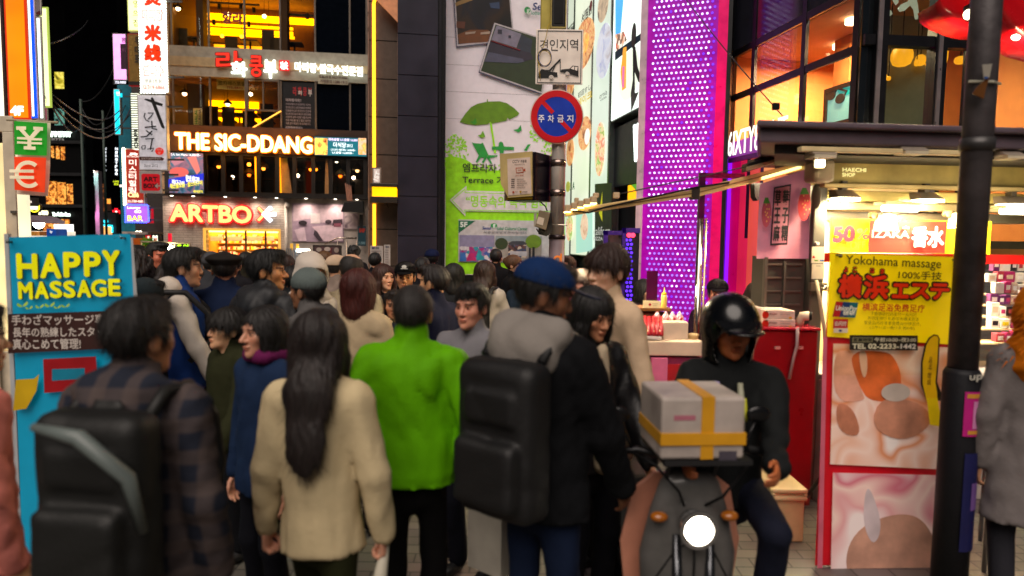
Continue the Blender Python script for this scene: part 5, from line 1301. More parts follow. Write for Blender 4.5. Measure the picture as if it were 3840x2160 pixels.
GB = FR(1870,700,20,8)
uL,uR = GB.uv(1668,600)[0],GB.uv(2122,600)[0]
t = T('plaza_building','plain grey plaza building behind the green banner','building',GB,(uL + uR) / 2,0)
t.part('wall',MB().box(uL,uR,.06,6,GB.uv(1870,1050)[1],12),P('#5a565c',.6)); t.part('plinth',MB().box(uL,uR,.0,6,GB.uv(1870,1050)[1] - .02,GB.uv(1870,1032)[1]),BLK)
t.part('ground_glass',MB().box(uL,uR,.3,6,0,GB.uv(1870,1052)[1]),P('#4a6a62',.2))
GRN,GRD,PAP = P('#9ae80a',.5),P('#1f9a3c',.5),P('#e8dee8',.5,var=.03)
rg = random.Random(8)
def leafy(cx,cy,rx,ry,n,mat,nm):
 o = []
 for i in range(n):
  a_,r_ = rg.uniform(0,6.3),math.sqrt(rg.random()); x,y = cx + rx * r_ * math.cos(a_),cy + ry * r_ * math.sin(a_); b_ = rg.uniform(0,6.3); L_,W_ = rg.uniform(7,14),rg.uniform(2.5,4.5)
  o.append(('p',[(x,y),(x + L_ * .5 * math.cos(b_) - W_ * math.sin(b_),y + L_ * .5 * math.sin(b_) + W_ * math.cos(b_)),(x + L_ * math.cos(b_),y + L_ * math.sin(b_)),(x + L_ * .5 * math.cos(b_) + W_ * math.sin(b_),y + L_ * .5 * math.sin(b_) - W_ * math.cos(b_))],mat,nm))
 return o
Z5 = lambda pts: [(1400 + x / 2.8975,y / 2.8975) for x,y in pts]
Z6 = lambda pts: [(1600 + x / 2.414,450 + y / 2.414) for x,y in pts]
t = T('plaza_banner','huge white and green wall banner with a parasol drawing and a left arrow','banner',GB,GB.uv(1870,700)[0],GB.uv(1870,1031)[1])
a = GB.bb(1671,-260,2120,1031); t.part('sheet',MB().box(a[0],a[1],-.02,.055,a[2],a[3]),PAP)
seams = MB()
for y in (150,252,352,452): seams.box(a[0],a[1],-.024,-.021,GB.uv(1870,y)[1],GB.uv(1870,y)[1] + .008)
t.part('seam',seams,P('#938b92'))
lay(GB,[('p',[(1671,590),(1690,585),(1720,590),(1750,600),(1790,628),(1840,640),(1900,636),(1980,625),(2060,590),(2118,580),(2118,1028),(1671,1028)],GRN,'green_ground')],-.022,t)
lay(GB,leafy(1712,570,42,62,130,GRN,'tree_drawing') + leafy(1700,620,40,40,70,GRN,'tree_drawing') + leafy(2020,500,38,34,55,GRN,'tree_drawing') + leafy(2060,560,30,40,40,GRN,'tree_drawing') + leafy(1830,628,90,14,60,GRN,'tree_drawing'),-.026,t,step=.00003)
lay(GB,[('p',Z5([(940,1325),(1000,1235),(1060,1165),(1130,1128),(1232,1106),(1236,1078),(1244,1078),(1246,1104),(1370,1100),(1450,1120),(1530,1175),(1586,1230),(1570,1255),(1478,1300),(1458,1278),(1446,1312),(1280,1345),(1266,1324),(1246,1350),(1108,1362),(1000,1346)]),P('#5f8a08',.5),'parasol_drawing'),('p',Z5([(1264,1326),(1276,1326),(1296,1449),(1280,1449)]),GRN,'parasol_drawing'),('p',Z6([(575,30),(590,30),(630,300),(610,300)]),GRN,'parasol_drawing'),
 ('p',Z6([(408,200),(420,208),(488,215),(508,204),(560,318),(640,318),(640,330),(570,345),(595,398),(580,398),(545,340),(512,395),(500,380),(525,342),(490,340),(455,385),(443,380),(472,320)]),GRD,'chair_drawing'),
 ('p',Z6([(590,240),(650,240),(655,205),(672,195),(690,205),(700,240),(790,245),(790,272),(700,270),(695,300),(660,300),(665,272),(592,268)]),GRD,'table_drawing'),('p',Z6([(880,275),(915,222),(942,218),(905,280)]),GRD,'chair_drawing'),
 ('p',Z6([(782,90),(825,82),(852,45),(860,95),(830,112)]),GRD,'butterfly_drawing'),('p',Z6([(462,140),(490,132),(508,96),(530,150),(500,165)]),P('#6aa818',.5),'butterfly_drawing'),('p',Z5([(1050,1322),(1085,1318),(1108,1280),(1125,1335),(1095,1355)]),P('#2f8a1c',.5),'butterfly_drawing'),
 ('t','엠프라자 4층',1735,614,1920,648,P('#15171a',.5),dict(bold=.015),'lettering'),('t','Terrace 가든',1734,660,1925,690,P('#15171a',.5),dict(bold=.012),'lettering'),
 ('p',Z6([(210,725),(360,595),(360,640),(1250,662),(1250,840),(350,825),(350,872)]),P('#dcd4da',.5),'arrow'),('p',Z6([(224,726),(350,618),(350,654),(1250,676),(1250,682),(344,661),(344,634),(234,727),(340,838),(340,812),(1250,826),(1250,832),(346,820),(346,852)]),GRN,'arrow_line'),
 ('t','“명동속의 녹색 쉼터',1747,735,2050,779,GRN,dict(bold=.025),'lettering')],-.04,t,step=.0015)
def photo(pts,mat,extra=()):
 c = (sum(p[0] for p in pts) / 4,sum(p[1] for p in pts) / 4); ins = [(p[0] + (c[0] - p[0]) * .045,p[1] + (c[1] - p[1]) * .05) for p in pts]
 return [('p',[(p[0] - 3,p[1] + 4) for p in pts],P('#3a3a58',.6),'photo_print'),('p',pts,P('#b8b0b6',.5),'photo_print'),('p',ins,mat,'photo_print')] + list(extra)
lay(GB,photo([(1697,-120),(1905,-120),(1928,150),(1714,174)],PIC('terrace',['#05060a','#0a0a18','#2a1808','#0a0806','#140c06'],.9,0,2),[('p',[(1716,130),(1760,112),(1830,112),(1845,128),(1828,158),(1722,164)],P('#6a3a14'),'photo_print'),('p',[(1706,12),(1775,-20),(1775,0),(1710,24)],P('#8a6a3a'),'photo_print'),('p',[(1835,12),(1872,8),(1874,34),(1840,30)],P('#2a3a5a'),'photo_print'),('p',[(1712,80),(1745,82),(1742,108),(1712,104)],P('#5a2a14'),'photo_print'),('p',[(1745,122),(1785,118),(1780,126),(1745,130)],P('#a08a7a'),'photo_print'),('p',[(1802,122),(1838,118),(1836,128),(1802,130)],P('#a08a7a'),'photo_print')]) +
 photo([(1854,86),(2062,152),(2034,352),(1797,269)],P('#26341a',.5),[('p',[(1862,96),(1955,128),(1936,180),(1842,150)],P('#7a7488'),'photo_print'),('p',[(1955,130),(1996,150),(1990,200),(1936,190)],P('#2a3040'),'photo_print'),('p',[(1838,155),(1990,200),(2000,222),(1950,236),(1826,200)],P('#2a2434'),'photo_print'),('p',[(1832,196),(1960,222),(1966,232),(1940,238),(1815,232)],P('#4a4a60'),'photo_print'),('l',[(1842,155),(1950,190)],5,P('#7a1a2a'),'photo_print'),('r',1866,112,1882,128,P('#2a2838'),'photo_print'),('r',1906,134,1916,144,P('#2a2838'),'photo_print')]) +
 [('t','Se',1995,12,2030,40,P('#1c2a6a'),dict(bold=.03,shear=.15),'logo_lettering'),('t','lobal Cultural',1990,44,2095,60,P('#2a8a6a'),dict(bold=.01,shear=.15),'logo_lettering'),('o',1977,40,12,13,P('#2a8a4a'),'logo_mark'),('t','g',1974,36,1986,54,P('#c8d8c8'),dict(bold=.03),'logo_mark')],-.07,t,step=.002)
t = board('centre_panel','white panel for a fifth-floor cultural centre with two group photos','sign',GB,1719,826,2078,984,.02,P('#c8c4c8',.5),None,
 [('p',[(1720,827),(1783,828),(1720,874)],P('#0f6a4a',.5),'corner'),('t','5F',1725,832,1753,852,P('#e8f0ec'),dict(bold=.05),'lettering'),('t','Seoul',1808,849,1840,861,P('#1c3a8a'),dict(bold=.03,shear=.15),'lettering'),('o',1852,846,12,9,P('#1f9a4a'),'logo_mark'),('t','g',1848,840,1858,856,P('#e8f0ec'),dict(bold=.04),'logo_mark'),('t','lobal Cultural Center',1863,851,1978,863,P('#1f8a62'),dict(bold=.015,shear=.15),'lettering'),('t','서울글로벌문화체험센터',1812,867,1973,877,P('#3a3a44'),dict(),'lettering'),
 ('r',1723,882,1853,981,P('#8a86a8',.5),'group_photo'),('r',1723,926,1853,981,PIC('costumes',['#3a5aa8','#a02a78','#d0c8d0','#2a8aa0','#8a6aa0','#c8b0a0'],9,0,3,0,kind='voronoi'),'group_photo'),('p',[(1725,946),(1745,946),(1749,980),(1724,980)],P('#2a6ab8'),'group_photo'),('p',[(1758,950),(1778,950),(1786,978),(1748,978)],P('#b81a6a'),'group_photo'),('p',[(1788,950),(1800,948),(1808,976),(1786,976)],P('#1a9aa8'),'group_photo'),('r',1727,924,1748,938,P('#d8d4dc'),'group_photo'),
 ('r',1858,885,2030,980,P('#9a928c',.5),'group_photo'),('r',1858,885,2030,906,P('#8a98a0',.5),'group_photo'),('o',1880,914,24,22,P('#283a1c'),'group_photo'),('o',2000,906,30,26,P('#6a8a20'),'group_photo'),('p',[(1905,912),(1920,904),(1962,904),(1976,914),(1968,920),(1910,920)],P('#3a3e48'),'group_photo'),('r',1905,918,1972,966,PIC('people_row',['#2a2a34','#5a3a3a','#c8b8a8','#3a4a6a','#7a5a4a'],12,0,5,0,kind='voronoi'),'group_photo'),('r',1912,942,1976,960,P('#b8b4bc'),'group_photo'),('r',1982,930,1990,976,P('#20242c'),'group_photo'),('r',1995,926,2004,978,P('#15181e'),'group_photo')],dep=-.06,step=.002)
# papers and stands before the pillar
for (x0,y0,x1,y1,lab) in ((1388,922,1436,1012,'white printed notice leaning on the pillar'),(1440,918,1463,1010,'folded narrow white notice right of the printed one')):
 f = FR((x0 + x1) / 2,960,16); a = f.bb(x0,y0,x1,y1)
 t = T('notice_stand',lab,'notice',f,(a[0] + a[1]) / 2,0); t.part('board_panel',MB().box(a[0],a[1],0,.04,a[2],a[3]),P('#b0a8a4',.6)); t.part('leg',MB().box((a[0] + a[1]) / 2 - .03,(a[0] + a[1]) / 2 + .03,.04,.1,0,a[2] + .2),BLK)
 lay(f,[('r',x0 + 6,y0 + 4,x0 + 17,y0 + 12,P('#4a4660'),'print'),('r',x0 + 20 if x1 - x0 > 30 else x0 + 8,y0 + 4,min(x1 - 3,x0 + 34),y0 + 12,P('#6a6a70'),'print')] + [('r',x0 + 5,y0 + 18 + 9 * i,x1 - 6,y0 + 21 + 9 * i,P('#8a8080'),'print') for i in range(6)],0,t)
f = FR(1222,945,14)
t = board('menu_case','dark framed menu case with food photos in the crowd','sign',f,1173,919,1278,990,.08,P('#2c1e1c',.5),P('#50343a',.4),[('o',1196,936,10,8,P('#a89a90'),'photo_print'),('o',1228,934,12,8,P('#b8a8a0'),'photo_print'),('o',1262,938,9,10,P('#988880'),'photo_print'),('r',1240,930,1243,980,P('#7a1a1a'),'photo_print'),('o',1210,968,16,8,P('#6a4038'),'photo_print')])
t.part('leg',MB().box(f.uv(1180,950)[0],f.uv(1186,950)[0],.02,.06,0,f.uv(1225,990)[1]).box(f.uv(1264,950)[0],f.uv(1270,950)[0],.02,.06,0,f.uv(1225,990)[1]),BLK)
f = FR(1115,950,16); mb = MB(); a = f.bb(1075,935,1160,985)
for i in range(16): u = a[0] + (a[1] - a[0]) * i / 15; mb.tube([(u,0,.5),(u,0,a[3] - .1 * (i % 3))],.012,5); mb.tube([(u,0,a[3] - .1 * (i % 3)),(u + .05,-.1,a[3] + .02)],.01,5)
t = T('accessory_rack','wire rack of small goods glaring in front of the pale wall','rack',f,(a[0] + a[1]) / 2,0)
t.part('wires',mb,P('#8aa0b8',.3,.7)); t.part('base',MB().box(a[0],a[1],-.1,.3,0,.55),P('#8a8078')); t.part('lamp',MB().box(f.uv(1118,940)[0],f.uv(1160,940)[0],-.1,.05,f.uv(1140,945)[1],f.uv(1140,933)[1]),E('#fff4dc',9))
t.part('price_card',MB().box(f.uv(1088,925)[0],f.uv(1098,925)[0],0,.02,f.uv(1093,938)[1],f.uv(1093,913)[1]).box(f.uv(1110,925)[0],f.uv(1120,925)[0],0,.02,f.uv(1115,938)[1],f.uv(1115,914)[1]),P('#e8b040',.5,em=.3))

# ------------------------------------------------------------------ right: advert wall, dotted light column, glass corner building
RW = Fr((5.62,0),math.degrees(math.atan2(-.983,.181)))
def rU(px,py=500): return RW.uv(px,py)[0]
AD = [('#cfd8c4','#8a6a4a'),]
uL,uR = rU(2118),rU(2424)
t = T('advert_building','dark shop building carrying the row of tall lit food adverts','building',RW,(uL + uR) / 2,0)
t.part('wall',MB().box(uL,uR,.25,5,0,14),P('#22262a',.5)); t.part('fascia',MB().box(rU(2302),uR,.02,.25,RW.uv(2360,690)[1],RW.uv(2360,455)[1]),P('#2b3136',.45))
t.part('ground_glass',MB().box(uL,uR,.2,.24,.1,RW.uv(2300,985)[1]),P('#3a5a58',.15))
mb = MB()
for x in (2118,2159,2230,2300): u = rU(x); mb.box(u - .05,u + .05,-.12,.1,0,13)
t.part('mullion',mb,P('#5a6a60',.3,.5))
t.part('lettering',MB().text('W',rU(2378),rU(2412),RW.uv(2394,604)[1],RW.uv(2394,462)[1],-.03,.04,.03),E('#f0fff8',2.6))
t.part('side_window',MB().box(rU(2360),rU(2404),.0,.03,RW.uv(2382,748)[1],RW.uv(2382,690)[1]),PIC('yellowgreen',['#3a6a10','#f0d820','#ffb400','#4a8a20'],2,1.0,3,kind='voronoi'))
def advert(name,label,x0,x1,ytop,ybot,face,items,em=1.0):
 xm = (x0 + x1) / 2; u0,u1 = rU(x0),rU(x1); v0,v1 = RW.uv(xm,ybot)[1],RW.uv(xm,ytop)[1]
 t = T(name,label,'advert',RW,(u0 + u1) / 2,v0,-.1,'tall lit food adverts')
 t.part('casing',MB().box(u0,u1,-.10,.2,v0,v1),P('#4a524c',.4)); t.part('face',MB().box(u0 + .03,u1 - .03,-.12,-.10,v0 + .03,v1 - .03),face)
 lay(RW,items,-.125,t)
 return t
PALE = E('#dfe8d0',.75,.12,.8)
FD = PIC('food',['#5a3018','#a8683a','#e0b070','#c87848','#6a3a20'],3.0,.8,4,1.5)
FD2 = PIC('salad',['#d8e8c0','#7aa030','#e8c8a0','#c86040','#f0f0d8'],3.5,.9,9,1.0)
advert('food_advert','pale lit advert with a bowl of noodles and a black Korean heading',2122,2157,-300,972,PALE,[('o',2140,300,16,60,FD,'food_picture'),('o',2139,570,14,52,FD,'food_picture'),('t','찜닭',2130,92,2154,130,P('#2a2a24'),dict(bold=.04),'lettering'),('t','PAT A',2128,684,2156,714,P('#1f7a4a'),dict(bold=.04,shear=.1),'lettering'),('o',2132,700,8,20,P('#d8e060',.5,em=.4),'logo_mark'),('o',2138,850,12,55,FD2,'food_picture')])
advert('food_advert','lit advert with a wide round plate and a red heading stamp',2162,2227,-300,960,E('#e2ead0',.8,.12,.8),[('o',2190,165,40,90,FD,'food_picture'),('o',2190,165,18,40,PIC('egg',['#f0c050','#d89040','#f0e0a0'],4,.9,2),'food_picture'),('t','서찜닭',2182,30,2222,70,P('#2a2a24'),dict(bold=.04),'lettering'),('o',2218,20,5,18,P('#a03a34'),'stamp'),('t','初回すし',2170,330,2218,352,P('#2a3a34'),dict(bold=.02),'lettering'),('t','쉐이크',2168,355,2222,385,P('#e8c820',.5,em=.4),dict(bold=.05),'lettering'),
 ('o',2196,500,24,62,FD,'food_picture'),('o',2206,512,10,30,E('#f0ece0',.9),'food_picture'),('p',[(2165,760),(2226,740),(2226,940),(2165,950)],E('#a8d8c8',.8),'food_picture'),('o',2196,850,14,50,PIC('drink',['#c89878','#e0c0a8','#a07050'],3,.8,4),'food_picture')])
advert('food_advert','lit advert with a salad roll above a dark kitchen name panel',2233,2299,-300,985,E('#d8e6d4',.8,.12,.8),[('o',2262,20,20,60,PIC('photo5',['#4a3a34','#c8b090','#7a6a5a'],2,.7,2),'food_picture'),('o',2266,190,28,100,PIC('bowl',['#8a90b0','#c8ccd8','#a8a0a0'],2,.8,5),'food_picture'),('t','ornia',2250,344,2278,362,P('#6a7a74'),dict(),'lettering'),('t','KITCHEN',2254,366,2276,374,P('#6a7a74'),dict(bold=.02),'lettering'),('o',2252,560,18,100,FD2,'food_picture'),('p',[(2234,690),(2297,685),(2297,925),(2234,930)],P('#23262a',.5),'name_panel'),('p',[(2250,800),(2262,720),(2262,830)],P('#d8d820',.5,em=.4),'star'),('t','californ',2230,850,2292,882,P('#d8dcd8',.5,em=.4),dict(bold=.0),'lettering'),('t','PIZZA KIT',2230,888,2290,902,P('#d8dcd8',.5,em=.4),dict(bold=.03),'lettering')])
advert('screen_advert','brightly lit picture of a huge black spoon and plate under a blue sky',2306,2420,-300,432,E('#f2fff2',1.2,.1,1),[('p',[(2308,-80),(2345,-80),(2325,160),(2308,165)],E('#3aa0f0',1.1),'sky_picture'),('p',[(2308,130),(2340,118),(2352,150),(2312,205)],PIC('crowd',['#d8a080','#f0e0d0','#7a5a4a','#c06050'],9,.9,2,kind='voronoi'),'crowd_picture'),('p',[(2308,195),(2412,120),(2412,145),(2308,228)],P('#2a4a6a'),'railing_picture'),
 ('o',2362,280,40,92,E('#e8f0d8',1.0),'plate_picture'),('p',[(2340,180),(2352,175),(2350,330),(2336,340),(2330,270)],E('#f0a030',1.0),'plate_picture'),('p',[(2338,250),(2345,248),(2343,330),(2336,325)],E('#e06ab0',.9),'plate_picture'),('o',2381,135,9,48,P('#15181a',.3),'spoon_picture'),('p',[(2378,175),(2388,175),(2396,250),(2412,300),(2400,310),(2385,270),(2386,350),(2400,345),(2372,420),(2370,350),(2378,300)],P('#15181a',.3),'spoon_picture')])
# gate and blue dotted door below
f = FR(2330,950,9.5)
t = T('purple_doorway','deep purple framed doorway with blue dot lights beside the light column','doorway',f,f.uv(2330,950)[0],0)
a = f.bb(2332,855,2398,1100); b = f.bb(2262,865,2330,1100)
t.part('frame',MB().box(a[0],a[0] + .05,0,.08,0,a[3]).box(a[0],a[1],0,.08,a[3] - .07,a[3]).box(b[0],b[0] + .06,0,.08,0,b[3]).box(b[0],a[0] - .004,0,.08,b[3] - .06,b[3]),P('#3a1480',.35,em=.12))
t.part('door_panel',MB().box(a[0] + .05,a[1],.05,.08,0,a[3] - .07),P('#140a28',.3)); t.part('glass',MB().box(b[0] + .06,a[0],.05,.06,0,b[3] - .06),P('#2a3038',.15))
mb = MB()
for i in range(15):
 for x in (2352,2366): u,v = f.uv(x + (i % 2) * 4,900 + i * 16); mb.disc(u,v,.02,.02,.035,.05,10)
t.part('dot_lights',mb,E('#5a28ff',1.8)); u,v = f.uv(2366,882); t.part('red_lamp',MB().ball(u - .02,.04,v,.035).ball(u + .035,.04,v,.035),E('#ff3a5a',2.5),smooth=True)
u,v = f.uv(2357,1028); t.part('handle',MB().box(u - .015,u + .015,.0,.04,v - .05,v + .05),P('#c0a080',.3,.9))

PC = FR(2430,700,11.3,-22)
def pU(x,y=500): return PC.uv(x,y)[0]
u0,u1 = pU(2418),pU(2678)
t = T('light_column','magenta column covered in a grid of glowing violet white dots','light column',PC,(u0 + u1) / 2,0)
t.part('front_panel',MB().box(u0,u1,0,.5,0,9.5),P('#a000a4',.3,em=.40)); t.part('corner_return',MB().box(u1 + .002,u1 + .155,.0,.5,0,9.5),P('#dc0060',.3,em=.42))
t.part('edge_trim',MB().box(u0 - .11,u0 - .002,-.03,.5,0,9.5),P('#d8b8c4',.3,.3,em=.12)); t.part('joint',MB().box(u1 + .157,u1 + .22,-.01,.5,0,9.5),P('#08060c',.4))
px_ = (pU(2660) - pU(2446)) / 12.0; pz = px_ * 1.17
mb = MB(); j = 0; v = .55; r_ = px_ * .25; rg = random.Random(2)
ms = [E('#ecd8ff',1.5),E('#d2b0ff',1.15),E('#b088ff',1.0),E('#8a40ff',.9)]
while v < 9.3:
 for i in range(13):
  u = pU(2446) + px_ * (i + (.5 if j % 2 else 0)) - px_ * .25
  k = 3 if (i == 12 or rg.random() < .02) else (2 if v < 2.2 and rg.random() < .75 else (0 if rg.random() < .62 else 1))
  mb.mat(k).disc(u,v,r_,r_,-.012,.0 - .001,12)
 j += 1; v += pz
d_ = t.part('led_dots',mb,ms)
mb = MB(); j = 0; v = .55
while v < 9.3:
 for i in range(13): u = pU(2446) + px_ * (i + (.5 if j % 2 else 0)) - px_ * .25; mb.ring(u,v,r_,r_ * 1.35,-.006,-.001,12)
 j += 1; v += pz
t.part('dot_rims',mb,E('#8a10e8',.55))

# glass corner building
FK = Fr((4.15,8),5)
gu0,gu1 = rU(2724),RW.uv(3206,300)[0]
zb = RW.uv(3000,455)[1] - 1.6
zT = [RW.uv(2860,325)[1],RW.uv(2860,150)[1]]
t = T('glass_building','corner building with black framed glass walls and warm orange rooms','building',RW,(gu0 + gu1) / 2,0)
fu1 = FK.uv(3980,300)[0] + 1.2
KF = T  # frame for the street-facing side
def fk(p): return p
mb = MB()
for v in zT + [zT[1] + 1.75]: mb.box(gu0,gu1,-.02,.02,v - .05,v + .05)
for x in (2724,2818,3003): u = rU(x); mb.box(u - .045,u + .045,-.025,.025,zb,12)
mb.box(gu1 - .05,gu1 + .05,-.025,.025,zb,12)
t.part('side_frame',mb,P('#0f0d12',.35,.2))
t.part('side_panes',MB().box(gu0,gu1,-.01,.01,zb,zT[1] - .06),GLASS('#fff4ea',.10)); t.part('upper_pane',MB().box(gu0,gu1,-.01,.01,zT[1] + .06,12),P('#2a2a34',.08,spec=.7))
# front side, built in the same thing through the front frame
def fpart(nm,mb,mats,**k):
 m4 = Matrix.Translation(FK.o) @ Matrix.Rotation(FK.a,4,'Z'); inv = (Matrix.Translation(RW.o) @ Matrix.Rotation(RW.a,4,'Z')).inverted()
 return t.part(nm,mb.xf(inv @ m4),mats,**k)
fz0 = FK.uv(3400,470)[1] - 1.7; ztr = FK.uv(3400,158)[1]
mb = MB()
for x,w_ in ((3286,.07),(3507,.07),(3640,.05),(3980,.06)): u = FK.uv(x,300)[0]; mb.box(u - w_,u + w_,-.08,.08,fz0,12)
mb.box(FK.uv(3225,300)[0],fu1,-.06,.06,ztr - .06,ztr + .06).box(FK.uv(3225,300)[0],fu1,-.06,.06,ztr + 1.7,ztr + 1.82)
fpart('front_frame',mb,P('#121116',.35,.2))
u = FK.uv(3276,300)[0]; fpart('mullion_cap',MB().box(u - .035,u + .02,-.1,-.081,fz0,12).box(FK.uv(3499,300)[0] - .02,FK.uv(3499,300)[0] + .03,-.1,-.081,fz0,12),P('#9a8f92',.3,.6))
fpart('corner_pane',MB().box(FK.uv(3222,300)[0],FK.uv(3268,300)[0],.0,.02,fz0,12),P('#12161a',.08,spec=.7))
fpart('front_panes',MB().box(FK.uv(3286,300)[0],fu1,-.01,.01,fz0,12),GLASS('#e8ece4',.07))
# rooms
rm = MB().mat(0).box(gu0,gu1 - .2,3.2,3.3,zb,12).box(gu0 - .02,gu0 + .08,.1,3.2,zb,12).mat(1).box(gu0,gu1,.1,3.2,zT[1] - .02,zT[1] + .04).mat(2).box(gu0,gu1,.1,3.2,zb - .1,zb)
t.part('side_room',rm,[P('#e2914e',.7,var=.06),P('#c89a6c',.8,var=.05),P('#6a5a4a',.6)])
t.part('room_column',MB().box(rU(2900) - .1,rU(2900) + .25,1.0,1.3,zb,zT[1] - .03),P('#b0703c',.6))
fm = MB().mat(0).box(FK.uv(3240,300,1)[0],FK.uv(3530,300,1)[0],1.0,1.1,fz0,12).mat(1).box(FK.uv(3440,300,2.2)[0],fu1 + 2,2.2,2.3,fz0,12).mat(2).box(FK.uv(3290,300)[0],fu1,.2,2.2,ztr + 1.7,ztr + 1.75)
fpart('front_room',fm,[P('#a8a692',.7,var=.08),P('#e0904c',.7,var=.06),P('#8a8270',.7)])
fpart('inner_column',MB().box(FK.uv(3300,300,.8)[0],FK.uv(3326,300,.8)[0],.8,.99,fz0,12),P('#5c5c58',.5))
u0,u1,v0,v1 = FK.bb(3752,330,3812,480,2.1); fpart('room_door',MB().mat(0).frame(u0 - .08,u1 + .08,v0,v1 + .1,.08,2.08,2.18).mat(1).box(u0,u1,2.12,2.16,v0,v1),[P('#3a2a1c',.5),E('#c0e8d0',.75)])
def q3(pts,y=.05): return [(FK.uv(*p,y)[0],y,FK.uv(*p,y)[1]) for p in pts]
fpart('window_decal',MB().poly([(p[0],p[2]) for p in q3([(3302,120),(3304,60),(3318,42),(3334,42),(3340,56),(3330,64),(3320,58),(3318,76),(3324,88),(3310,96),(3306,118)])],.015,.02).poly([(p[0],p[2]) for p in q3([(3358,36),(3372,20),(3398,8),(3412,-30),(3424,-30),(3434,20),(3438,50),(3434,76),(3424,76),(3418,40),(3406,24),(3384,44),(3366,48)])],.015,.02).poly([(p[0],p[2]) for p in q3([(3320,-30),(3364,-30),(3362,14),(3352,24),(3340,4)])],.015,.02),P('#d8dcd0',.5,em=.25))
# lit lamps in those rooms
def lamp_at(p,c,e,size=.25,down=True):
 ld = bpy.data.lights.new('local_light','AREA' if down else 'POINT'); ld.energy = e; ld.color = c
 if down: ld.shape = 'DISK'; ld.size = size
 else: ld.shadow_soft_size = size
 lo = bpy.data.objects.new('local_light',ld); COL.objects.link(lo); lo.location = p
 return lo
for i,(px,y,lab) in enumerate(((2860,1.0,'recessed ceiling downlight nearest the light column'),(3150,1.2,'recessed ceiling downlight above the music picture'),(2965,2.0,'recessed ceiling downlight deep in the orange room'),(3196,.6,'ceiling downlight at the building corner'))):
 u = RW.uv(px,200,y)[0]; single('downlight',lab,'ceiling lamp',RW,MB().lathe(u,y,[(.05,zT[1] - .10),(.11,zT[1] - .09),(.11,zT[1] - .03)],16),E('#fff2d8',6),'downlights in the glass building',smooth=True)
 lamp_at(RW.W(u,y,zT[1] - .14),(1,.74,.46),170,.25)
for px in (3400,3720,3860): lamp_at(FK.W(FK.uv(px,300)[0],.55 if px < 3500 else 1.0,ztr + 1.55),(1,.75,.48) if px > 3500 else (.9,.95,.8),190 if px > 3500 else 210,.3)
for i,(px,py,rx,ry,y,lab) in enumerate(((3382,212,36,36,.7,'large round orange paper lamp in the front window'),(3452,226,17,20,.9,'medium orange paper lamp right of the large one'),(3438,236,9,12,.8,'small orange lamp tucked behind the medium one'),(3476,241,7,5,.9,'tiny orange lamp between the paper lamps'),(3494,222,16,24,1.0,'orange paper lamp at the second window bar'),(3534,208,18,36,.8,'tall orange paper lamp right of the window bar'),(3602,226,20,14,.9,'bowl shaped orange lamp near the dark post'),(3312,288,13,9,.6,'small low orange lamp at the front window edge'),(3332,294,8,8,.6,'smallest low orange lamp beside it'))):
 u0,u1,v0,v1 = FK.bb(px - rx,py - ry,px + rx,py + ry,y); c = ((u0 + u1) / 2,y,(v0 + v1) / 2)
 tt = T('paper_lamp',lab,'pendant lamp',FK,c[0],v0,y,'paper lamps in the front window')
 rr_ = (u1 - u0) / 2; hh = (v1 - v0) / 2
 tt.part('lamp_shade',MB().lathe(c[0],y,[(rr_ * k,c[2] + hh * z) for k,z in ((.45,-1),(.8,-.8),(1,-.25),(1.0,.3),(.85,.75),(.5,1))],18),E('#ffa81e',1.15,.12,5),smooth=True); tt.part('cord',MB().tube([(c[0],y,v1),(c[0],y,ztr + 1.7)],.006,5),BLK)
mb = MB(); u0,u1,v0,v1 = RW.bb(3092,320,3200,470,.9)
t2 = T('music_picture','framed cyan picture of a music note in the orange room','picture',RW,(u0 + u1) / 2,v0,.9)
t2.part('frame',MB().frame(u0,u1,v0,v1,.06,.88,.95),P('#14110f',.4)); t2.part('face',MB().box(u0 + .06,u1 - .06,.91,.94,v0 + .06,v1 - .06),E('#7fd0d0',.7,.25,1.5))
def note(pts): return [RW.uv(*p,.9) for p in pts]
t2.part('note_drawing',MB().poly(note([(3140,326),(3178,338),(3175,346),(3138,334)]),.89,.9).poly(note([(3140,326),(3144,328),(3128,362),(3124,361)]),.89,.9).poly(note([(3175,338),(3178,340),(3162,376),(3158,374)]),.89,.9).disc(*RW.uv(3118,358,.9),.1,.07,.885,.9).disc(*RW.uv(3152,370,.9),.1,.07,.885,.9),P('#141a1c')); t2.part('blue_patch',MB().poly(note([(3136,330),(3196,326),(3196,350),(3150,362)]),.902,.908),E('#18b8b8',.7))
# wide lettering and shopfront under the side glass
WS = E('#fff8e8',1.25)
t = T('lingerie_shop_sign','tall narrow white lit letters reading 6IXTY8IGHT above the magenta shopfront','lit sign',RW,rU(2815),RW.uv(2815,560)[1],-.3)
ul,ur = RW.uv(2730,530,-.17)[0],RW.uv(2950,500,-.17)[0]; v0,v1 = RW.uv(2770,578,-.17)[1],RW.uv(2770,486,-.17)[1]
mb = MB()
mb.text('6IXTY8IGHT',ul,ur,v0,v1,-.17,.012,.0)
t.part('lettering',mb,WS)
t.part('backing_rail',MB().box(ul,ur,-.15,-.1,v0 - .1,v0 - .03),P('#5a1a6a',.4))
zs = RW.uv(2800,585)[1]
t = T('shopfront','magenta and orange lit shopfront under the 6IXTY8IGHT lettering','shopfront',RW,rU(2800),0)
mb = MB(); pal = [(2716,2722,'#0c0610',0),(2696,2716,'#e89a80',.45),(2742,2776,'#c8005a',.5),(2776,2812,'#d8204a',.55),(2812,2846,'#e0503a',.55),(2850,2862,'#3a1a10',.1),(2862,2905,'#f09848',.65),(2905,3060,'#e07a3a',.6)]
t.part('wall_panel',MB().box(rU(2722),rU(3100),.02,.2,0,zs),P('#a01868',.4,em=.3))
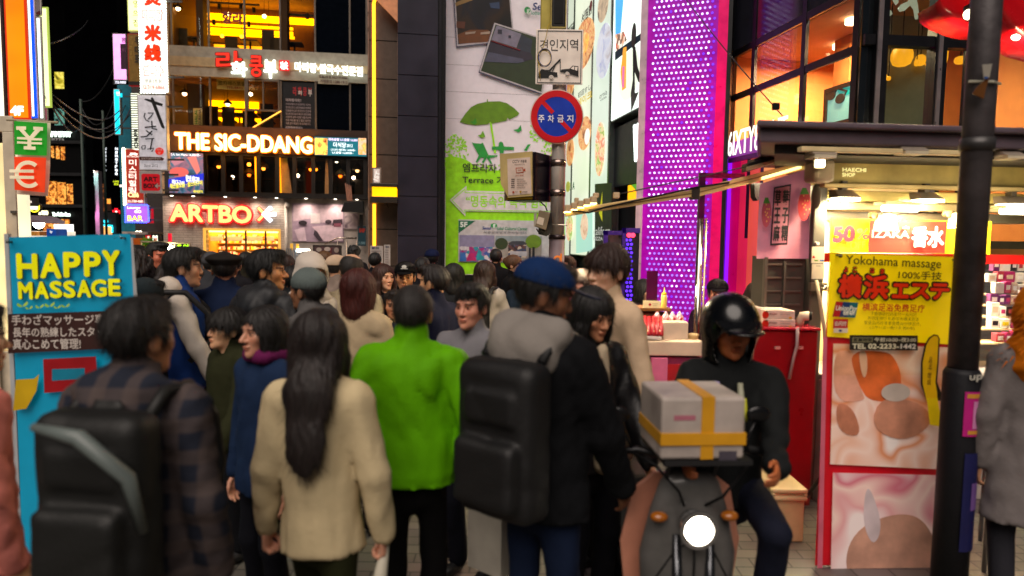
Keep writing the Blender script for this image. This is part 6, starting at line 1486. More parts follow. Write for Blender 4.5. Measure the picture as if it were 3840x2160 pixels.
for x0,x1,c,e in pal[1:]: t.part('lit_panel',MB().box(rU(x0,800),rU(x1,800),-.02,.018,.1,zs - .05),P(c,.3,var=.15,scale=1.0,em=e))
t.part('violet_light_line',MB().box(rU(2722,800),rU(2738,800),-.08,.018,.1,zs),E('#7a10ff',1.5)); t.part('lintel',MB().box(rU(2722),rU(3000),-.1,.018,zs,zs + .25),P('#8a1aa0',.4,em=.3))

# ------------------------------------------------------------------ kiosk with flood lamps
K = FR(3100,700,4.9,5)
def kU(x,y=700,d=0): return K.uv(x,y,d)[0]
def kV(y,x=3300,d=0): return K.uv(x,y,d)[1]
u0,u1 = kU(3064),kU(3990)
KM = P('#5a5550',.5,.3)
GLD = P('#b8a25e',.42,.1,var=.25,scale=4)
t = T('street_kiosk','steel street kiosk with a wide flat roof and a fascia reading HAECHI SHOP','kiosk',K,(u0 + u1) / 2,0)
zr = kV(545)
def slab(mb,pts,z0,z1):                       # plan outline extruded upwards
 n = len(pts); return mb.add([(p[0],p[1],z0) for p in pts] + [(p[0],p[1],z1) for p in pts],[tuple(range(n))[::-1],tuple(range(n,2 * n))] + [(i,(i + 1) % n,(i + 1) % n + n,i + n) for i in range(n)])
def plan(px,py,d0,d1): return [(kU(px,py,d0),d0),(u1 + .4,d0),(u1 + .4,d1),(kU(px + 6,py,d1),d1)]
rf = slab(MB(),plan(2838,475,-.55,1.0),kV(486,3300,-.55),kV(462,3300,-.55)); slab(rf,plan(2848,520,-.5,.95),kV(545,3300,-.5),kV(486,3300,-.55) - .003)
t.part('roof',rf,P('#6a5c66',.45,.1,bump=.05),bevel=.012)
t.part('soffit',slab(MB(),plan(2905,545,-.42,.9),kV(545,3300,-.5) - .06,kV(545,3300,-.5) - .004),P('#15120f',.6))
t.part('fascia',MB().box(kU(3070),u1,.0,.35,kV(694),kV(560) + .08),GLD,bevel=.008)
t.part('fascia_lip',MB().box(kU(3072),u1,-.07,.0,kV(709),kV(694)),P('#c8b078',.4,.4),bevel=.004)
t.part('lettering',MB().text('HAECHI',kU(3155),kU(3244),kV(647),kV(632),-.004,0,.04).text('SHOP',kU(3155),kU(3203),kV(666),kV(651),-.004,0,.04),P('#fff0a8',.5,em=.55))
t.part('shutter_box',MB().box(kU(3078),u1,.12,.5,kV(752),kV(712)),P('#c8b46a',.5,.2),bevel=.006); t.part('valance',MB().box(kU(3078),u1,.2,.5,kV(826),kV(790)),P('#4a4234',.5))
t.part('lower_rail',MB().box(kU(3084),u1,.10,.19,kV(786),kV(757)),P('#8a7c58',.4,.4),bevel=.006)
t.part('corner_post',MB().box(kU(3062),kU(3112),.02,.30,0,kV(694) - .002),P('#5c574e',.45,.3,bump=.03),bevel=.01)
mb = MB().box(kU(2880,1100),kU(3062) - .004,.10,.28,0,kV(968)); t.part('side_shutter',mb,P('#4a4640',.5,.2))
mb = MB()
for i in range(12): v = kV(1000) - i * .10; mb.box(kU(2896,1100),kU(2954,1100),.085,.1,v,v + .012).box(kU(2964,1100),kU(3026,1100),.085,.1,v,v + .012)
mb.box(kU(2880,1100),kU(2890,1100),.06,.1,0,kV(970)).box(kU(2954,1100) + .004,kU(2963,1100),.075,.1,.3,kV(985))
t.part('shutter_ribs',mb,P('#6a645c',.4,.4))
t.part('counter',MB().box(kU(3112),u1,-.05,.5,0,kV(1420)).box(kU(3112),u1,-.22,.5,kV(1420) + .002,kV(1400)),P('#b0a49a',.5),bevel=.01)
t.part('back_wall',MB().box(kU(3125,700,1.6),u1,1.6,1.7,.2,kV(545)).box(kU(3114),kU(3114) + .03,.31,.32,.2,kV(820)).add([(kU(3114),.31,.2),(kU(3123,700,1.6),1.6,.2),(kU(3123,700,1.6),1.6,kV(545)),(kU(3114),.31,kV(545))],[(0,1,2,3)]),P('#ecd29a',.7)); t.part('floor_plate',MB().box(kU(3130,700,1.5),u1,.5,1.55,.05,.12),P('#5a5550'))
t.part('red_shelf_edge',MB().box(kU(3070),u1,.28,.34,kV(990),kV(953)),P('#c01814',.45,em=.12))
t.part('bright_panel',MB().mat(0).box(kU(3722),kU(3808),.22,.26,kV(948),kV(838)).mat(1).box(kU(3728),kU(3802),.205,.218,kV(942),kV(844)),[P('#e8d890',.4),E('#fffdf2',4.0)])
t.part('tube_rail',MB().box(kU(3000,565,-.5),kU(3700,565,-.5),-.52,-.46,kV(575,3300,-.5),kV(557,3300,-.5)),P('#e0c894',.4,em=.08),bevel=.005)
KLAMP = E('#fff0c4',16)
def flood(px0,py0,px1,py1,y,lab,lit=True,e=28):
 a = K.bb(px0,py0,px1,py1,y); um = (a[0] + a[1]) / 2
 q = T('flood_lamp',lab,'flood lamp',K,um,a[2],y,'flood lamps on the kiosk')
 h = a[3] - a[2]; w_ = a[1] - a[0]
 q.part('housing',MB().add([(a[0] + w_ * .12,y + .02,a[3]),(a[1] - w_ * .06,y + .02,a[3]),(a[1],y - .09,a[2] + h * .3),(a[0],y - .09,a[2] + h * .3),(a[0] + w_ * .1,y + .09,a[3]),(a[1] - w_ * .05,y + .09,a[3]),(a[1],y + .05,a[2] + h * .3),(a[0],y + .05,a[2] + h * .3)],
   [(0,1,5,4),(0,3,2,1),(1,2,6,5),(5,6,7,4),(4,7,3,0),(3,7,6,2)]),P('#a89a8c',.4,.3),bevel=.006)
 q.part('lens',MB().box(a[0] + w_ * .06,a[1] - w_ * .06,y - .085,y + .045,a[2] + h * .06,a[2] + h * .29),KLAMP if lit else P('#d8ccb0',.3))
 q.part('bracket',MB().box(um - .02,um + .02,y - .01,y + .05,a[3] - .002,a[3] + .06),P('#6a6258',.4,.5))
 if lit: lo = lamp_at(K.W(um,y - .02,a[2] - .01),(1,.80,.48),e,.14); lo.rotation_euler = (R(28),0,0)
 return q
flood(3025,545,3116,600,-.45,'unlit cream flood lamp hanging at the roof corner',False); flood(3358,533,3456,586,-.45,'unlit grey flood lamp on the front of the roof rail',False); flood(3738,556,3815,602,-.45,'unlit flood lamp on the roof rail right of the dark post',False)
flood(3122,710,3206,757,-.02,'glowing flood lamp under the HAECHI SHOP lettering'); flood(3428,720,3516,762,-.02,'glowing flood lamp on the fascia left of the dark post'); flood(3745,735,3850,780,-.02,'glowing flood lamp on the fascia right of the dark post')
for px0,px1,py0,py1,lab in ((3315,3456,756,792,'short bright tube lamp above the red perfume banner'),(3762,3905,770,803,'short bright tube lamp right of the dark post')):
 a = K.bb(px0,py0,px1,py1,-.06); q = T('tube_lamp',lab,'tube lamp',K,(a[0] + a[1]) / 2,a[2],-.06,'tube lamps on the kiosk')
 q.part('tray',MB().box(a[0],a[1],-.08,.06,a[3] - .025,a[3]),P('#d8c898',.4)); q.part('tube',MB().tube([(a[0] + .01,-.03,a[2] + .02),(a[1] - .01,-.03,a[2] + .02)],.022,8),E('#fff2c8',14),smooth=True)
for px0,py0,px1,py1,lab in ((3288,800,3372,868,'square glaring work lamp clipped in front of the perfume banner'),(3570,795,3640,858,'square glaring work lamp beside the dark post')):
 a = K.bb(px0,py0,px1,py1,-.1); q = T('work_lamp',lab,'work lamp',K,(a[0] + a[1]) / 2,a[2],-.1,'work lamps on the kiosk'); w_ = a[1] - a[0]; h = a[3] - a[2]
 q.part('housing',MB().poly([(a[0] + w_ * .1,a[2]),(a[1],a[2] + h * .04),(a[1] - w_ * .12,a[3] - h * .1),(a[0] + w_ * .5,a[3]),(a[0] + w_ * .2,a[3] - h * .1)],-.1,-.03),P('#e0d0a0',.4,em=.15),bevel=.006)
 q.part('lens',MB().poly([(a[0] + w_ * .2,a[2] + h * .06),(a[1] - w_ * .08,a[2] + h * .1),(a[1] - w_ * .18,a[3] - h * .3),(a[0] + w_ * .28,a[3] - h * .26)],-.11,-.101),KLAMP); q.part('clip',MB().disc(a[0] + w_ * .05,a[3] - h * .1,.025,.025,-.06,-.02),P('#7a6a40',.4,.5))
 lo = lamp_at(K.W((a[0] + a[1]) / 2,-.16,(a[2] + a[3]) / 2),(1,.82,.5),4,.12); lo.rotation_euler = (R(70),0,0)
for x in (3180,3330,3480,3640,3800): lo = lamp_at(K.W(kU(x),-.34,kV(735)),(1,.84,.56),.55,.2); lo.rotation_euler = (R(125),0,0)  # added uplights without fixtures, spreading flood lamp spill over the fascia
lo = lamp_at(K.W(kU(3560),.9,kV(800)),(1,.80,.5),170,.8)
# perfume banner, goods
t = T('perfume_banner','yellow and red 50% OFF perfume banner across the kiosk opening','banner',K,kU(3350),kV(950),.15)
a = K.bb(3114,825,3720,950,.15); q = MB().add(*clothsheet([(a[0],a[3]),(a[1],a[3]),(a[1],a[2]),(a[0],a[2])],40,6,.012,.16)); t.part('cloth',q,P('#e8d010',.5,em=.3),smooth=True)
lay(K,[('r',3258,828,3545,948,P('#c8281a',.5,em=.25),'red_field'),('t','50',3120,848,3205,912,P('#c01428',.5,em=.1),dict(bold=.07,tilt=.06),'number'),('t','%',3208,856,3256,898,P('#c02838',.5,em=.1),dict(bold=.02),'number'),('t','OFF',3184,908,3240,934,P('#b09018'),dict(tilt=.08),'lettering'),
  ('t','IZAKA',3264,864,3404,892,E('#fff8e8',1.1),dict(bold=.02),'lettering'),('t','P',3271,840,3284,856,E('#fff8e8',1.1),dict(bold=.04),'lettering'),('p',[(3376,858),(3376,850),(3382,855),(3388,846),(3394,855),(3400,850),(3400,858)],E('#f8e8c0',1.0),'crown_mark'),('t','香水',3408,848,3530,928,E('#fffdf4',1.3),dict(bold=.045),'lettering')],.13,t)
BOXL = {}
mb = MB(); rg = random.Random(9)
GC = ['#f8f2e8','#ece4d8','#b0286a','#1c1a20','#e8d020','#6a2a6a','#f0e0e0','#d8c0a8','#fff8f0','#a83a4a']
n = 0
for k,(py,y,s_) in enumerate(((1010,.85,.045),(1052,.75,.05),(1094,.65,.055),(1136,.55,.055),(1180,.42,.06),(1226,.30,.06),(1280,.16,.065))):
 x = 3124
 while x < 3930:
  wpx = rg.uniform(22,44); a = K.bb(x,py - rg.uniform(26,46),x + wpx * .92,py + 6,y); c = rg.choice(GC)
  b_ = MB().box(a[0],a[1],y,y + .05,a[2],a[3])
  vis = (3575 < x < 3600) or x > 3700
  if vis:
   q = T('product_box','SET','product box',K,(a[0] + a[1]) / 2,a[2],y,'product boxes on the kiosk shelves')
   cn = {'#f8f2e8': 'white','#ece4d8': 'cream','#b0286a': 'magenta','#1c1a20': 'black','#e8d020': 'yellow','#6a2a6a': 'purple','#f0e0e0': 'pinkish white','#d8c0a8': 'tan','#fff8f0': 'bright white','#a83a4a': 'dull red'}[c]
   side = 'between the yellow sign and the dark post' if x < 3650 else ('just right of the dark post','a little right of the dark post','midway to the right edge','at the right edge of the view')[min(3,int((x - 3700) / 45))]
   q.o['label'] = '%s box on the %s kiosk shelf %s' % (cn,('top','second','third','middle','fifth','sixth','lowest')[k],side)
   q.part('carton',b_,P(c,.4,em=.06),bevel=.003)
   c2 = rg.choice(GC); q.part('print_label',MB().box(a[0] + (a[1] - a[0]) * .2,a[1] - (a[1] - a[0]) * .2,y - .003,y - .0005,a[2] + (a[3] - a[2]) * .3,a[2] + (a[3] - a[2]) * .7),P(c2,.4,em=.05))
   BOXL.setdefault(q.o['label'],[]).append(q.o)
  x += wpx
for lb,os_ in BOXL.items():
 for i,o in enumerate(os_):
  if len(os_) > 1: o['label'] = ('first ','second ','third ','fourth ')[i] + lb
mb = MB()
for k,(py,y) in enumerate(((1016,.8),(1058,.7),(1100,.6),(1142,.5),(1186,.38),(1232,.26),(1286,.12))): a = kV(py,3300,y); mb.box(kU(3122,700,y + .16),u1,y,y + .16,a - .012,a)
single('display_shelf','stepped white display shelves inside the kiosk','shelf',K,mb,P('#e8d0a0',.5))
single('price_tag_bunch','orange serrated price tag hanging left of the dark post','price tag',K,MB().poly(K.quad([(3598,1078),(3609,1070),(3612,1150),(3586,1148),(3594,1132),(3590,1128),(3600,1112),(3596,1100),(3602,1092)],-.3),-.3,-.29),P('#d88a10',.5))
board('qr_card','white notice card stuck on the kiosk corner post','notice',K,3044,925,3092,987,.006,P('#e8dcc0',.5),None,[('p',[(3046,962),(3052,958),(3056,968),(3046,968)],P('#d02a1a'),'print'),('r',3052,974,3066,979,P('#6aa030'),'print'),('r',3072,974,3086,979,P('#3a6ac0'),'print')],dep=-.012)
board('qr_card','second blank white card below the notice on the kiosk post','notice',K,3045,990,3091,1046,.006,P('#e4d8bc',.5),None,[('r',3060,996,3076,999,P('#a09888'),'print')],dep=-.012)
single('key_disc','small round white tag on the kiosk post','tag',K,MB().disc(*K.uv(3065,913),.013,.013,-.01,.018),P('#e8e0d0'))
a = K.uv(3050,1060); b = K.uv(3090,1330)
t = T('hook_bar','metal hook bar with hanging cloth straps on the kiosk post','hook bar',K,a[0],b[1] - .3)
t.part('bar',MB().box(kU(3036,1075),kU(3096,1075),-.02,.018,kV(1092),kV(1062)),P('#8a8070',.35,.7)); t.part('hook',MB().tube([(kU(3072,1075),-.025,kV(1066)),(kU(3080,1075),-.05,kV(1075)),(kU(3072,1075),-.06,kV(1084)),(kU(3066,1075),-.05,kV(1078))],.008,6),P('#b0a48c',.3,.8),smooth=True)
t.part('strap',MB().tube([(K.uv(3050,1052)[0],-.04,kV(1052)),(K.uv(3062,1130)[0],-.05,kV(1130)),(K.uv(3076,1240)[0],-.06,kV(1240)),(K.uv(3086,1420)[0],-.06,kV(1420))],[.012,.013,.015,.015],8),P('#b8a888',.8),smooth=True); t.part('strap',MB().tube([(K.uv(3092,1068)[0],-.04,kV(1068)),(K.uv(3102,1120)[0],-.05,kV(1120))],.010,8),P('#c8b898',.8),smooth=True)
f = FR(3086,640,4.75,5)
single('speaker_box','rounded cream speaker box on the kiosk fascia corner','speaker',f,MB().box(*f.bb(3048,598,3130,684)[:2],-.02,.14,*f.bb(3048,598,3130,684)[2:]),P('#c8b698',.45),bevel=.03)
t = T('lit_work_lamp','small glaring lamp at the left corner of the kiosk under the roof','work lamp',f,f.uv(3050,610)[0],f.uv(3050,626)[1],-.05); a = f.bb(3046,598,3076,628); t.part('lens',MB().box(a[0],a[1],-.06,-.045,a[2],a[3]),KLAMP); t.part('housing',MB().box(a[0] - .01,a[1] + .01,-.044,-.02,a[2] - .01,a[3] + .01),P('#c8b898'))
single('umbrella_cover','grey cloth wrapped bundle hanging under the speaker box','cover',f,MB().ball(f.uv(3066,738)[0],.02,f.uv(3066,738)[1],.033,.03,.088),P('#7a6c58',.7),smooth=True)

# ------------------------------------------------------------------ dessert stall with the lamp arm
SY = 5.2
S = FR(2560,1200,SY)
t = T('lamp_boom','long sloping cream lamp arm reaching from the kiosk roof over the dessert stall','lamp arm',S,S.uv(2600,720)[0],0)
pts = [S.uv(x,y) for x,y in ((2120,800),(2205,788),(2604,724),(3070,607))]
CRMB = P('#dcb878',.45,.1,em=.05)
def bar2(mb,p,q,h,y0,y1): return mb.add([(p[0],y0,p[1] - h),(q[0],y0,q[1] - h),(q[0],y0,q[1] + h),(p[0],y0,p[1] + h),(p[0],y1,p[1] - h),(q[0],y1,q[1] - h),(q[0],y1,q[1] + h),(p[0],y1,p[1] + h)],[(0,1,2,3),(7,6,5,4),(3,2,6,7),(4,5,1,0),(0,3,7,4),(1,5,6,2)])
t.part('arm',bar2(bar2(MB(),pts[0],pts[2],.026,-.03,.03),(pts[2][0] + .03,pts[2][1] + .005),pts[3],.033,-.035,.035),CRMB,bevel=.004)
t.part('groove',bar2(bar2(MB(),pts[1],pts[2],.004,-.034,-.0305),(pts[2][0] + .03,pts[2][1] + .005),pts[3],.004,-.039,-.0355),P('#7a5a30',.5)); t.part('clamp',MB().box(pts[2][0] - .03,pts[2][0] + .03,-.05,.05,pts[2][1] - .05,pts[2][1] + .04),P('#2a2420',.4),bevel=.004)
t.part('light_strip',bar2(MB(),(pts[2][0] + .5,pts[2][1] + .115),(pts[3][0] - .02,pts[3][1] - .005),.012,-.05,-.0395),E('#ffe490',2.2))
mb = MB(); ls = MB()
for i in range(5):
 x = 2128 + i * 24; c = S.uv(x,786 - i * 8); mb.box(c[0] - .022,c[0] + .022,-.06,.06,c[1] - .016,c[1] + .035); ls.box(c[0] - .023,c[0] + .023,-.055,.055,c[1] - .024,c[1] - .0165)
mb.box(S.uv(2160,752)[0] - .012,S.uv(2160,752)[0] + .02,-.03,.03,S.uv(2160,762)[1],S.uv(2160,742)[1]).box(S.uv(2230,732)[0] - .012,S.uv(2230,732)[0] + .03,-.03,.03,S.uv(2230,742)[1],S.uv(2230,724)[1]).box(*S.bb(2300,722,2322,744)[:2],-.03,.03,*S.bb(2300,722,2322,744)[2:])
t.part('lamp_housing',mb,P('#d0b48c',.45),bevel=.005); t.part('lamp_lens',ls,E('#ffe08a',6))
t.part('cable',MB().tube([(pts[0][0] + .05,-.04,pts[0][1] + .02),(pts[1][0],-.05,pts[1][1] - .02),(pts[1][0] + .12,-.05,pts[1][1] + .02),(pts[2][0],-.05,pts[2][1] + .04),(pts[2][0] + .25,-.05,pts[2][1] + .08)],.008,6),BLK,smooth=True)
lamp_at(S.W(S.uv(2190,800)[0],0,S.uv(2190,815)[1]),(1,.82,.5),34,.2); lo = lamp_at(S.W(S.uv(2880,670)[0],-.08,S.uv(2880,690)[1]),(1,.82,.5),14,.3)
t = T('stall_post','square steel stall post standing before the light column','post',S,S.uv(2628,900)[0],0)
a = S.bb(2618,648,2640,900); t.part('upper_post',MB().box(a[0],a[1],-.02,.02,S.uv(2628,880)[1],a[3]),P('#5a1048',.3,.4)); t.part('lower_post',MB().tube([((a[0] + a[1]) / 2,0,0),((a[0] + a[1]) / 2,0,S.uv(2628,820)[1])],.026,14),P('#c8bcb0',.12,1.0),smooth=True)
t.part('thin_rod',MB().tube([(a[1] + .015,-.02,.2),(a[1] + .015,-.02,S.uv(2634,820)[1])],.009,8),P('#d8c0a0',.2,.9),smooth=True); t.part('cross_arm',MB().box(a[1] - .02,S.uv(2790,655)[0],-.019,.019,S.uv(2700,668)[1],S.uv(2700,650)[1]),P('#8a1444',.3,.3))
t = T('folded_awning','rolled dark awning slats leaning from the kiosk roof corner','awning',S,S.uv(2900,600)[0],S.uv(2800,660)[1])
t.part('slats',bar2(bar2(MB(),S.uv(2780,634),S.uv(3030,566),.032,-.12,.0),S.uv(2820,612),S.uv(3040,540),.03,-.06,.10),P('#1c1814',.4),bevel=.006); t.part('front_tube',bar2(MB(),S.uv(2776,640),S.uv(3010,576),.014,-.15,-.121),P('#c8b088',.35,.3),bevel=.004); t.part('end_cap',MB().poly(S.quad([(2812,690),(2840,690),(2842,745),(2824,755),(2814,740)]),-.1,.0),BLK)
wire('wire','thin wire rising from the stall lamp to the kiosk roof corner',at(2320,728,5.3),at(2800,625,5.0),.0,.005,group=None)
wire('wire','thin black wire falling across the light column to the kiosk roof',at(2560,-20,9),at(2935,435,5.6),.03,.006,group=None); c = FR(2907,400,5.6); single('wire_clamp','small black clamp box on the slanted wire','clamp',c,MB().box(*c.bb(2897,387,2922,412)[:2],-.02,.02,*c.bb(2897,387,2922,412)[2:]),BLK,bevel=.004)
# pink dessert banner
BF = FR(2940,800,4.95,2)
t = T('dessert_banner','pink cloth banner with strawberries and a black seal-script column','banner',BF,BF.uv(2940,800)[0],BF.uv(2940,968)[1])
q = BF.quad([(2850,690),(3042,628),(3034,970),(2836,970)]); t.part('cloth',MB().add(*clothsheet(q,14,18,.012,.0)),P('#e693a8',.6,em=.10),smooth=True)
SI = P('#1c1420',.6)
def strawb(cx,cy,rx,ry,c):
 o = [('o',cx,cy,rx,ry,c,'strawberry_print'),('p',[(cx - rx * .7,cy - ry * .7),(cx + rx * .7,cy - ry * .7),(cx + rx * .3,cy - ry * 1.12),(cx - rx * .3,cy - ry * 1.12)],P('#4a8a2a',.6),'leaf_print')]
 for i in range(9): o.append(('o',cx + rx * .6 * math.cos(i * 2.4) * (i / 9 + .2),cy + ry * .7 * math.sin(i * 2.4) * (i / 9 + .2),2,3.2,P('#e8c060'),'seed_print'))
 return o
lay(BF,[('p',[(2902,702),(2966,690),(2952,918),(2888,920)],SI,'seal_frame'),('p',[(2906,708),(2961,697),(2948,911),(2893,913)],P('#dd8ba2',.6),'seal_frame')] + [('t',c,x - 3 * i,712 + 66 * i,x + 24 - 3 * i,772 + 66 * i,SI,dict(bold=.03),'seal_lettering') for x,s_ in ((2904,'草王麻'),(2932,'莓子糬')) for i,c in enumerate(s_)] + strawb(3012,770,24,58,P('#c01828',.5)) + strawb(2866,800,18,52,P('#b84a62',.5)),-.018,t,step=.002)
t.part('hanger_ring',MB().ring(q[1][0] - .03,q[1][1] + .01,.012,.020,-.01,.0,14),P('#e8dcb0',.3,.6))
# stall counter and goods
t = T('dessert_stall','dessert stall counter in cream boxes with a pink skirt cloth','stall',S,S.uv(2480,1300)[0],0)
def SB(x0,y0,x1,y1,d0,d1): a = S.bb(x0,y0,x1,y1,d0); return MB().box(a[0],a[1],d0,d1,a[2],a[3])
t.part('counter_top',SB(2380,1280,2640,1335,-.25,.3),P('#d8bfa4',.6),bevel=.008); t.part('rear_box',SB(2486,1208,2581,1278,-.15,.25),P('#e2cbb0',.6),bevel=.008); t.part('side_box',SB(2380,1208,2484,1279,-.05,.25),P('#d8c0a0',.6),bevel=.008)
a = S.bb(2380,1338,2640,1400,-.2); t.part('skirt_cloth',MB().box(a[0],a[1],-.22,.28,0,a[3]),P('#8a2450',.7)); b = S.bb(2440,1340,2500,1560,-.26); t.part('trim_band',MB().box(b[0],b[1],-.27,-.225,0,a[3]),P('#d86a90',.7)); t.part('red_cloth',MB().box(b[1] + .002,b[1] + .12,-.26,-.225,.2,a[3] - .05),P('#b00a18',.7)); t.part('shelf',SB(2386,1156,2518,1166,.0,.25),P('#8a5a2a',.5)); t.part('shelf_post',SB(2390,1166,2398,1208,.1,.14).box(*S.bb(2505,1166,2513,1208,.1)[:2],.1,.14,*S.bb(2505,1166,2513,1208,.1)[2:]),P('#6a4a2a'))
a = S.bb(2407,1168,2500,1196,.05); single('dough_roll','long brown glazed roll under the stall shelf','pastry',S,MB().tube([(a[0],.08,(a[2] + a[3]) / 2),(a[1],.08,(a[2] + a[3]) / 2)],[.028,.028],12),P('#6a3020',.35,bump=.4,bscale=30),smooth=True)
for i,(x,lab) in enumerate(((2464,'leftmost white and pink rice cake cone on the stall'),(2496,'second rice cake cone from the left with red dots'),(2520,'third rice cake cone from the left on the stall'),(2547,'rightmost pink streaked rice cake cone on the stall'))):
 c = S.uv(x,1208,.0); q = T('rice_cake',lab,'rice cake',S,c[0],c[1],.0,'rice cake cones on the stall'); q.part('wrapper',MB().lathe(c[0],.0,[(.028,c[1]),(.036,c[1] + .02),(.034,c[1] + .04),(.016,c[1] + .065),(.004,c[1] + .085)],14),PIC('ricecake',['#e8c8c8','#f4e0dc','#d89aa4','#c04a58','#f0d8d4'],40,.05,i),smooth=True); q.part('filling',MB().ball(c[0] + .008,-.03,c[1] + .03,.012),P('#a01828',.4),smooth=True)
a = S.bb(2390,1212,2492,1262,-.2); t = T('skewer_tray','slanted tray of red glazed skewers','food tray',S,(a[0] + a[1]) / 2,a[2],-.2)
t.part('tray',MB().add([(a[0],-.24,a[2] - .01),(a[1] - .03,-.24,a[2] - .02),(a[1],-.06,a[3] - .01),(a[0] + .02,-.06,a[3]),(a[0],-.24,a[2] + .004),(a[1] - .03,-.24,a[2] - .006),(a[1],-.06,a[3] + .004),(a[0] + .02,-.06,a[3] + .014)],[(3,2,1,0),(4,5,6,7),(0,1,5,4),(1,2,6,5),(2,3,7,6),(3,0,4,7)]),P('#d8ccc0',.4))
mb = MB()
for i in range(6): x = a[0] + .02 + (a[1] - a[0] - .05) * i / 5; mb.tube([(x,-.23,a[2] + .016),(x + .03,-.07,a[3] + .03)],.017,8)
t.part('skewers',mb,P('#a8202c',.25,bump=.3,bscale=50),smooth=True); mb = MB()
for i in range(4): x = a[0] + .03 + .045 * i; mb.tube([(x,-.22,a[2] + .04),(x + .015,-.15,a[2] + .06)],.006,6)
t.part('cheese_strip',mb,P('#e8c890',.4),smooth=True)
c = S.uv(2489,1156,.05); t = T('mustard_bottle','yellow squeeze bottle with a pointed nozzle on the stall shelf','bottle',S,c[0],c[1],.05); t.part('bottle_body',MB().lathe(c[0],.05,[(.022,c[1]),(.024,c[1] + .01),(.023,c[1] + .09),(.018,c[1] + .108)],18),P('#f0c860',.3,em=.15),smooth=True); t.part('nozzle',MB().lathe(c[0],.05,[(.020,c[1] + .109),(.019,c[1] + .122),(.007,c[1] + .128),(.003,c[1] + .165)],14),P('#f0d000',.35,em=.2),smooth=True)
board('menu_card','small cream card with a red strawberry mark on the stall shelf','card',S,2412,1128,2476,1156,.01,P('#f0dca8',.5,em=.15),None,[('o',2437,1142,5,5,P('#c01a28'),'print'),('r',2446,1138,2466,1140,P('#c8b080'),'print'),('r',2446,1144,2462,1146,P('#c8b080'),'print')],dep=.02)
a = S.bb(2425,1016,2466,1126,.1); single('dark_screen','dark plum acrylic screen standing on the stall','screen',S,MB().box(a[0],a[1],.1,.11,a[2] - .1,a[3]),P('#4a0838',.15)); c = S.uv(2598,1300,-.1); single('paper_cup','cream paper cup with a lid beside the stall boxes','cup',S,MB().lathe(c[0],-.1,[(.030,c[1]),(.040,c[1] + .085),(.043,c[1] + .088),(.042,c[1] + .10),(.02,c[1] + .105)],18),P('#e8c88a',.5,em=.05),smooth=True)
# red cabinet, cartons and duct
C = FR(2950,1300,4.6)
a = C.bb(2822,1228,3062,1600); t = T('red_cabinet','dark red stall cabinet with two small pale handles','cabinet',C,(a[0] + a[1]) / 2,0)
t.part('cabinet_body',MB().box(a[0] - .1,a[1],0,.5,.08,a[3] - .02),P('#7a0612',.3,coat=.3),bevel=.012); t.part('top_panel',MB().box(a[0] - .12,a[1] + .01,-.02,.52,a[3] - .018,a[3]),P('#a00f2a',.25,coat=.3),bevel=.006)
mb = MB()
for x in (2913,2998): c = C.uv(x,1303); mb.box(c[0] - .018,c[0] + .018,-.02,-.001,c[1] - .009,c[1] + .009)
t.part('handle',mb,P('#d8b8b0',.3,.5)); t.part('strap',MB().tube([(C.uv(2984,1232)[0],-.03,a[3] + .004),(C.uv(2982,1290)[0],-.03,C.uv(2982,1290)[1]),(C.uv(2972,1340)[0],-.02,C.uv(2972,1340)[1]),(C.uv(2955,1420)[0],-.02,C.uv(2955,1420)[1])],.011,6),P('#b09a98',.7),smooth=True)
for i,(x0,y0,x1,y1,y,lab) in enumerate(((2870,1165,2981,1196,.1,'upper white strawberry carton on the red cabinet'),(2870,1198,2983,1229,.08,'lower white strawberry carton on the red cabinet'),(2822,1155,2868,1226,.2,'white carton half hidden left of the strawberry cartons'))):
 a = C.bb(x0,y0,x1,y1,y); q = T('carton',lab,'carton',C,(a[0] + a[1]) / 2,a[2],y,'cartons on the red cabinet')
 q.part('carton_body',MB().box(a[0],a[1],y,y + .25,a[2],a[3]),P('#dcc4b4',.55),bevel=.003)
 if i < 2: lay(C,[('o',2864 + 6,(y0 + y1) / 2,12,14,P('#c8240c',.4),'strawberry_print'),('p',[(x0 - 2,y0 + 4),(x0 + 10,y0 + 4),(x0 + 4,y0)],P('#3a6a1a'),'leaf_print'),('t','SPOON+',2881,y0 + 8,2912,y0 + 16,P('#5a2020'),dict(bold=.02),'lettering'),('r',2922,y0 + 7,2975,y0 + 8.5,P('#8a7a70'),'print'),('r',2922,y0 + 13,2960,y0 + 14.5,P('#8a7a70'),'print'),('o',2959,y1 - 6,6,4,P('#d89a20'),'print')],y - .001,q)
c = C.uv(3010,1195,.15); t = T('duct_elbow','white elbow duct with a black opening on the red cabinet','duct',C,c[0],C.uv(3010,1228,.15)[1],.15); z0 = C.uv(3010,1228,.15)[1]
t.part('elbow',MB().tube([(c[0] - .015,.15,z0),(c[0] - .018,.15,c[1] - .015),(c[0] - .006,.14,c[1] + .018),(c[0] + .035,.12,c[1] + .024)],[.022,.028,.036,.034],14),P('#d8c4a8',.4),smooth=True); t.part('opening',MB().tube([(c[0] + .0345,.12,c[1] + .024),(c[0] + .05,.112,c[1] + .024)],[.035,.03],14),BLK,smooth=True); t.part('foot',MB().box(c[0] - .06,c[0] + .06,.10,.2,z0 - .001,z0 + .014),P('#a89a88',.3,.6))

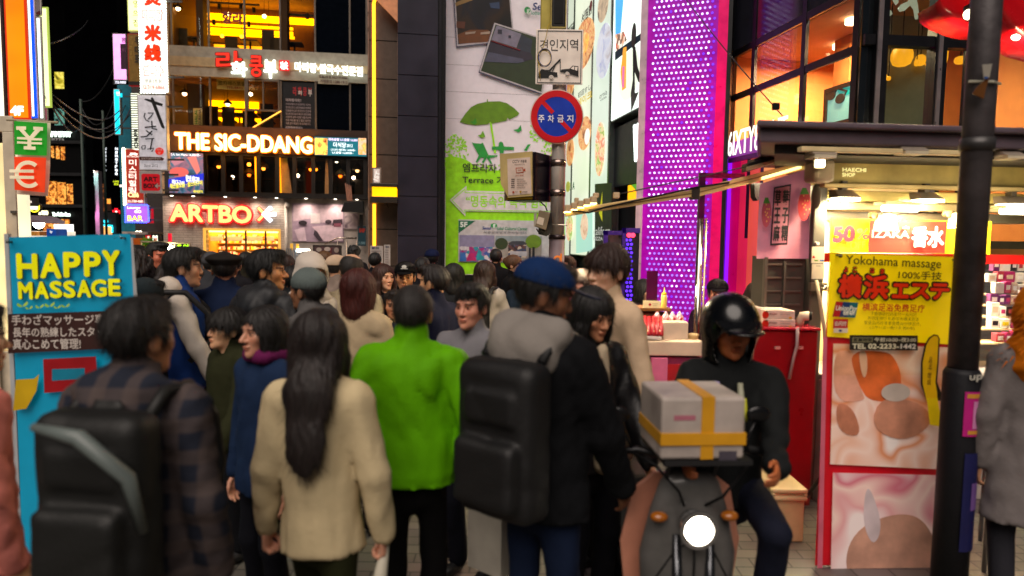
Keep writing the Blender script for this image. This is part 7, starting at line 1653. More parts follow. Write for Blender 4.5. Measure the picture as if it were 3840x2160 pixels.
# ------------------------------------------------------------------ sign pole with the towing and no-parking signs
Q = FR(2092,700,7.0)
def qU(x,y=500): return Q.uv(x,y)[0]
def qV(y,x=2092): return Q.uv(x,y)[1]
um = qU(2092,700)
t = T('sign_pole','polished steel sign pole wrapped in grey at its foot','pole',Q,um,0)
CHROME = P('#ddd2c8',.2,.35,var=.05,coat=.6)
t.part('steel_tube',MB().tube([(um,.0,qV(884)),(um,.0,qV(300))],.074,28),CHROME,smooth=True); t.part('foot_wrap',MB().tube([(um,0,0),(um,0,qV(886))],.082,28),P('#7a6a72',.5),smooth=True); t.part('collar',MB().tube([(um,0,qV(897)),(um,0,qV(880))],.088,28),P('#3a3034',.3,.6),smooth=True)
mb = MB()
for y in (612,724): mb.tube([(um,0,qV(y + 12)),(um,0,qV(y - 12))],.080,24)
t.part('clamp_band',mb,P('#9a8880',.25,.9),smooth=True)
t.part('square_post',MB().box(qU(2028,60),qU(2064,60),-.03,.1,qV(118),qV(-80)),P('#b8a850',.4,.3),bevel=.006); t.part('tie_wire',MB().tube([(um - .2,-.02,qV(842)),(um + .09,-.09,qV(844)),(um + .1,0,qV(846))],.006,5),P('#c0b0a0',.3,.8))
t.part('lettering',MB().text('서울중구',qU(2072,1000),qU(2100,1000),qV(1006),qV(996),-.086,0,.03),P('#e0dce0'))
mb = MB().ring(um + .005,qV(972),.022,.042,-.087,-.083,24).box(um + .032,um + .05,-.088,-.084,qV(985),qV(950)); t.part('emblem',mb,P('#e87a18',.5,em=.1))
t = T('pole_speaker','slim black loudspeaker at the top of the sign pole','speaker',Q,qU(2091,50),qV(112)); a = Q.bb(2068,-60,2118,112); t.part('cabinet',MB().box(a[0],a[1],-.1,.08,a[2],a[3]),P('#141210',.5),bevel=.01); t.part('grille',MB().box(a[0] + .02,a[1] - .02,-.106,-.1,a[2] + .03,a[3]),P('#050505',.8)); t.part('edge_trim',MB().box(a[0] - .012,a[0],-.105,.05,a[2] - .01,a[3]).box(a[1],a[1] + .012,-.105,.05,a[2] - .01,a[3]).box(a[0],a[1],-.105,.05,a[2] - .012,a[2]),P('#c0ac68',.3,.5))
SGW = P('#f4e4d6',.4,em=.1)  # unlit plate; faint emission put into the colour to brighten it
t = T('towing_sign','white square towing zone sign with a black tow truck pictogram','road sign',Q,qU(2095,225),qV(327),-.1)
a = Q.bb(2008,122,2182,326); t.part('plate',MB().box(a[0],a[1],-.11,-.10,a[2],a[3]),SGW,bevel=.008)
Z = lambda pts: [(1400 + x / 2.8975,y / 2.8975) for x,y in pts]
INKS = P('#0e0c0c',.5)
w_ = [(2014,129),(2176,129),(2176,320),(2014,320)]
mb = MB(); b = Q.bb(2014,128,2176,321); mb.frame(b[0],b[1],b[2],b[3],.006,-.116,-.112); t.part('border_line',mb,INKS)
lay(Q,[('t',c,2024 + 37.5 * i,147 + (2 if i == 0 else 0),2055 + 37.5 * i,190,INKS,dict(bold=.0),'lettering') for i,c in enumerate('견인지역')] +
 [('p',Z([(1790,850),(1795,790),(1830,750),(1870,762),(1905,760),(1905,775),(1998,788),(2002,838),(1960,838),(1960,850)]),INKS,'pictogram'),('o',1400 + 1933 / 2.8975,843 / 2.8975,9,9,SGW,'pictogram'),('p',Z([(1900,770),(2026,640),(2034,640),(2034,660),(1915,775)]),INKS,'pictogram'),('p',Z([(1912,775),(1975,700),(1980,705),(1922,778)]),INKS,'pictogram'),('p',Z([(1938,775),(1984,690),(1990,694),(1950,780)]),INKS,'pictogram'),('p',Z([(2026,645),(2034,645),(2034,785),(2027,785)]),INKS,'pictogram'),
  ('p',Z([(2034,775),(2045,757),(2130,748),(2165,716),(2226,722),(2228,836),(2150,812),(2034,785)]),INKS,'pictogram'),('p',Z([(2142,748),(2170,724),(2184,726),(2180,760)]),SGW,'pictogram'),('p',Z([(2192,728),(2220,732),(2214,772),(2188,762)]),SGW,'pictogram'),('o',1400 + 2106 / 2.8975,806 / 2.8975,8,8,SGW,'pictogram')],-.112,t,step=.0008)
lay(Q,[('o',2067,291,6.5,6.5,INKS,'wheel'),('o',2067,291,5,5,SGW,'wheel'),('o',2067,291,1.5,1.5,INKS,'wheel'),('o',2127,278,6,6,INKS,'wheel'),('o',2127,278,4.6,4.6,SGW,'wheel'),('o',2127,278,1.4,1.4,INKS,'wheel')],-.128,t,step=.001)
mb = MB(); rg = random.Random(1)
for k in range(4):
 cx,cy,rx,ry = 2040 + rg.uniform(-2,2),232 + rg.uniform(-3,3),24 + rg.uniform(-2,2),31 + rg.uniform(-2,2); mb.mat(k % 2); pp = []
 for i in range(25): a_ = 2 * math.pi * i / 24; u,v = Q.uv(cx + rx * math.cos(a_),cy + ry * math.sin(a_)); pp.append((u,-.135 - .004 * k,v))
 mb.tube(pp,.0035,5,cap=False)
pp = [(Q.uv(*p)[0],-.14,Q.uv(*p)[1]) for p in ((2064,100),(2052,112),(2046,150),(2032,200),(2020,225))]; mb.mat(0).tube(pp,.0035,5); pp = [(Q.uv(*p)[0],-.14,Q.uv(*p)[1]) for p in ((2018,255),(2022,290),(2024,315))]; mb.tube(pp,.0035,5)
single('cable_coil','coil of yellow and blue wire hung over the towing sign','cable',Q,mb,[P('#c8a80a',.4),P('#123a8a',.4)],smooth=True)
t = T('no_parking_sign','round red and blue no parking sign with white Korean lettering','road sign',Q,qU(2085,445),qV(546),-.1)
cu,cv = qU(2085,445),qV(445,2085); k = abs(qU(2185,445) - qU(1985,445)) / 2 / 100
RDS,BLS = P('#cf0714',.35,em=.10),P('#0a34a8',.35,em=.10)
t.part('plate',MB().disc(cu,cv,99 * k,99 * k,-.11,-.10,56),P('#e8d4c4',.4)); t.part('blue_field',MB().disc(cu,cv,73 * k,73 * k,-.115,-.1105,48),BLS); t.part('red_ring',MB().ring(cu,cv,72 * k,95 * k,-.118,-.1108,64),RDS)
d_ = math.sqrt(.5); mb = MB()
for s_ in (1,-1):
 for sg in (1,): p0,p1 = 73 * k * s_,20 * k * s_; w2 = 7.5 * k; mb.poly([(cu - d_ * p0 - d_ * w2 * 1,cv + d_ * p0 - d_ * w2),(cu - d_ * p0 + d_ * w2,cv + d_ * p0 + d_ * w2),(cu - d_ * p1 + d_ * w2,cv + d_ * p1 + d_ * w2),(cu - d_ * p1 - d_ * w2,cv + d_ * p1 - d_ * w2)],-.1175,-.1155)
t.part('slash',mb,RDS); lay(Q,[('t',c,2018 + 36 * i,431,2042 + 36 * i,459,P('#e8e4ea',.5,em=.1),dict(bold=.03),'lettering') for i,c in enumerate('주차금지')],-.119,t,step=.0005)
# CCTV cabinet, junction box
B = FR(1998,660,6.75,-30)
a = B.bb(1882,572,1998,752); t = T('cctv_cabinet','dark steel cabinet with a flared bright metal plate and a CCTV notice','cabinet',B,(a[0] + a[1]) / 2,a[2])
t.part('box_body',MB().box(a[0] + .03,a[1] + .02,.012,.40,a[2],a[3]),P('#241c2c',.22,.6),bevel=.008); t.part('flared_plate',MB().poly(B.quad([(1876,578),(1997,568),(1998,735),(1908,742),(1880,690)]),-.012,.004),P('#ecd08c',.3,.3)); t.part('lower_plate',MB().box(a[0] + .05,a[1] - .004,.0,.011,a[2] + .01,B.uv(1950,738)[1]),P('#b08a20',.3,.7)); t.part('hinge',MB().box(a[0] + .032,a[0] + .06,.0,.011,a[2],a[3] - .02),P('#a08070',.3,.7))
t.part('mount_arm',MB().box(a[1] - .10,a[1] + .02,.40,.62,a[2] + .12,a[2] + .18),P('#2a2228',.4))
t.part('notice_paper',MB().poly(B.quad([(1905,597),(1990,590),(1996,726),(1909,734)]),-.016,-.013),P('#dcc4b4',.6,em=.05))
IK,OG = P('#3a2c2c',.6),P('#b84a1a',.6)
lay(B,[('t','CCTV',1922,600,1948,611,IK,dict(bold=.01),'lettering'),('t','작동중',1952,599,1975,610,IK,dict(bold=.01),'lettering'),('t','(불법쓰레기 단속)',1930,614,1968,620,P('#8a6a5a'),dict(),'lettering'),('p',[(1934,629),(1962,628),(1964,648),(1936,650)],OG,'camera_drawing'),('p',[(1937,632),(1960,631),(1961,645),(1938,647)],P('#dcc4b4'),'camera_drawing'),('p',[(1963,636),(1970,631),(1971,643),(1964,641)],OG,'camera_drawing'),('r',1943,637,1955,639,OG,'camera_drawing'),('t','24시간 촬영중',1934,655,1964,661,OG,dict(bold=.01),'lettering')] +
 [('r',1918,671 + 7.6 * i,1931,673.5 + 7.6 * i,IK,'print') for i in range(5)] + [('r',1940,671 + 7.6 * i,1966 + 6 * (i % 3),673 + 7.6 * i,P('#8a7468'),'print') for i in range(5)] + [('o',1927,721,4,4,OG,'emblem'),('p',[(1950,716),(1958,715),(1957,722),(1954,725),(1951,722)],P('#b08a20'),'emblem'),('r',1960,718,1980,721,P('#8a7468'),'print'),('r',1933,719,1944,721,P('#8a7468'),'print')],-.0165,t,step=.0006)
J = FR(2035,825,6.8); t = T('junction_box','tilted grey junction box with a white label tied to the pole','junction box',J,J.uv(2035,825)[0],J.uv(2035,880)[1])
t.part('box_body',MB().poly(J.quad([(2022,788),(2062,800),(2046,864),(2006,850)]),-.08,.0),P('#8a7a60',.5),bevel=.006); t.part('label_plate',MB().poly(J.quad([(2018,813),(2040,820),(2034,846),(2010,838)]),-.084,-.081),P('#e8d8c0',.5)); t.part('back_box',MB().poly(J.quad([(2040,790),(2070,800),(2072,870),(2050,886),(2020,878),(2020,860)]),.01,.1),P('#1a1614',.5)); t.part('side_clip',MB().box(*J.bb(2002,800,2012,850)[:2],-.03,.02,*J.bb(2002,800,2012,850)[2:]),P('#b0a898',.4))
t.part('cable',MB().tube([(J.uv(2025,755)[0],.0,J.uv(2025,755)[1]),(J.uv(2045,775)[0],-.03,J.uv(2045,775)[1]),(J.uv(2052,792)[0],-.02,J.uv(2052,792)[1])],.007,6).tube([(J.uv(2012,858)[0],-.02,J.uv(2012,858)[1]),(J.uv(2022,876)[0],-.05,J.uv(2022,876)[1]),(J.uv(2040,868)[0],-.05,J.uv(2040,868)[1])],.007,6),BLK,smooth=True)

# ------------------------------------------------------------------ near right: lamp post, red lantern sign, banners
LP = FR(3638,1000,3.5); lu = LP.uv(3634,1000)[0]
t = T('lamp_post','thick dark steel lamp post with scuffs and a clamp band','post',LP,lu,0)
PM = P('#4a4446',.5,.1,var=.35,scale=7,bump=.12,bscale=40)
t.part('shaft',MB().tube([(lu,0,LP.uv(3620,1400)[1]),(lu,0,4.6)],.071,32),PM,smooth=True); t.part('lower_sleeve',MB().tube([(lu,0,0),(lu,0,LP.uv(3620,1398)[1]),(lu,0,LP.uv(3620,1380)[1])],[.088,.088,.075],32),P('#1c1c20',.5,bump=.1,spec=.2),smooth=True); t.part('clamp_band',MB().tube([(lu,0,LP.uv(3690,566)[1]),(lu,0,LP.uv(3690,520)[1])],.080,32),P('#4a4848',.4,.5),smooth=True)
t.part('tie_strap',MB().tube([(lu - .085,-.03,LP.uv(3660,312)[1]),(lu,-.088,LP.uv(3700,322)[1]),(lu + .084,-.02,LP.uv(3740,318)[1])],.007,6),P('#b8b4a0',.4))
def wrapq(x0,y0,x1,y1,r,n=10):
 a0,a1 = LP.uv(x0,y0)[0] - lu,LP.uv(x1,y0)[0] - lu; v0,v1 = LP.uv(x0,y1)[1],LP.uv(x0,y0)[1]; vs = []
 for i in range(n + 1):
  u = max(-r * .98,min(r * .98,a0 + (a1 - a0) * i / n)); y = -math.sqrt(r * r - u * u)
  vs += [(lu + u,y,v0),(lu + u,y,v1)]
 return MB().add(vs,[(2 * i,2 * i + 2,2 * i + 3,2 * i + 1) for i in range(n)])
t.part('magenta_sticker',wrapq(3578,1455,3652,1618,.095),P('#b81078',.5)); t.part('sticker_border',wrapq(3584,1462,3646,1478,.097).add(*((lambda m: (m.v,m.f))(wrapq(3584,1596,3646,1610,.097)))),P('#c88a30',.5)); t.part('sticker_stripe',wrapq(3606,1490,3626,1590,.097),P('#c880b0',.5))
t.part('paint_tag',MB().text('up',LP.uv(3588,1405)[0],LP.uv(3636,1405)[0],LP.uv(3610,1420)[1],LP.uv(3610,1394)[1],-.099,0,.04,tilt=.1),P('#b8b4a8',.6)); t.part('navy_poster',wrapq(3575,1680,3670,2040,.096),P('#0c1048',.5)); t.part('poster_mark',wrapq(3600,1790,3640,1890,.098),P('#6a4a8a',.5))
t = T('cardboard_flap','folded brown cardboard sheet tied to the lamp post','cardboard',LP,LP.uv(3640,330)[0],LP.uv(3630,385)[1])
t.part('sheet',MB().poly(LP.quad([(3598,366),(3612,345),(3650,310),(3662,300),(3648,340),(3638,386)]),-.1,-.094),P('#6a4018',.35,.2)); t.part('paper',MB().poly(LP.quad([(3630,262),(3666,259),(3656,308),(3636,318)]),-.105,-.10),P('#9a9488',.5)); t.part('print',MB().box(*LP.bb(3636,306,3650,314)[:2],-.108,-.1055,*LP.bb(3636,306,3650,314)[2:]),P('#2a4a8a'))
RS = FR(3640,50,5.4)
t = T('red_canopy_sign','glossy red curved canopy sign lit by small spot lamps','canopy sign',RS,RS.uv(3680,40)[0],RS.uv(3680,130)[1])
RG = P('#c00510',.25,var=.1,coat=.4)
def hull(pts,y0,y1,mb):
 q = RS.quad(pts); n = len(q); mb.poly(q,y0,y1); return mb
def shell(top,edge,y0,dep):
 ns,nq = 24,14; v = []; ex = [p[0] for p in edge]; ey = [p[1] for p in edge]
 for i in range(ns + 1):
  x = ex[0] + (ex[-1] - ex[0]) * i / ns; yb = float(np.interp(x,ex,ey)); u,vb = RS.uv(x,yb,y0 - dep * .9); vt = RS.uv(x,top)[1]
  for j in range(nq + 1):
   q = j / nq; v.append((u,y0 - dep * math.sin(math.pi * min(q,.86) * .62) + (dep * .9 * ((q - .86) / .14) ** 2 if q > .86 else 0),vt + (vb - vt) * min(1,q * 1.12)))
 return MB().add(v,[(i * (nq + 1) + j,i * (nq + 1) + j + 1,(i + 1) * (nq + 1) + j + 1,(i + 1) * (nq + 1) + j) for i in range(ns) for j in range(nq)])
t.part('red_shell',shell(-160,[(3514,10),(3524,50),(3560,74),(3620,100),(3680,114),(3735,116)],0,.3),RG,smooth=True); t.part('red_shell',shell(-160,[(3742,56),(3790,128),(3860,178),(3990,214)],-.25,.3),RG,smooth=True)
t.part('yellow_beam',MB().box(RS.uv(3700,30)[0],RS.uv(3990,30)[0],-.5,-.42,RS.uv(3800,50)[1],RS.uv(3800,12)[1]),P('#e09a18',.45,em=.05))
for px,py in ((3650,48),(3828,126)):
 c = RS.uv(px,py,-.5); t.part('spot_lamp',MB().mat(0).tube([(c[0] + .05,-.5,c[1] + .08),(c[0] - .03,-.5,c[1] + .01)],[.03,.05],14).mat(1).ball(c[0] - .03,-.5,c[1] - .012,.035),[P('#1a1412',.4),E('#fff0c0',12)],smooth=True)
 sp = bpy.data.lights.new('sign_spot','SPOT'); sp.energy = 60; sp.color = (1,.8,.45); sp.spot_size = R(95); sp.spot_blend = .8; sp.shadow_soft_size = .03; so_ = bpy.data.objects.new('sign_spot',sp); COL.objects.link(so_); so_.location = RS.W(c[0] - .05,-.46 if px < 3700 else -.72,c[1] - .08); so_.rotation_euler = Vector((0.1,.55,-.15)).to_track_quat('-Z','Y').to_euler()

# Yokohama massage banner stand
Y = FR(3340,1200,3.9,3)
def chai(p,n=2):                                  # round off an outline
 for _ in range(n): p = [((a[0] * w1 + b[0] * w2),(a[1] * w1 + b[1] * w2)) for a,b in zip(p,p[1:] + p[:1]) for w1,w2 in ((.75,.25),(.25,.75))]
 return p
def Yz(pts): return [(3000 + x / 2.4155,900 + y / 2.4155) for x,y in pts]
q = Y.quad([(3113,946),(3580,962),(3556,2420),(3085,2420)])
uL,uR = q[0][0],q[1][0]
t = T('massage_banner','tall yellow and red Yokohama massage banner stand with an orange leg picture','banner',Y,(uL + uR) / 2,0)
vT = (q[0][1] + q[1][1]) / 2; vY = Y.uv(3330,1274)[1]
YL = P('#eecb00',.38,var=.05,em=.28,coat=.25)  # emission stands in for kiosk light shining through the sheet
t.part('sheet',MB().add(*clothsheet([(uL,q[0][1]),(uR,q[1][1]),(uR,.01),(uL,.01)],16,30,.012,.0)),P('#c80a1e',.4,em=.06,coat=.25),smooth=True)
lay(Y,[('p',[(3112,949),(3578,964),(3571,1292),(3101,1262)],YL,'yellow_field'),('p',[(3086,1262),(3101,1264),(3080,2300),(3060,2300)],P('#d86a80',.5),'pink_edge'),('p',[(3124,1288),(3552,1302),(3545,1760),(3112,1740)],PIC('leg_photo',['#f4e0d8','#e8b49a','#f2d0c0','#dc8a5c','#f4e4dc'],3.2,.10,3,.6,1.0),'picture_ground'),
 ('p',chai(Yz([(455,1000),(790,1005),(860,1080),(905,1190),(915,1290),(890,1460),(620,1460),(540,1330),(480,1200)])),P('#e06a30',.5,em=.05,var=.28,scale=7),'picture'),('p',chai(Yz([(300,1000),(455,1000),(470,1160),(560,1380),(590,1460),(300,1460)])),P('#e8a48a',.5,em=.05,var=.25,scale=6),'picture'),('p',chai(Yz([(525,1000),(600,1000),(605,1200),(570,1260),(540,1150)])),P('#e8b8a0',.5),'picture'),
 ('p',chai([(3130,1500),(3200,1530),(3230,1640),(3140,1620)]),P('#d88a6a',.5,var=.3,scale=6),'picture'),('p',chai([(3300,1480),(3460,1510),(3500,1590),(3380,1660),(3260,1600)]),P('#e09a7c',.5,var=.3,scale=5),'picture'),('o',3355,1470,54,34,P('#d8c8bc',.5),'picture'),('p',[(3120,1770),(3540,1780),(3534,2200),(3110,2200)],PIC('lower_photo',['#f0dcd8','#e0a0a0','#f0ccc0','#d07080','#f2e4e0'],2.6,.10,5,.5,1.0),'lower_field'),('p',chai([(3180,1980),(3420,1900),(3520,2040),(3480,2200),(3160,2200)],3),P('#e0a890',.5,var=.3,scale=4),'lower_picture'),('p',chai([(3240,1830),(3262,1830),(3306,1970),(3270,2050),(3230,1960)],3),P('#e0ccd0',.5),'lower_picture')],-.016,t,step=.0012)
BK,RO = P('#241a06',.5),P('#e02c08',.4,em=.10)
lay(Y,[('t','Yokohama massage',3171,958,3530,1002,BK,dict(bold=.012,tilt=-.035),'lettering'),('t','100%手技',3369,1014,3532,1046,BK,dict(bold=.02,tilt=-.03),'lettering')] +
 [('t',c,x0,y0,x0 + 22,y0 + 25,BK,dict(bold=.16,tilt=-.02),'reading_edge') for c,x0,y0 in (('よ',3160,998),('こ',3194,999),('は',3259,1002),('ま',3296,1005))] + [('t',c,x0 + 3,y0 + 3,x0 + 19,y0 + 22,RO,dict(bold=.02,tilt=-.02),'reading_lettering') for c,x0,y0 in (('よ',3160,998),('こ',3194,999),('は',3259,1002),('ま',3296,1005))] +
 [('t',c,x0,y0,x1,y1,BK,dict(bold=.10,tilt=-.02),'title_edge') for c,x0,x1,y0,y1 in (('横',3134,3236,1020,1124),('浜',3228,3336,1022,1128),('エ',3334,3412,1054,1125),('ス',3400,3490,1054,1128),('テ',3476,3562,1054,1130))] +
 [('t',c,x0 + 7,y0 + 7,x1 - 7,y1 - 7,RO,dict(bold=.055,tilt=-.02),'title_lettering') for c,x0,x1,y0,y1 in (('横',3134,3236,1020,1124),('浜',3228,3336,1022,1128),('エ',3334,3412,1054,1125),('ス',3400,3490,1054,1128),('テ',3476,3562,1054,1130))],-.032,t,step=.0006)
lay(Y,[('p',Yz([(325,556),(528,568),(500,704),(294,694)]),P('#0f6a80',.4),'card_emblem'),('p',Yz([(325,556),(388,560),(356,697),(294,694)]),P('#c0141e',.4),'card_emblem'),('p',Yz([(388,560),(452,564),(424,700),(356,697)]),P('#1c3a7a',.4),'card_emblem'),('t','UnionPay',3131,1145,3211,1170,P('#f0ecec'),dict(bold=.03,shear=.15,tilt=-.02),'card_lettering'),('t','银联',3158,1165,3204,1182,P('#f0ecec'),dict(bold=.04,shear=.15),'card_lettering'),('r',3123,1196,3178,1232,P('#c81420',.4),'pay_emblem'),('r',3125,1230,3177,1247,P('#ecdcd4',.4),'pay_emblem'),('t','云闪付',3127,1204,3172,1222,P('#f0e4e0'),dict(bold=.03),'pay_lettering'),('o',3149,1239,6,4,P('#2a3a8a'),'pay_emblem'),
 ('t','横滨足浴免费足疗',3231,1136,3465,1166,P('#c8201a',.5),dict(bold=.025,tilt=-.02),'lettering')] + [('t',s_,x0,y0,x1,y0 + 15,P('#5a4a10',.5),dict(bold=.0,tilt=-.02),'lettering') for s_,x0,x1,y0 in (('下载银联扫码支付一云闪付',3261,3434,1168),('并绑定银行卡,即可来横滨足浴',3250,3442,1185),('享受云闪付专享免费30分钟足疗。',3236,3450,1202),('(上午11点一晚11点 预约制)',3258,3426,1220))] +
 [('p',[(3182,1255),(3437,1257),(3437,1313),(3182,1311)],P('#1c1410',.5),'phone_panel'),('r',3192,1264,3268,1282,P('#8a8468'),'hours_box'),('t','営業時間',3195,1266,3265,1280,P('#1c1410'),dict(bold=.04),'phone_lettering'),('t','午前10:00~夜3:00',3274,1264,3429,1281,P('#d8d0c0'),dict(bold=.03),'phone_lettering'),('t','TEL 02-2233-1442',3190,1287,3429,1307,P('#e0d8c8'),dict(bold=.05),'phone_lettering'),
 ('p',Yz([(1195,850),(1232,856),(1250,890),(1240,1100),(1225,1280),(1260,1370),(1280,1449),(1130,1449),(1078,1300),(1080,1100),(1110,950),(1150,880)]),BK,'brush_edge'),('p',Yz([(1195,864),(1226,868),(1236,892),(1226,1100),(1208,1280),(1225,1380),(1225,1449),(1130,1449),(1095,1300),(1096,1100),(1128,950),(1162,890)]),P('#e8b400',.4,em=.1),'brush_stroke'),('p',[(3468,1490),(3508,1490),(3520,1560),(3556,1570),(3540,1600),(3480,1590)],P('#e8c400',.4,em=.1),'brush_stroke'),('t','예약 환영',3472,1336,3486,1440,P('#8a5a08'),dict(bold=.02,rot=R(-90)),'brush_lettering')],-.040,t,step=.0008)
mb = MB()
for x,y in ((3131,956),(3566,974)): c = Y.uv(x,y); mb.tube([(c[0],-.06,c[1]),(c[0],.01,c[1])],.007,10); mb.ball(c[0],-.06,c[1] - .004,.012)
t.part('hook',mb,P('#6a6048',.3,.8),smooth=True); t.part('stand',MB().tube([(uL + .02,.02,q[0][1]),((uL + uR) / 2,.25,.8),(uR - .05,.5,.02)],.012,8).tube([(uR - .02,.02,q[1][1]),((uL + uR) / 2,.25,.8),(uL + .05,.5,.02)],.012,8),P('#3a3a3c',.4,.5),smooth=True)
t.part('clear_film',MB().add(*clothsheet([(uL - .004,q[0][1] + .006),(uR + .004,q[1][1] + .006),(uR + .004,vY - .2),(uL - .004,vY - .2)],10,10,.010,-.058)),GLASS('#fffdf0',.03,.12),smooth=True)

# HAPPY MASSAGE banner stand on the left
H = FR(260,1100,3.8,-3)
q = H.quad([(34,890),(489,877),(520,1400),(36,1400)]); uL,uR = q[0][0],q[1][0]; vT0,vT1 = q[0][1],q[1][1]
t = T('massage_banner','teal HAPPY MASSAGE banner stand with yellow lettering and a brown Japanese panel','banner',H,(uL + uR) / 2,0)
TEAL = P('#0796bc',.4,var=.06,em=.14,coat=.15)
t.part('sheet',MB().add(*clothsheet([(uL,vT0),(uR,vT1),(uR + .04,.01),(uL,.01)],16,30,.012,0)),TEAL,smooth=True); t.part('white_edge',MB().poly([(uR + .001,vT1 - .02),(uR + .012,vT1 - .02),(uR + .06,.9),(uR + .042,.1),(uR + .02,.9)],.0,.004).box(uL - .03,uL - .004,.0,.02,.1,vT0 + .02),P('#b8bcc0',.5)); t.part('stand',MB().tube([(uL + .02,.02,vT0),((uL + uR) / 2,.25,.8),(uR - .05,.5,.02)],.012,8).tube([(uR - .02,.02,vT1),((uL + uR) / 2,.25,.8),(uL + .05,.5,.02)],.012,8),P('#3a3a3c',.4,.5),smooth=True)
Zh = lambda pts: [(x / 2.4143,850 + y / 2.4143) for x,y in pts]
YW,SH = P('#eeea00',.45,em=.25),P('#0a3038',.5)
lt = []
for (s_,boxes) in (('HAPPY',((62,142,950,1046),(150,231,948,1044),(238,304,945,1041),(315,380,943,1038),(384,452,938,1034))),('MASSAGE',((71,126,1056,1122),(133,186,1055,1120),(190,237,1053,1118),(241,287,1052,1117),(292,345,1049,1115),(345,404,1047,1113),(410,456,1045,1110)))):
 for c,(x0,x1,y0,y1) in zip(s_,boxes): lt += [('t',c,x0 + 5,y0 + 1,x1 + 6,y1 + 2,SH,dict(bold=.035),'letter_shadow')]
 for c,(x0,x1,y0,y1) in zip(s_,boxes): lt += [('t',c,x0,y0,x1,y1,YW,dict(bold=.045),'lettering')]
for x,y,s_ in ((90,1141,1.0),(115,1153,.65),(155,1148,.75),(193,1142,.9),(222,1150,.65),(253,1145,.75)):
 lt += [('p',[(x,y + 8 * s_),(x - 6 * s_,y + 2),(x - 20 * s_,y - 6 * s_),(x - 22 * s_,y + 4 * s_),(x - 12 * s_,y + 10 * s_)],P('#9ac830',.5,em=.1),'sprout_drawing'),('p',[(x,y + 8 * s_),(x + 5 * s_,y - 2 * s_),(x + 18 * s_,y - 12 * s_),(x + 20 * s_,y - 2 * s_),(x + 10 * s_,y + 6 * s_)],P('#b8d848',.5,em=.1),'sprout_drawing')]
lt += [('p',[(37,1177),(500,1162),(506,1302),(38,1324)],P('#3a1c18',.5),'brown_panel')]
JW = P('#d0c4ba',.5,em=.06)
lt += [('t','手わざマッサージ専門店',51,1184,478,1224,JW,dict(bold=.02,tilt=.03),'japanese_lettering'),('t','長年の熟練したスタッフが',56,1231,470,1268,JW,dict(bold=.02,tilt=.03),'japanese_lettering'),('t','真心こめて管理!',56,1272,310,1312,JW,dict(bold=.02,tilt=.03),'japanese_lettering')]
lt += [('p',Zh([(410,1195),(885,1170),(905,1460),(420,1500)]),P('#a80a18',.5),'red_square'),('p',Zh([(490,1285),(785,1275),(785,1370),(490,1390)]),P('#1088a8',.5),'blue_window'),('p',Zh([(165,1380),(330,1370),(375,1330),(350,1480),(260,1640),(140,1660)]),P('#d8b010',.5),'yellow_foot')]
lay(H,lt,-.018,t,step=.0004)
mb = MB()
for x,y in ((45,908),(470,893)): c = H.uv(x,y); mb.tube([(c[0],-.04,c[1]),(c[0],.01,c[1])],.006,8)
t.part('hook',mb,P('#6a6048',.3,.8)); mb = MB(); rg = random.Random(12)
for x,y in ((60,902),(462,888)):
 for i in range(7): c = H.uv(x + rg.uniform(-22,22),y + rg.uniform(-12,14)); d_ = H.uv(x + rg.uniform(-34,34),y + rg.uniform(-16,16)); e_ = H.uv(x + rg.uniform(-30,30),y + rg.uniform(-14,20)); mb.add([(c[0],-.03 - .002 * i,c[1]),(d_[0],-.028,d_[1]),(e_[0],-.034,e_[1])],[(0,1,2)])
t.part('clear_tape',mb,GLASS('#f4f8f8',.18,.15))

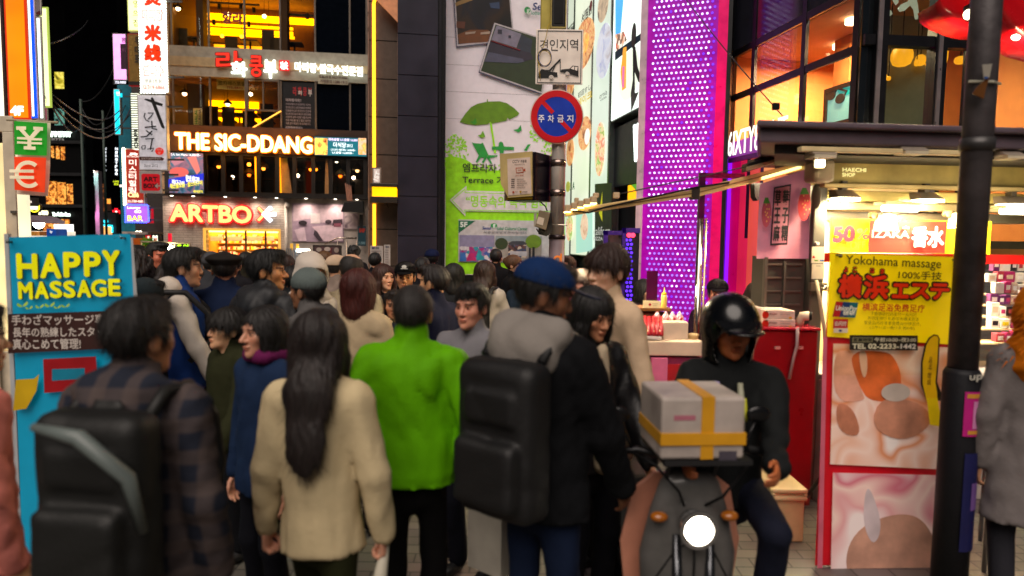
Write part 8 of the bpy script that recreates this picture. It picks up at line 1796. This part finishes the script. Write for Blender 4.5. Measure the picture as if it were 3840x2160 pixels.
# ------------------------------------------------------------------ the crowd
def backpack(info,name,label,col,w_=.17,top=.82,bot=.55,th=.13,side=0.0,highlight=None):
 S,L,Z = info['S'],info['L'],info['Z']
 o_ = L((0,0,Z(.70)))[1]
 def bpt(x,y,z): p = L((x,y,Z(z))); return p
 zc,hh = Z((top + bot) / 2),(top - bot) / 2 * S; cy = .085 * S + th * .55 + L((0,0,zc))[1]
 g = [('b',(side,cy,zc),(w_ * .92,th * .5,hh),.055),('b',(side,cy + th * .55,zc - hh * .38),(w_ * .72,th * .30,hh * .42),.03,.012),('b',(side,cy + th * .5,zc + hh * .45),(w_ * .62,th * .12,hh * .22),.02,.012),
   ('c',(side - .04,cy - th * .3,zc + hh + .012),(side + .04,cy - th * .3,zc + hh + .012),.012,.012,.008),('c',(side - w_ * .66,cy + th * .58,zc + hh * .02),(side + w_ * .66,cy + th * .58,zc + hh * .02),.007,.007,.004)]
 wf = crease(len(label),.007,(9,9,14),3)
 V,F = nets(g,.016,.03,lambda P_,D: D + wf(P_))
 o = on_person(info,name,label,V,F,cloth(col,.6),None,'backpack')
 # straps over the shoulders, and a pale trim
 M4 = Matrix.Translation(info['o'].location) @ Matrix.Rotation(info['o'].rotation_euler.z,4,'Z'); inv = (Matrix.Translation(o.location) @ Matrix.Rotation(o.rotation_euler.z,4,'Z')).inverted()
 for s in (1,-1):
  pp = [bpt(side + s * .075 * S,.11 * S,.80),bpt(side + s * .075 * S,.06 * S,.842),bpt(side + s * .075 * S,-.01 * S,.840),bpt(side + s * .078 * S,-.085 * S,.76),bpt(side + s * .085 * S,-.095 * S,.66),bpt(side + s * .105 * S,-.02 * S,.585)]
  mb = MB().tube(pp,.02,8); q = mesh('strap',[inv @ (M4 @ Vector(p)) for p in mb.v],mb.f,cloth(col,.6),True); q.parent = o
 if highlight:  # pale highlight on the cloth, built as a raised band
  pp = [bpt(side - w_ * 1.0,.085 * S + th * 1.0,bot + .13),bpt(side - w_ * .93,.085 * S + th * 1.25,top - .09),bpt(side - w_ * .3,.085 * S + th * 1.5,top - .02),bpt(side + w_ * .5,.085 * S + th * 1.4,top - .01)]
  mb = MB().tube(pp,[.012,.022,.024,.012],8); q = mesh('pale_highlight',[inv @ (M4 @ Vector(p)) for p in mb.v],mb.f,P(highlight,.4),True); q.parent = o
 return o
BK_ = '#0e0b0a'
PA = person
# near row
a_ = PA(530,1125,2.2,172,('jacket','#262a36',dict(kind='check',c2='#5a4e4a',hood=True)),'#17181d',('short','#15110f'),'#c68a66',arms=('down','down'),bulk=1.14,hy_=-14,label='person seen from behind in a grey checked hooded jacket before the teal banner')
backpack(a_,'backpack','big black backpack with a pale grey piped edge on the checked jacket','#0c0d0c',.19,.82,.50,.15,-.03,'#66706e')
PA(-108,1150,2.35,150,('coat','#c8776c'),'#2a2022',('short','#120e0c'),sex='f',label='person in a salmon pink coat cut by the left edge of the view')
c_ = PA(1205,1165,2.57,176,('coat','#cbb992',dict(hem=.43,collar=.012,fold=.8)),'#20220f',('long','#1b1210'),'#d79c80','f',('hold','hold'),bulk=.97,label='woman with long dark hair in a cream coat walking away',stride=.4)
hp_ = c_['aw'][-1][2]
mb = MB().tube([(hp_[0] - .01,hp_[1] - .01,hp_[2] - .05),(hp_[0] + .03,hp_[1] + .02,hp_[2] - .35),(hp_[0] + .07,hp_[1] + .05,hp_[2] - .72)],[.016,.04,.034],12)
on_person(c_,'rolled_bag','long pale rolled bag in the right hand of the cream coat woman',mb.v,mb.f,P('#b8b2a0',.6),None,'bag')
PA(1548,1070,3.0,183,('jacket','#5ca402',dict(hem=.485,collar=.026,rough=.72,fold=1.2)),'#0d0c0d',('crop','#2b2725'),'#c98f5c','m',('pocket','pocket'),bulk=1.16,label='man in a vivid lime green jacket seen from behind')
e_ = PA(2045,985,2.75,142,('jacket','#101114',dict(hoodc='#86807a',hem=.44)),'#18233c',('short','#0d0a09'),'#7a4e34','m',('down','fore'),hat=('cap','#122c58','#0e1a34'),hy_=-48,hp=-14,bulk=1.15,label='man in a blue cap and black jacket with grey hood looking down right')
backpack(e_,'backpack','large plain black backpack filling the view right of the lime jacket','#0a0a0c',.20,.80,.47,.17)
hp_ = e_['aw'][1][2]
mb = MB().box(hp_[0] - .04,hp_[0] + .16,hp_[1] - .1,hp_[1] + .0,hp_[2] - .46,hp_[2] - .12); mb.tube([(hp_[0] + .0,hp_[1] - .05,hp_[2] - .12),(hp_[0],hp_[1] - .02,hp_[2] - .05),(hp_[0] + .05,hp_[1] - .05,hp_[2] - .12)],.006,6)
on_person(e_,'paper_bag','pale paper carrier bag low beside the blue capped man',mb.v,mb.f,P('#a8a296',.6),None,'bag',False)
PA(1768,1068,3.7,-28,('jacket','#77757a'),'#1a1c26',('short','#14100e'),'#d8957c','m',('down','pocket'),label='person with a rosy face in a mid grey jacket behind the lime jacket man')
PA(2228,1085,3.3,28,('leather','#0d0d10',dict(inner='#b8a68c')),'#14141a',('longbangs','#0d0a0b'),'#c98b68','f',('fore','down'),hp=-16,hy_=6,label='woman with black fringe in a black leather jacket looking down')
PA(2275,925,3.75,-62,('longcoat','#cfb394',dict(hem=.40)),'#1c1a1e',('fringe','#2c1710'),'#e2b091','m',('down','down'),hy_=8,label='tall man with brown fringe in a cream coat facing left')
PA(850,1160,3.9,-38,('jacket','#2b2d1a',dict(collar=.022)),'#15161a',('fringe','#120d0a'),'#e0ab84','m',('fore','down'),hs=1.09,hp=5,hy_=-10,label='boy in an olive green jacket looking to the left')
PA(985,1155,3.2,-34,('jacket','#1a2b48',dict(scarf='#6a1f52',hem=.44)),'#17181f',('bob','#120d0d'),'#cf9478','f',('down','down'),hy_=-4,label='woman with a dark bob in a navy jacket and plum scarf')
# rider
RI = PA(2742,1142,3.12,-16,('jacket','#1b1d1e',dict(fold=1.3)),'#1a1d2c',('crop','#100c0a'),'#b8683c','m',('grip','grip'),pose='ride',hat=('helmet','#08090c'),bulk=.98,hy_=16,hp=-4,label='delivery rider in a glossy black open helmet and dark jacket')
L_,Z_,S_ = RI['L'],RI['Z'],RI['S']
for x,z0,z1,c,nm in ((-.07,.70,.80,'#b8a8d8','lilac_strap'),(.055,.66,.80,'#a8a890','grey_stripe'),(.062,.70,.76,'#c8c828','yellow_stripe'),(-.13,.68,.75,'#c8c4b4','chest_print')):
 mb = MB().tube([(x * .8 if z1 > .78 else x,-.078 * S_,Z_(z1)),(x,-.086 * S_,Z_((z0 + z1) / 2)),(x * 1.1,-.082 * S_,Z_(z0))],[.012,.017,.014],8); q = mesh(nm,mb.v,mb.f,P(c,.5),True); q.parent = RI['gar']
# second row
PA(1005,940,4.4,158,('jacket','#14161b',dict(hood=True,rough=.6)),'#15161a',('short','#0c0a09'),'#d6935f','m',('down','pocket'),hy_=-58,bulk=1.08,label='man in a black hooded jacket with his face turned in profile to the right')
m_ = PA(692,932,4.7,114,('vest','#1f3d80',dict(sleeve='#cdc2b6')),'#15161c',('short','#0f0c0b'),'#d09a78','m',('down','fore'),label='person in a blue padded vest with pale sleeves and a beige hood')
hp_ = m_['aw'][-1][2]
mb = MB().mat(0).box(hp_[0] - .15,hp_[0] + .15,hp_[1] - .08,hp_[1] + .04,hp_[2] - .42,hp_[2] - .14)
for k in range(4): mb.mat(1).box(hp_[0] - .13,hp_[0] + .13,hp_[1] - .083,hp_[1] - .0805,hp_[2] - .20 - .055 * k,hp_[2] - .18 - .055 * k); mb.box(hp_[0] - .13,hp_[0] + .13,hp_[1] + .0405,hp_[1] + .043,hp_[2] - .20 - .055 * k,hp_[2] - .18 - .055 * k)
mb.mat(0).tube([(hp_[0] - .06,hp_[1] - .02,hp_[2] - .14),(hp_[0],hp_[1] - .02,hp_[2] - .06),(hp_[0] + .06,hp_[1] - .02,hp_[2] - .14)],.005,6)
o = on_person(m_,'shopping_bag','white shopping bag with red lines held low by the blue vest person',mb.v,mb.f,[P('#d8c8c0',.6),P('#a03034',.6)],None,'bag',False); o.data.polygons.foreach_set('material_index',mb.m)
backpack(m_,'backpack','small black backpack on the blue vest person','#121113',.12,.78,.58,.09,-.06)
PA(842,945,5.0,196,('jacket','#1b2744'),'#17181e',('crop','#1a1412'),'#c08060','m',('down','down'),hat=('flat','#262220'),bulk=1.1,label='man in a dark flat cap and navy jacket seen from behind')
PA(1150,1018,4.2,-112,('jacket','#595655',dict(hood=True)),'#1c1c20',('crop','#14100e'),'#9a6a4c','m',('down','fore'),hat=('beanie','#5f6967'),label='man in a grey knit cap and grey hooded jacket facing left')
PA(1172,975,5.0,40,('hoodie','#c9beb2',dict(hoodup=True)),'#26252a',None,'#c89878','f',('down','down'),label='person with a pale cream hood up behind the grey knit cap')
p_ = PA(1322,952,5.2,168,('coat','#b3a588'),'#1a1a1e',('bald','#24201e'),'#d2a284','m',('down','down'),label='older man with thin dark hair in a beige coat with a slate shoulder strap')
mb = MB().tube([p_['L']((.09 * p_['S'],.10 * p_['S'],p_['Z'](.80))),p_['L']((.02 * p_['S'],.105 * p_['S'],p_['Z'](.68))),p_['L']((-.11 * p_['S'],.08 * p_['S'],p_['Z'](.52)))],.016,8)
on_person(p_,'bag_strap','slate blue bag strap across the back of the beige coat',mb.v,mb.f,cloth('#3a4052'),None,'strap')
PA(1350,1012,4.3,166,('jacket','#b39f80',dict(hem=.42)),'#241f1f',('bob','#47160f'),'#d09a80','f',('down','down'),bulk=1.06,label='woman with red brown hair in a tan jacket seen from behind')
PA(1442,993,6.5,36,('shirt','#0e0e12',dict(collar=.0)),'#111114',('long','#36180c'),'#eab08c','f',('down','down'),hy_=6,label='woman with chestnut hair in a plain black top facing right')
s_ = PA(1520,988,6.0,4,('jacket','#131318'),'#111114',('short','#100c0a'),'#d8986c','m',('down','down'),hat=('cap','#0a0a0c','#0a0a0c'),label='man in a black cap with a small white emblem facing the camera')
pt = s_['toh'](np.array([[0,-.100,.098]]))[0]; mb = MB().disc(pt[0],pt[2],.022,.015,pt[1] - .012,pt[1] - .006,14).box(pt[0] - .03,pt[0] + .03,pt[1] - .012,pt[1] - .006,pt[2] - .02,pt[2] - .014)
q = mesh('cap_emblem',mb.v,mb.f,P('#d8d8d4',.5)); q.parent = s_['o']
g_ = PA(1478,1105,5.2,8,('sweater','#1a2030'),'#131316',('short','#1c1412'),'#c88a64','m',('down','down'),H=1.52,label='short person in a navy sweater with white figures half hidden by the lime jacket')
L_,Z_,S_ = g_['L'],g_['Z'],g_['S']; mb = MB()
for dx in (-.07,.03): c = (dx,-.080 * S_,Z_(.70)); mb.ring(c[0],c[2] + .06,.010,.02,c[1] - .035,c[1] - .02,14).box(c[0] - .025,c[0] + .025,c[1] - .035,c[1] - .02,c[2] - .0,c[2] + .035).box(c[0] - .022,c[0] - .004,c[1] - .035,c[1] - .02,c[2] - .05,c[2] - .001).box(c[0] + .004,c[0] + .022,c[1] - .035,c[1] - .02,c[2] - .05,c[2] - .001)
q = mesh('figure_print',mb.v,mb.f,P('#d8d4d0',.6)); q.parent = g_['gar']
PA(1625,998,5.0,-128,('jacket','#14172c'),'#131318',('short','#1b1311'),'#cf9a70','m',('down','down'),hy_=14,label='man with swept dark hair in a blue black jacket turned away to the left')
u_ = PA(1822,980,6.8,158,('jacket','#aaa198'),'#1a1a20',('long','#2c1a12'),'#d8a080','f',('down','up'),label='woman with brown hair in a pale grey jacket under the green banner')
backpack(u_,'backpack','black backpack on the pale grey jacket woman','#101012',.15,.80,.55,.11)
PA(1930,958,8.5,62,('coat','#111114'),'#131316',('bun','#5c3d26'),'#e0a884','f',('down','down'),hy_=10,label='woman with light brown tied hair in a black coat in profile to the right')
PA(2122,962,7.7,-50,('jacket','#2a2c34'),'#1a1a20',('short','#33201a'),'#e09a82','m',('down','down'),label='pink faced man in a dark jacket just right of the sign pole')
PA(2178,1016,5.2,-16,('jacket','#121014',dict(scarf='#c04a68')),'#15151a',('long','#2e1a14'),'#d69478','f',('up','fore'),hp=-12,label='woman with long brown hair and a pink scarf holding up her hand')
PA(2840,1085,5.45,14,('hoodie','#2a211f',dict(hoodup=True)),'#17171a',None,'#b06a44','m',('fore','fore'),hp=-16,label='stall vendor in a dark brown hooded top behind the red cabinet')
PA(2690,1052,5.9,-14,('jacket','#241426'),'#17171a',('short','#0e0a0c'),'#b8705c','m',('fore','down'),hat=('cap','#120c14','#120c14'),label='stall worker in a black cap behind the delivery rider')
PA(592,912,6.8,52,('jacket','#0f0f12'),'#141418',('short','#0d0b0a'),'#d87a5c','m',('down','down'),hy_=8,label='ruddy faced man in a black jacket by the snack stall')
PA(512,955,5.0,204,('coat','#3c2a24'),'#17171a',('curly','#2a211d'),'#c08a70','f',('down','down'),label='woman with curly dark hair in a brown coat at the teal banner edge')
PA(553,1056,4.2,128,('jacket','#212629',dict(hood=True)),'#17171a',('short','#14100e'),'#a8745c','m',('down','down'),hat=('beanie','#2b3336'),hy_=-12,label='person in a slate beanie and dark jacket right of the teal banner')
# third row
for hx,hy,d,fc,top,hair,sk,sx,hat,lab in (
 (515,922,8.0,170,('coat','#481722'),('short','#0f0c0c'),'#c89070','f',None,'person in a maroon coat behind the ruddy faced man'),
 (796,952,7.2,185,('jacket','#3a3b40'),('crop','#1c1816'),'#c08868','m',('beanie','#4a4a4e'),'person in a charcoal beanie before the bookshop window'),
 (690,935,7.5,160,('jacket','#2a1c1c'),('bob','#140f0e'),'#c89070','f',None,'woman with a black bob under the green LED sign'),
 (760,942,9.0,200,('jacket','#31202a'),('long','#1a1010'),'#c89070','f',None,'woman with long black hair and a plum jacket left of the bookshop window'),
 (922,948,9.0,176,('jacket','#232017'),('short','#0f0c0a'),'#c89070','m',None,'man with round black hair in an olive brown jacket before the bookshop window'),
 (945,951,10.0,8,('jacket','#3c2f30'),('long','#1a1211'),'#dba58c','f',None,'small pale faced woman facing us near the bookshop window'),
 (880,958,8.2,190,('jacket','#1e1d22'),('short','#12100e'),'#c89070','m',None,'man in a charcoal jacket between the flat cap and the bookshop window'),
 (1076,957,8.0,172,('jacket','#1e2430'),('bob','#2c1a14'),'#c89070','f',None,'woman with a brown bob in a slate jacket near the accessory rack'),
 (1149,946,7.5,186,('jacket','#2c2a2c'),('short','#14110f'),'#c89070','m',None,'man with dark hair in a grey jacket before the accessory rack'),
 (1216,944,8.5,206,('jacket','#14182a'),('long','#5a3c1c'),'#d8a480','f',None,'woman with honey brown hair in a navy jacket before the menu case'),
 (1266,962,6.8,150,('jacket','#8a7a70'),('crop','#2a2422'),'#d8a480','m',('cap','#c8ae94','#b89c80'),'person in a beige cap behind the older man in the beige coat'),
 (1328,924,12.0,180,('jacket','#17171c'),('curly','#0c0b0c'),'#c89070','m',None,'man with bushy black hair beyond the menu case'),
 (1407,950,9.5,178,('jacket','#12141c'),('short','#0b0a0b'),'#c89070','m',None,'man with black hair in front of the white notices'),
 (1618,938,9.5,-150,('jacket','#1a1b24'),('short','#0e0d10'),'#d0847c','m',('cap','#141c3c','#141c3c'),'man in a navy cap before the dark clad block'),
 (1585,968,7.6,172,('jacket','#15151c'),('short','#0c0b0d'),'#c89070','m',None,'man in black with black hair before the dark clad block'),
 (1700,990,6.6,190,('coat','#1c1e22'),('bob','#100d0d'),'#c89070','f',None,'woman in a black coat left of the pale grey jacket woman'),
 (1860,936,10.0,176,('jacket','#121216'),('short','#0c0b0c'),'#c89070','m',None,'tall man in black before the group photo panel'),
 (1985,985,7.0,200,('jacket','#1c2836'),('short','#15110f'),'#c89070','m',None,'man in a dark teal jacket left of the sign pole'),
 (2245,985,6.4,190,('jacket','#2c2024'),('short','#1a1210'),'#d09a80','m',None,'man in a dark brown jacket beneath the salad advert'),
 (2420,1050,6.6,30,('jacket','#241a20'),('bob','#15100f'),'#d09a80','f',None,'woman in a plum black jacket behind the dessert stall'),
 (1100,1000,6.0,178,('jacket','#26292c'),('short','#12100f'),'#c89070','m',None,'man in a graphite jacket left of the grey knit cap'),
 (640,985,6.0,170,('jacket','#4a3a34'),('pony','#1c1311'),'#c89070','f',None,'woman with a ponytail in a brown jacket left of the blue vest')):
 PA(hx,hy,d,fc,top,'#15161a',hair,sk,sx,('down','down'),hat=hat,label=lab)
fu = PA(3902,1092,3.4,165,('coat','#77706f',dict(hoodup=True,hoodcol='#c66c0e')),'#2a2a30',None,'#c89070','f',('down','down'),label='person in a grey coat with an orange fur hood at the right edge')
rg = random.Random(21); mb = MB()
for i in range(700):
 a_ = rg.uniform(0,6.3); zz = rg.uniform(-.22,.14); rr_ = .125 + max(0,-zz - .05) * .4; p = Vector(fu['toh'](np.array([[rr_ * math.cos(a_),.02 + rr_ * math.sin(a_),zz]]))[0]); d_ = Vector((math.cos(a_),math.sin(a_),rg.uniform(-1.2,.2))).normalized(); s2 = d_.cross(Vector((0,0,1))).normalized() * .005
 e2 = p + d_ * rg.uniform(.03,.06); mb.add([p + s2,p - s2,e2],[(0,1,2)])
q = mesh('fur_trim',mb.v,mb.f,cloth('#b8600c')); q.parent = fu['o']
# alley crowd far off
rg = random.Random(33)
for i in range(26):
 hx = rg.uniform(205,482); d = rg.uniform(24,40); hyy = 869 + (hx - 300) * .0136 + .30 * 2504 / d * rg.uniform(.55,1.1)
 if hx > 430: hyy += 2
 PA(hx,hyy - 14,d,rg.choice((0,180,170,20,200)),('jacket',rg.choice(('#141418','#2a2a30','#3a2c28','#1c2438','#4a4640'))),'#15161a',(rg.choice(('short','bob')),'#0e0c0b'),'#c89070','m',('down','down'),H=rg.uniform(1.6,1.8),feet=0.0,seed=i,label='tiny dark haired figure in the packed crowd at the far end of the alley',group='far alley crowd')

# ------------------------------------------------------------------ delivery scooter and parcel
D = FR(2622,1640,2.62,4)
t = T('delivery_scooter','delivery scooter with a glaring round headlight facing the camera','scooter',D,D.uv(2622,1640)[0],0,.3)
c = D.uv(2612,1978); cx = c[0] + .02
SCW = P('#5c5a58',.35,coat=.4,var=.25,scale=6)
t.part('headlight',MB().mat(0).tube([(c[0],.06,c[1]),(c[0],-.02,c[1])],[.055,.068],22).mat(1).ball(c[0],-.02,c[1],.058,.02,.058),[P('#c8c8c8',.15,.9),E('#fff2dc',20)],smooth=True)
sp = bpy.data.lights.new('headlight_beam','SPOT'); sp.energy = 9; sp.color = (1,.9,.75); sp.spot_size = R(80); sp.spot_blend = .6; sp.shadow_soft_size = .05; so_ = bpy.data.objects.new('headlight_beam',sp); COL.objects.link(so_); so_.location = D.W(c[0],-.05,c[1]); so_.rotation_euler = (R(80),0,R(4))
sh_ = MB().lathe(cx,.16,[(.10,.30),(.20,.42),(.21,.62),(.17,.80),(.13,.92),(.09,.98)],24); sh_.v = [(p[0],.16 + (p[1] - .16) * .42,p[2]) for p in sh_.v]
t.part('front_shield',sh_,SCW,smooth=True)
t.part('leg_shield',MB().poly([(cx - .24,.35),(cx - .27,.62),(cx - .22,.86),(cx - .13,.93),(cx + .13,.93),(cx + .22,.86),(cx + .27,.62),(cx + .24,.35)],.25,.27),P('#c08068',.35,coat=.4),bevel=.008)
t.part('handlebar',MB().tube([(cx - .36,.24,1.02),(cx - .22,.20,1.05),(cx,.18,1.0),(cx + .22,.20,1.05),(cx + .36,.24,1.02)],.016,10),P('#1a1a1c',.3,.6),smooth=True)
for s in (1,-1):
 g = t.part('grip',MB().tube([(cx + s * .27,.215,1.045),(cx + s * .38,.245,1.015)],.020,10),BLK,smooth=True)
 m_ = t.part('mirror',MB().tube([(cx + s * .24,.2,1.05),(cx + s * .30,.2,1.17)],.006,6).ball(cx + s * .31,.2,1.20,.055,.014,.038),P('#18181a',.25,.3),smooth=True)
t.part('front_fork',MB().tube([(cx - .07,.10,.72),(cx - .07,.02,.24)],.022,10).tube([(cx + .07,.10,.72),(cx + .07,.02,.24)],.022,10),P('#5a5c60',.25,.9),smooth=True)
def wheel(y,r):
 mb = MB(); n = 28; rt = .05; v = []
 for i in range(n):
  a_ = 2 * math.pi * i / n
  for j in range(10): b_ = 2 * math.pi * j / 10; rr_ = r - rt + rt * math.cos(b_); v.append((cx + rt * math.sin(b_),y + rr_ * math.cos(a_),r + rr_ * math.sin(a_)))
 mb.add(v,[(i * 10 + j,i * 10 + (j + 1) % 10,((i + 1) % n) * 10 + (j + 1) % 10,((i + 1) % n) * 10 + j) for i in range(n) for j in range(10)])
 w_ = t.part('tyre',mb,P('#0c0c0d',.8),smooth=True); t.part('rim',MB().tube([(cx - .03,y,r),(cx + .03,y,r)],r - .09,20),P('#7a7c80',.3,.9),w_)
wheel(.02,.24); wheel(1.18,.24)
for s in (1,-1): t.part('indicator',MB().ball(cx + s * .15,.085,.80,.038,.03,.022),P('#a05a14',.25,coat=.5),smooth=True)
t.part('lamp_bezel',MB().ring(c[0],c[1],.060,.078,-.035,-.022,28),P('#b0b0b0',.12,.9)); t.part('trim_line',MB().tube([(cx,.075,.42),(cx,.066,.62),(cx,.085,.70)],.005,6).tube([(cx - .17,.105,.50),(cx - .08,.075,.66),(cx,.082,.70),(cx + .08,.075,.66),(cx + .17,.105,.50)],.004,6),P('#141414',.4)); t.part('horn_grille',MB().box(cx - .05,cx + .05,.060,.072,.50,.53).box(cx - .045,cx + .045,.058,.072,.46,.485),P('#0e0e0e',.5))
t.part('brake_cable',MB().tube([(cx - .25,.2,1.04),(cx - .18,.06,1.03),(cx - .08,.05,.92),(cx - .04,.1,.84)],.006,6).tube([(cx + .25,.2,1.04),(cx + .20,.05,1.02),(cx + .1,.04,.90),(cx + .05,.1,.84)],.006,6),BLK,smooth=True)
t.part('fender',MB().poly([(cx - .07,.30),(cx + .07,.30),(cx + .06,.46),(cx - .06,.46)],-.06,.14),P('#23262c',.3,coat=.5),bevel=.03)
t.part('floorboard',MB().box(cx - .17,cx + .17,.27,.75,.30,.36),P('#1c1c1e',.6),bevel=.01); bd = MB().box(cx - .17,cx + .17,.70,1.45,.36,.68); t.part('rear_body',bd,SCW,bevel=.06); t.part('seat',MB().box(cx - .15,cx + .15,.66,1.35,.682,.76),P('#141416',.6),bevel=.03)
t.part('front_rack',MB().box(cx - .17,cx + .19,-.03,.30,1.055,1.075).tube([(cx - .1,.15,.95),(cx - .1,.1,1.06)],.012,6).tube([(cx + .1,.15,.95),(cx + .1,.1,1.06)],.012,6),P('#3a3a3c',.4,.7))
a = D.bb(2478,1492,2792,1818,-.02); zb_ = 1.078
t = T('parcel','white parcel with crossed yellow straps carried before the rider','parcel',D,(a[0] + a[1]) / 2,zb_,-.02)
zt = a[3]
t.part('carton',MB().box(a[0],a[1],-.02,.30,zb_,zt),P('#b4a8a0',.6,var=.22,scale=5),bevel=.012)
YS = P('#d89a18',.5); um = D.uv(2645,1640)[0]; vm = D.uv(2640,1640)[1]; vm = (zb_ + zt) / 2 if not (zb_ < vm < zt) else vm
t.part('strap',MB().box(um - .026,um + .026,-.024,.304,zb_ + .002,zt + .004),YS); t.part('strap',MB().box(a[0] - .003,a[1] + .003,-.028,.306,vm - .024,vm + .024),YS); t.part('label_plate',MB().box(um + .05,a[1] - .03,-.0215,-.0205,vm - .10,vm - .05),P('#4a4450',.5)); t.part('print',MB().box(a[0] + .05,um - .05,-.0215,-.0205,zt - .09,zt - .07),P('#b06a7a',.5))
# loose items low by the stall and kiosk
f = FR(2945,1650,4.2); a = f.bb(2905,1580,3030,1720); single('cream_crate','cream plastic crate on the paving beside the red cabinet','crate',f,MB().box(a[0],a[1],0,.35,.0,.34).frame(a[0] - .01,a[1] + .01,.28,.36,.03,-.02,.37),P('#b8a478',.5),bevel=.01)
f = FR(3790,1450,3.9); a = f.bb(3690,1425,3900,1480); t = T('folding_table','small white folding table right of the dark post','table',f,(a[0] + a[1]) / 2,0); zt = a[3]
t.part('table_top',MB().box(a[0],a[1],-.1,.4,zt - .035,zt),P('#c0bcc0',.4),bevel=.006)
for x in (a[0] + .03,a[1] - .03):
 for y in (-.06,.36): t.part('leg',MB().tube([(x,y,0),(x,y,zt - .036)],.013,8),P('#8a8a90',.3,.8),smooth=True)
a = f.bb(3712,1500,3760,1660); single('pale_sack','pale cloth sack hanging at the folding table','sack',f,MB().ball((a[0] + a[1]) / 2 + .02,.0,(a[2] + a[3]) / 2,.07,.06,.12),cloth('#b0a48c'),smooth=True)
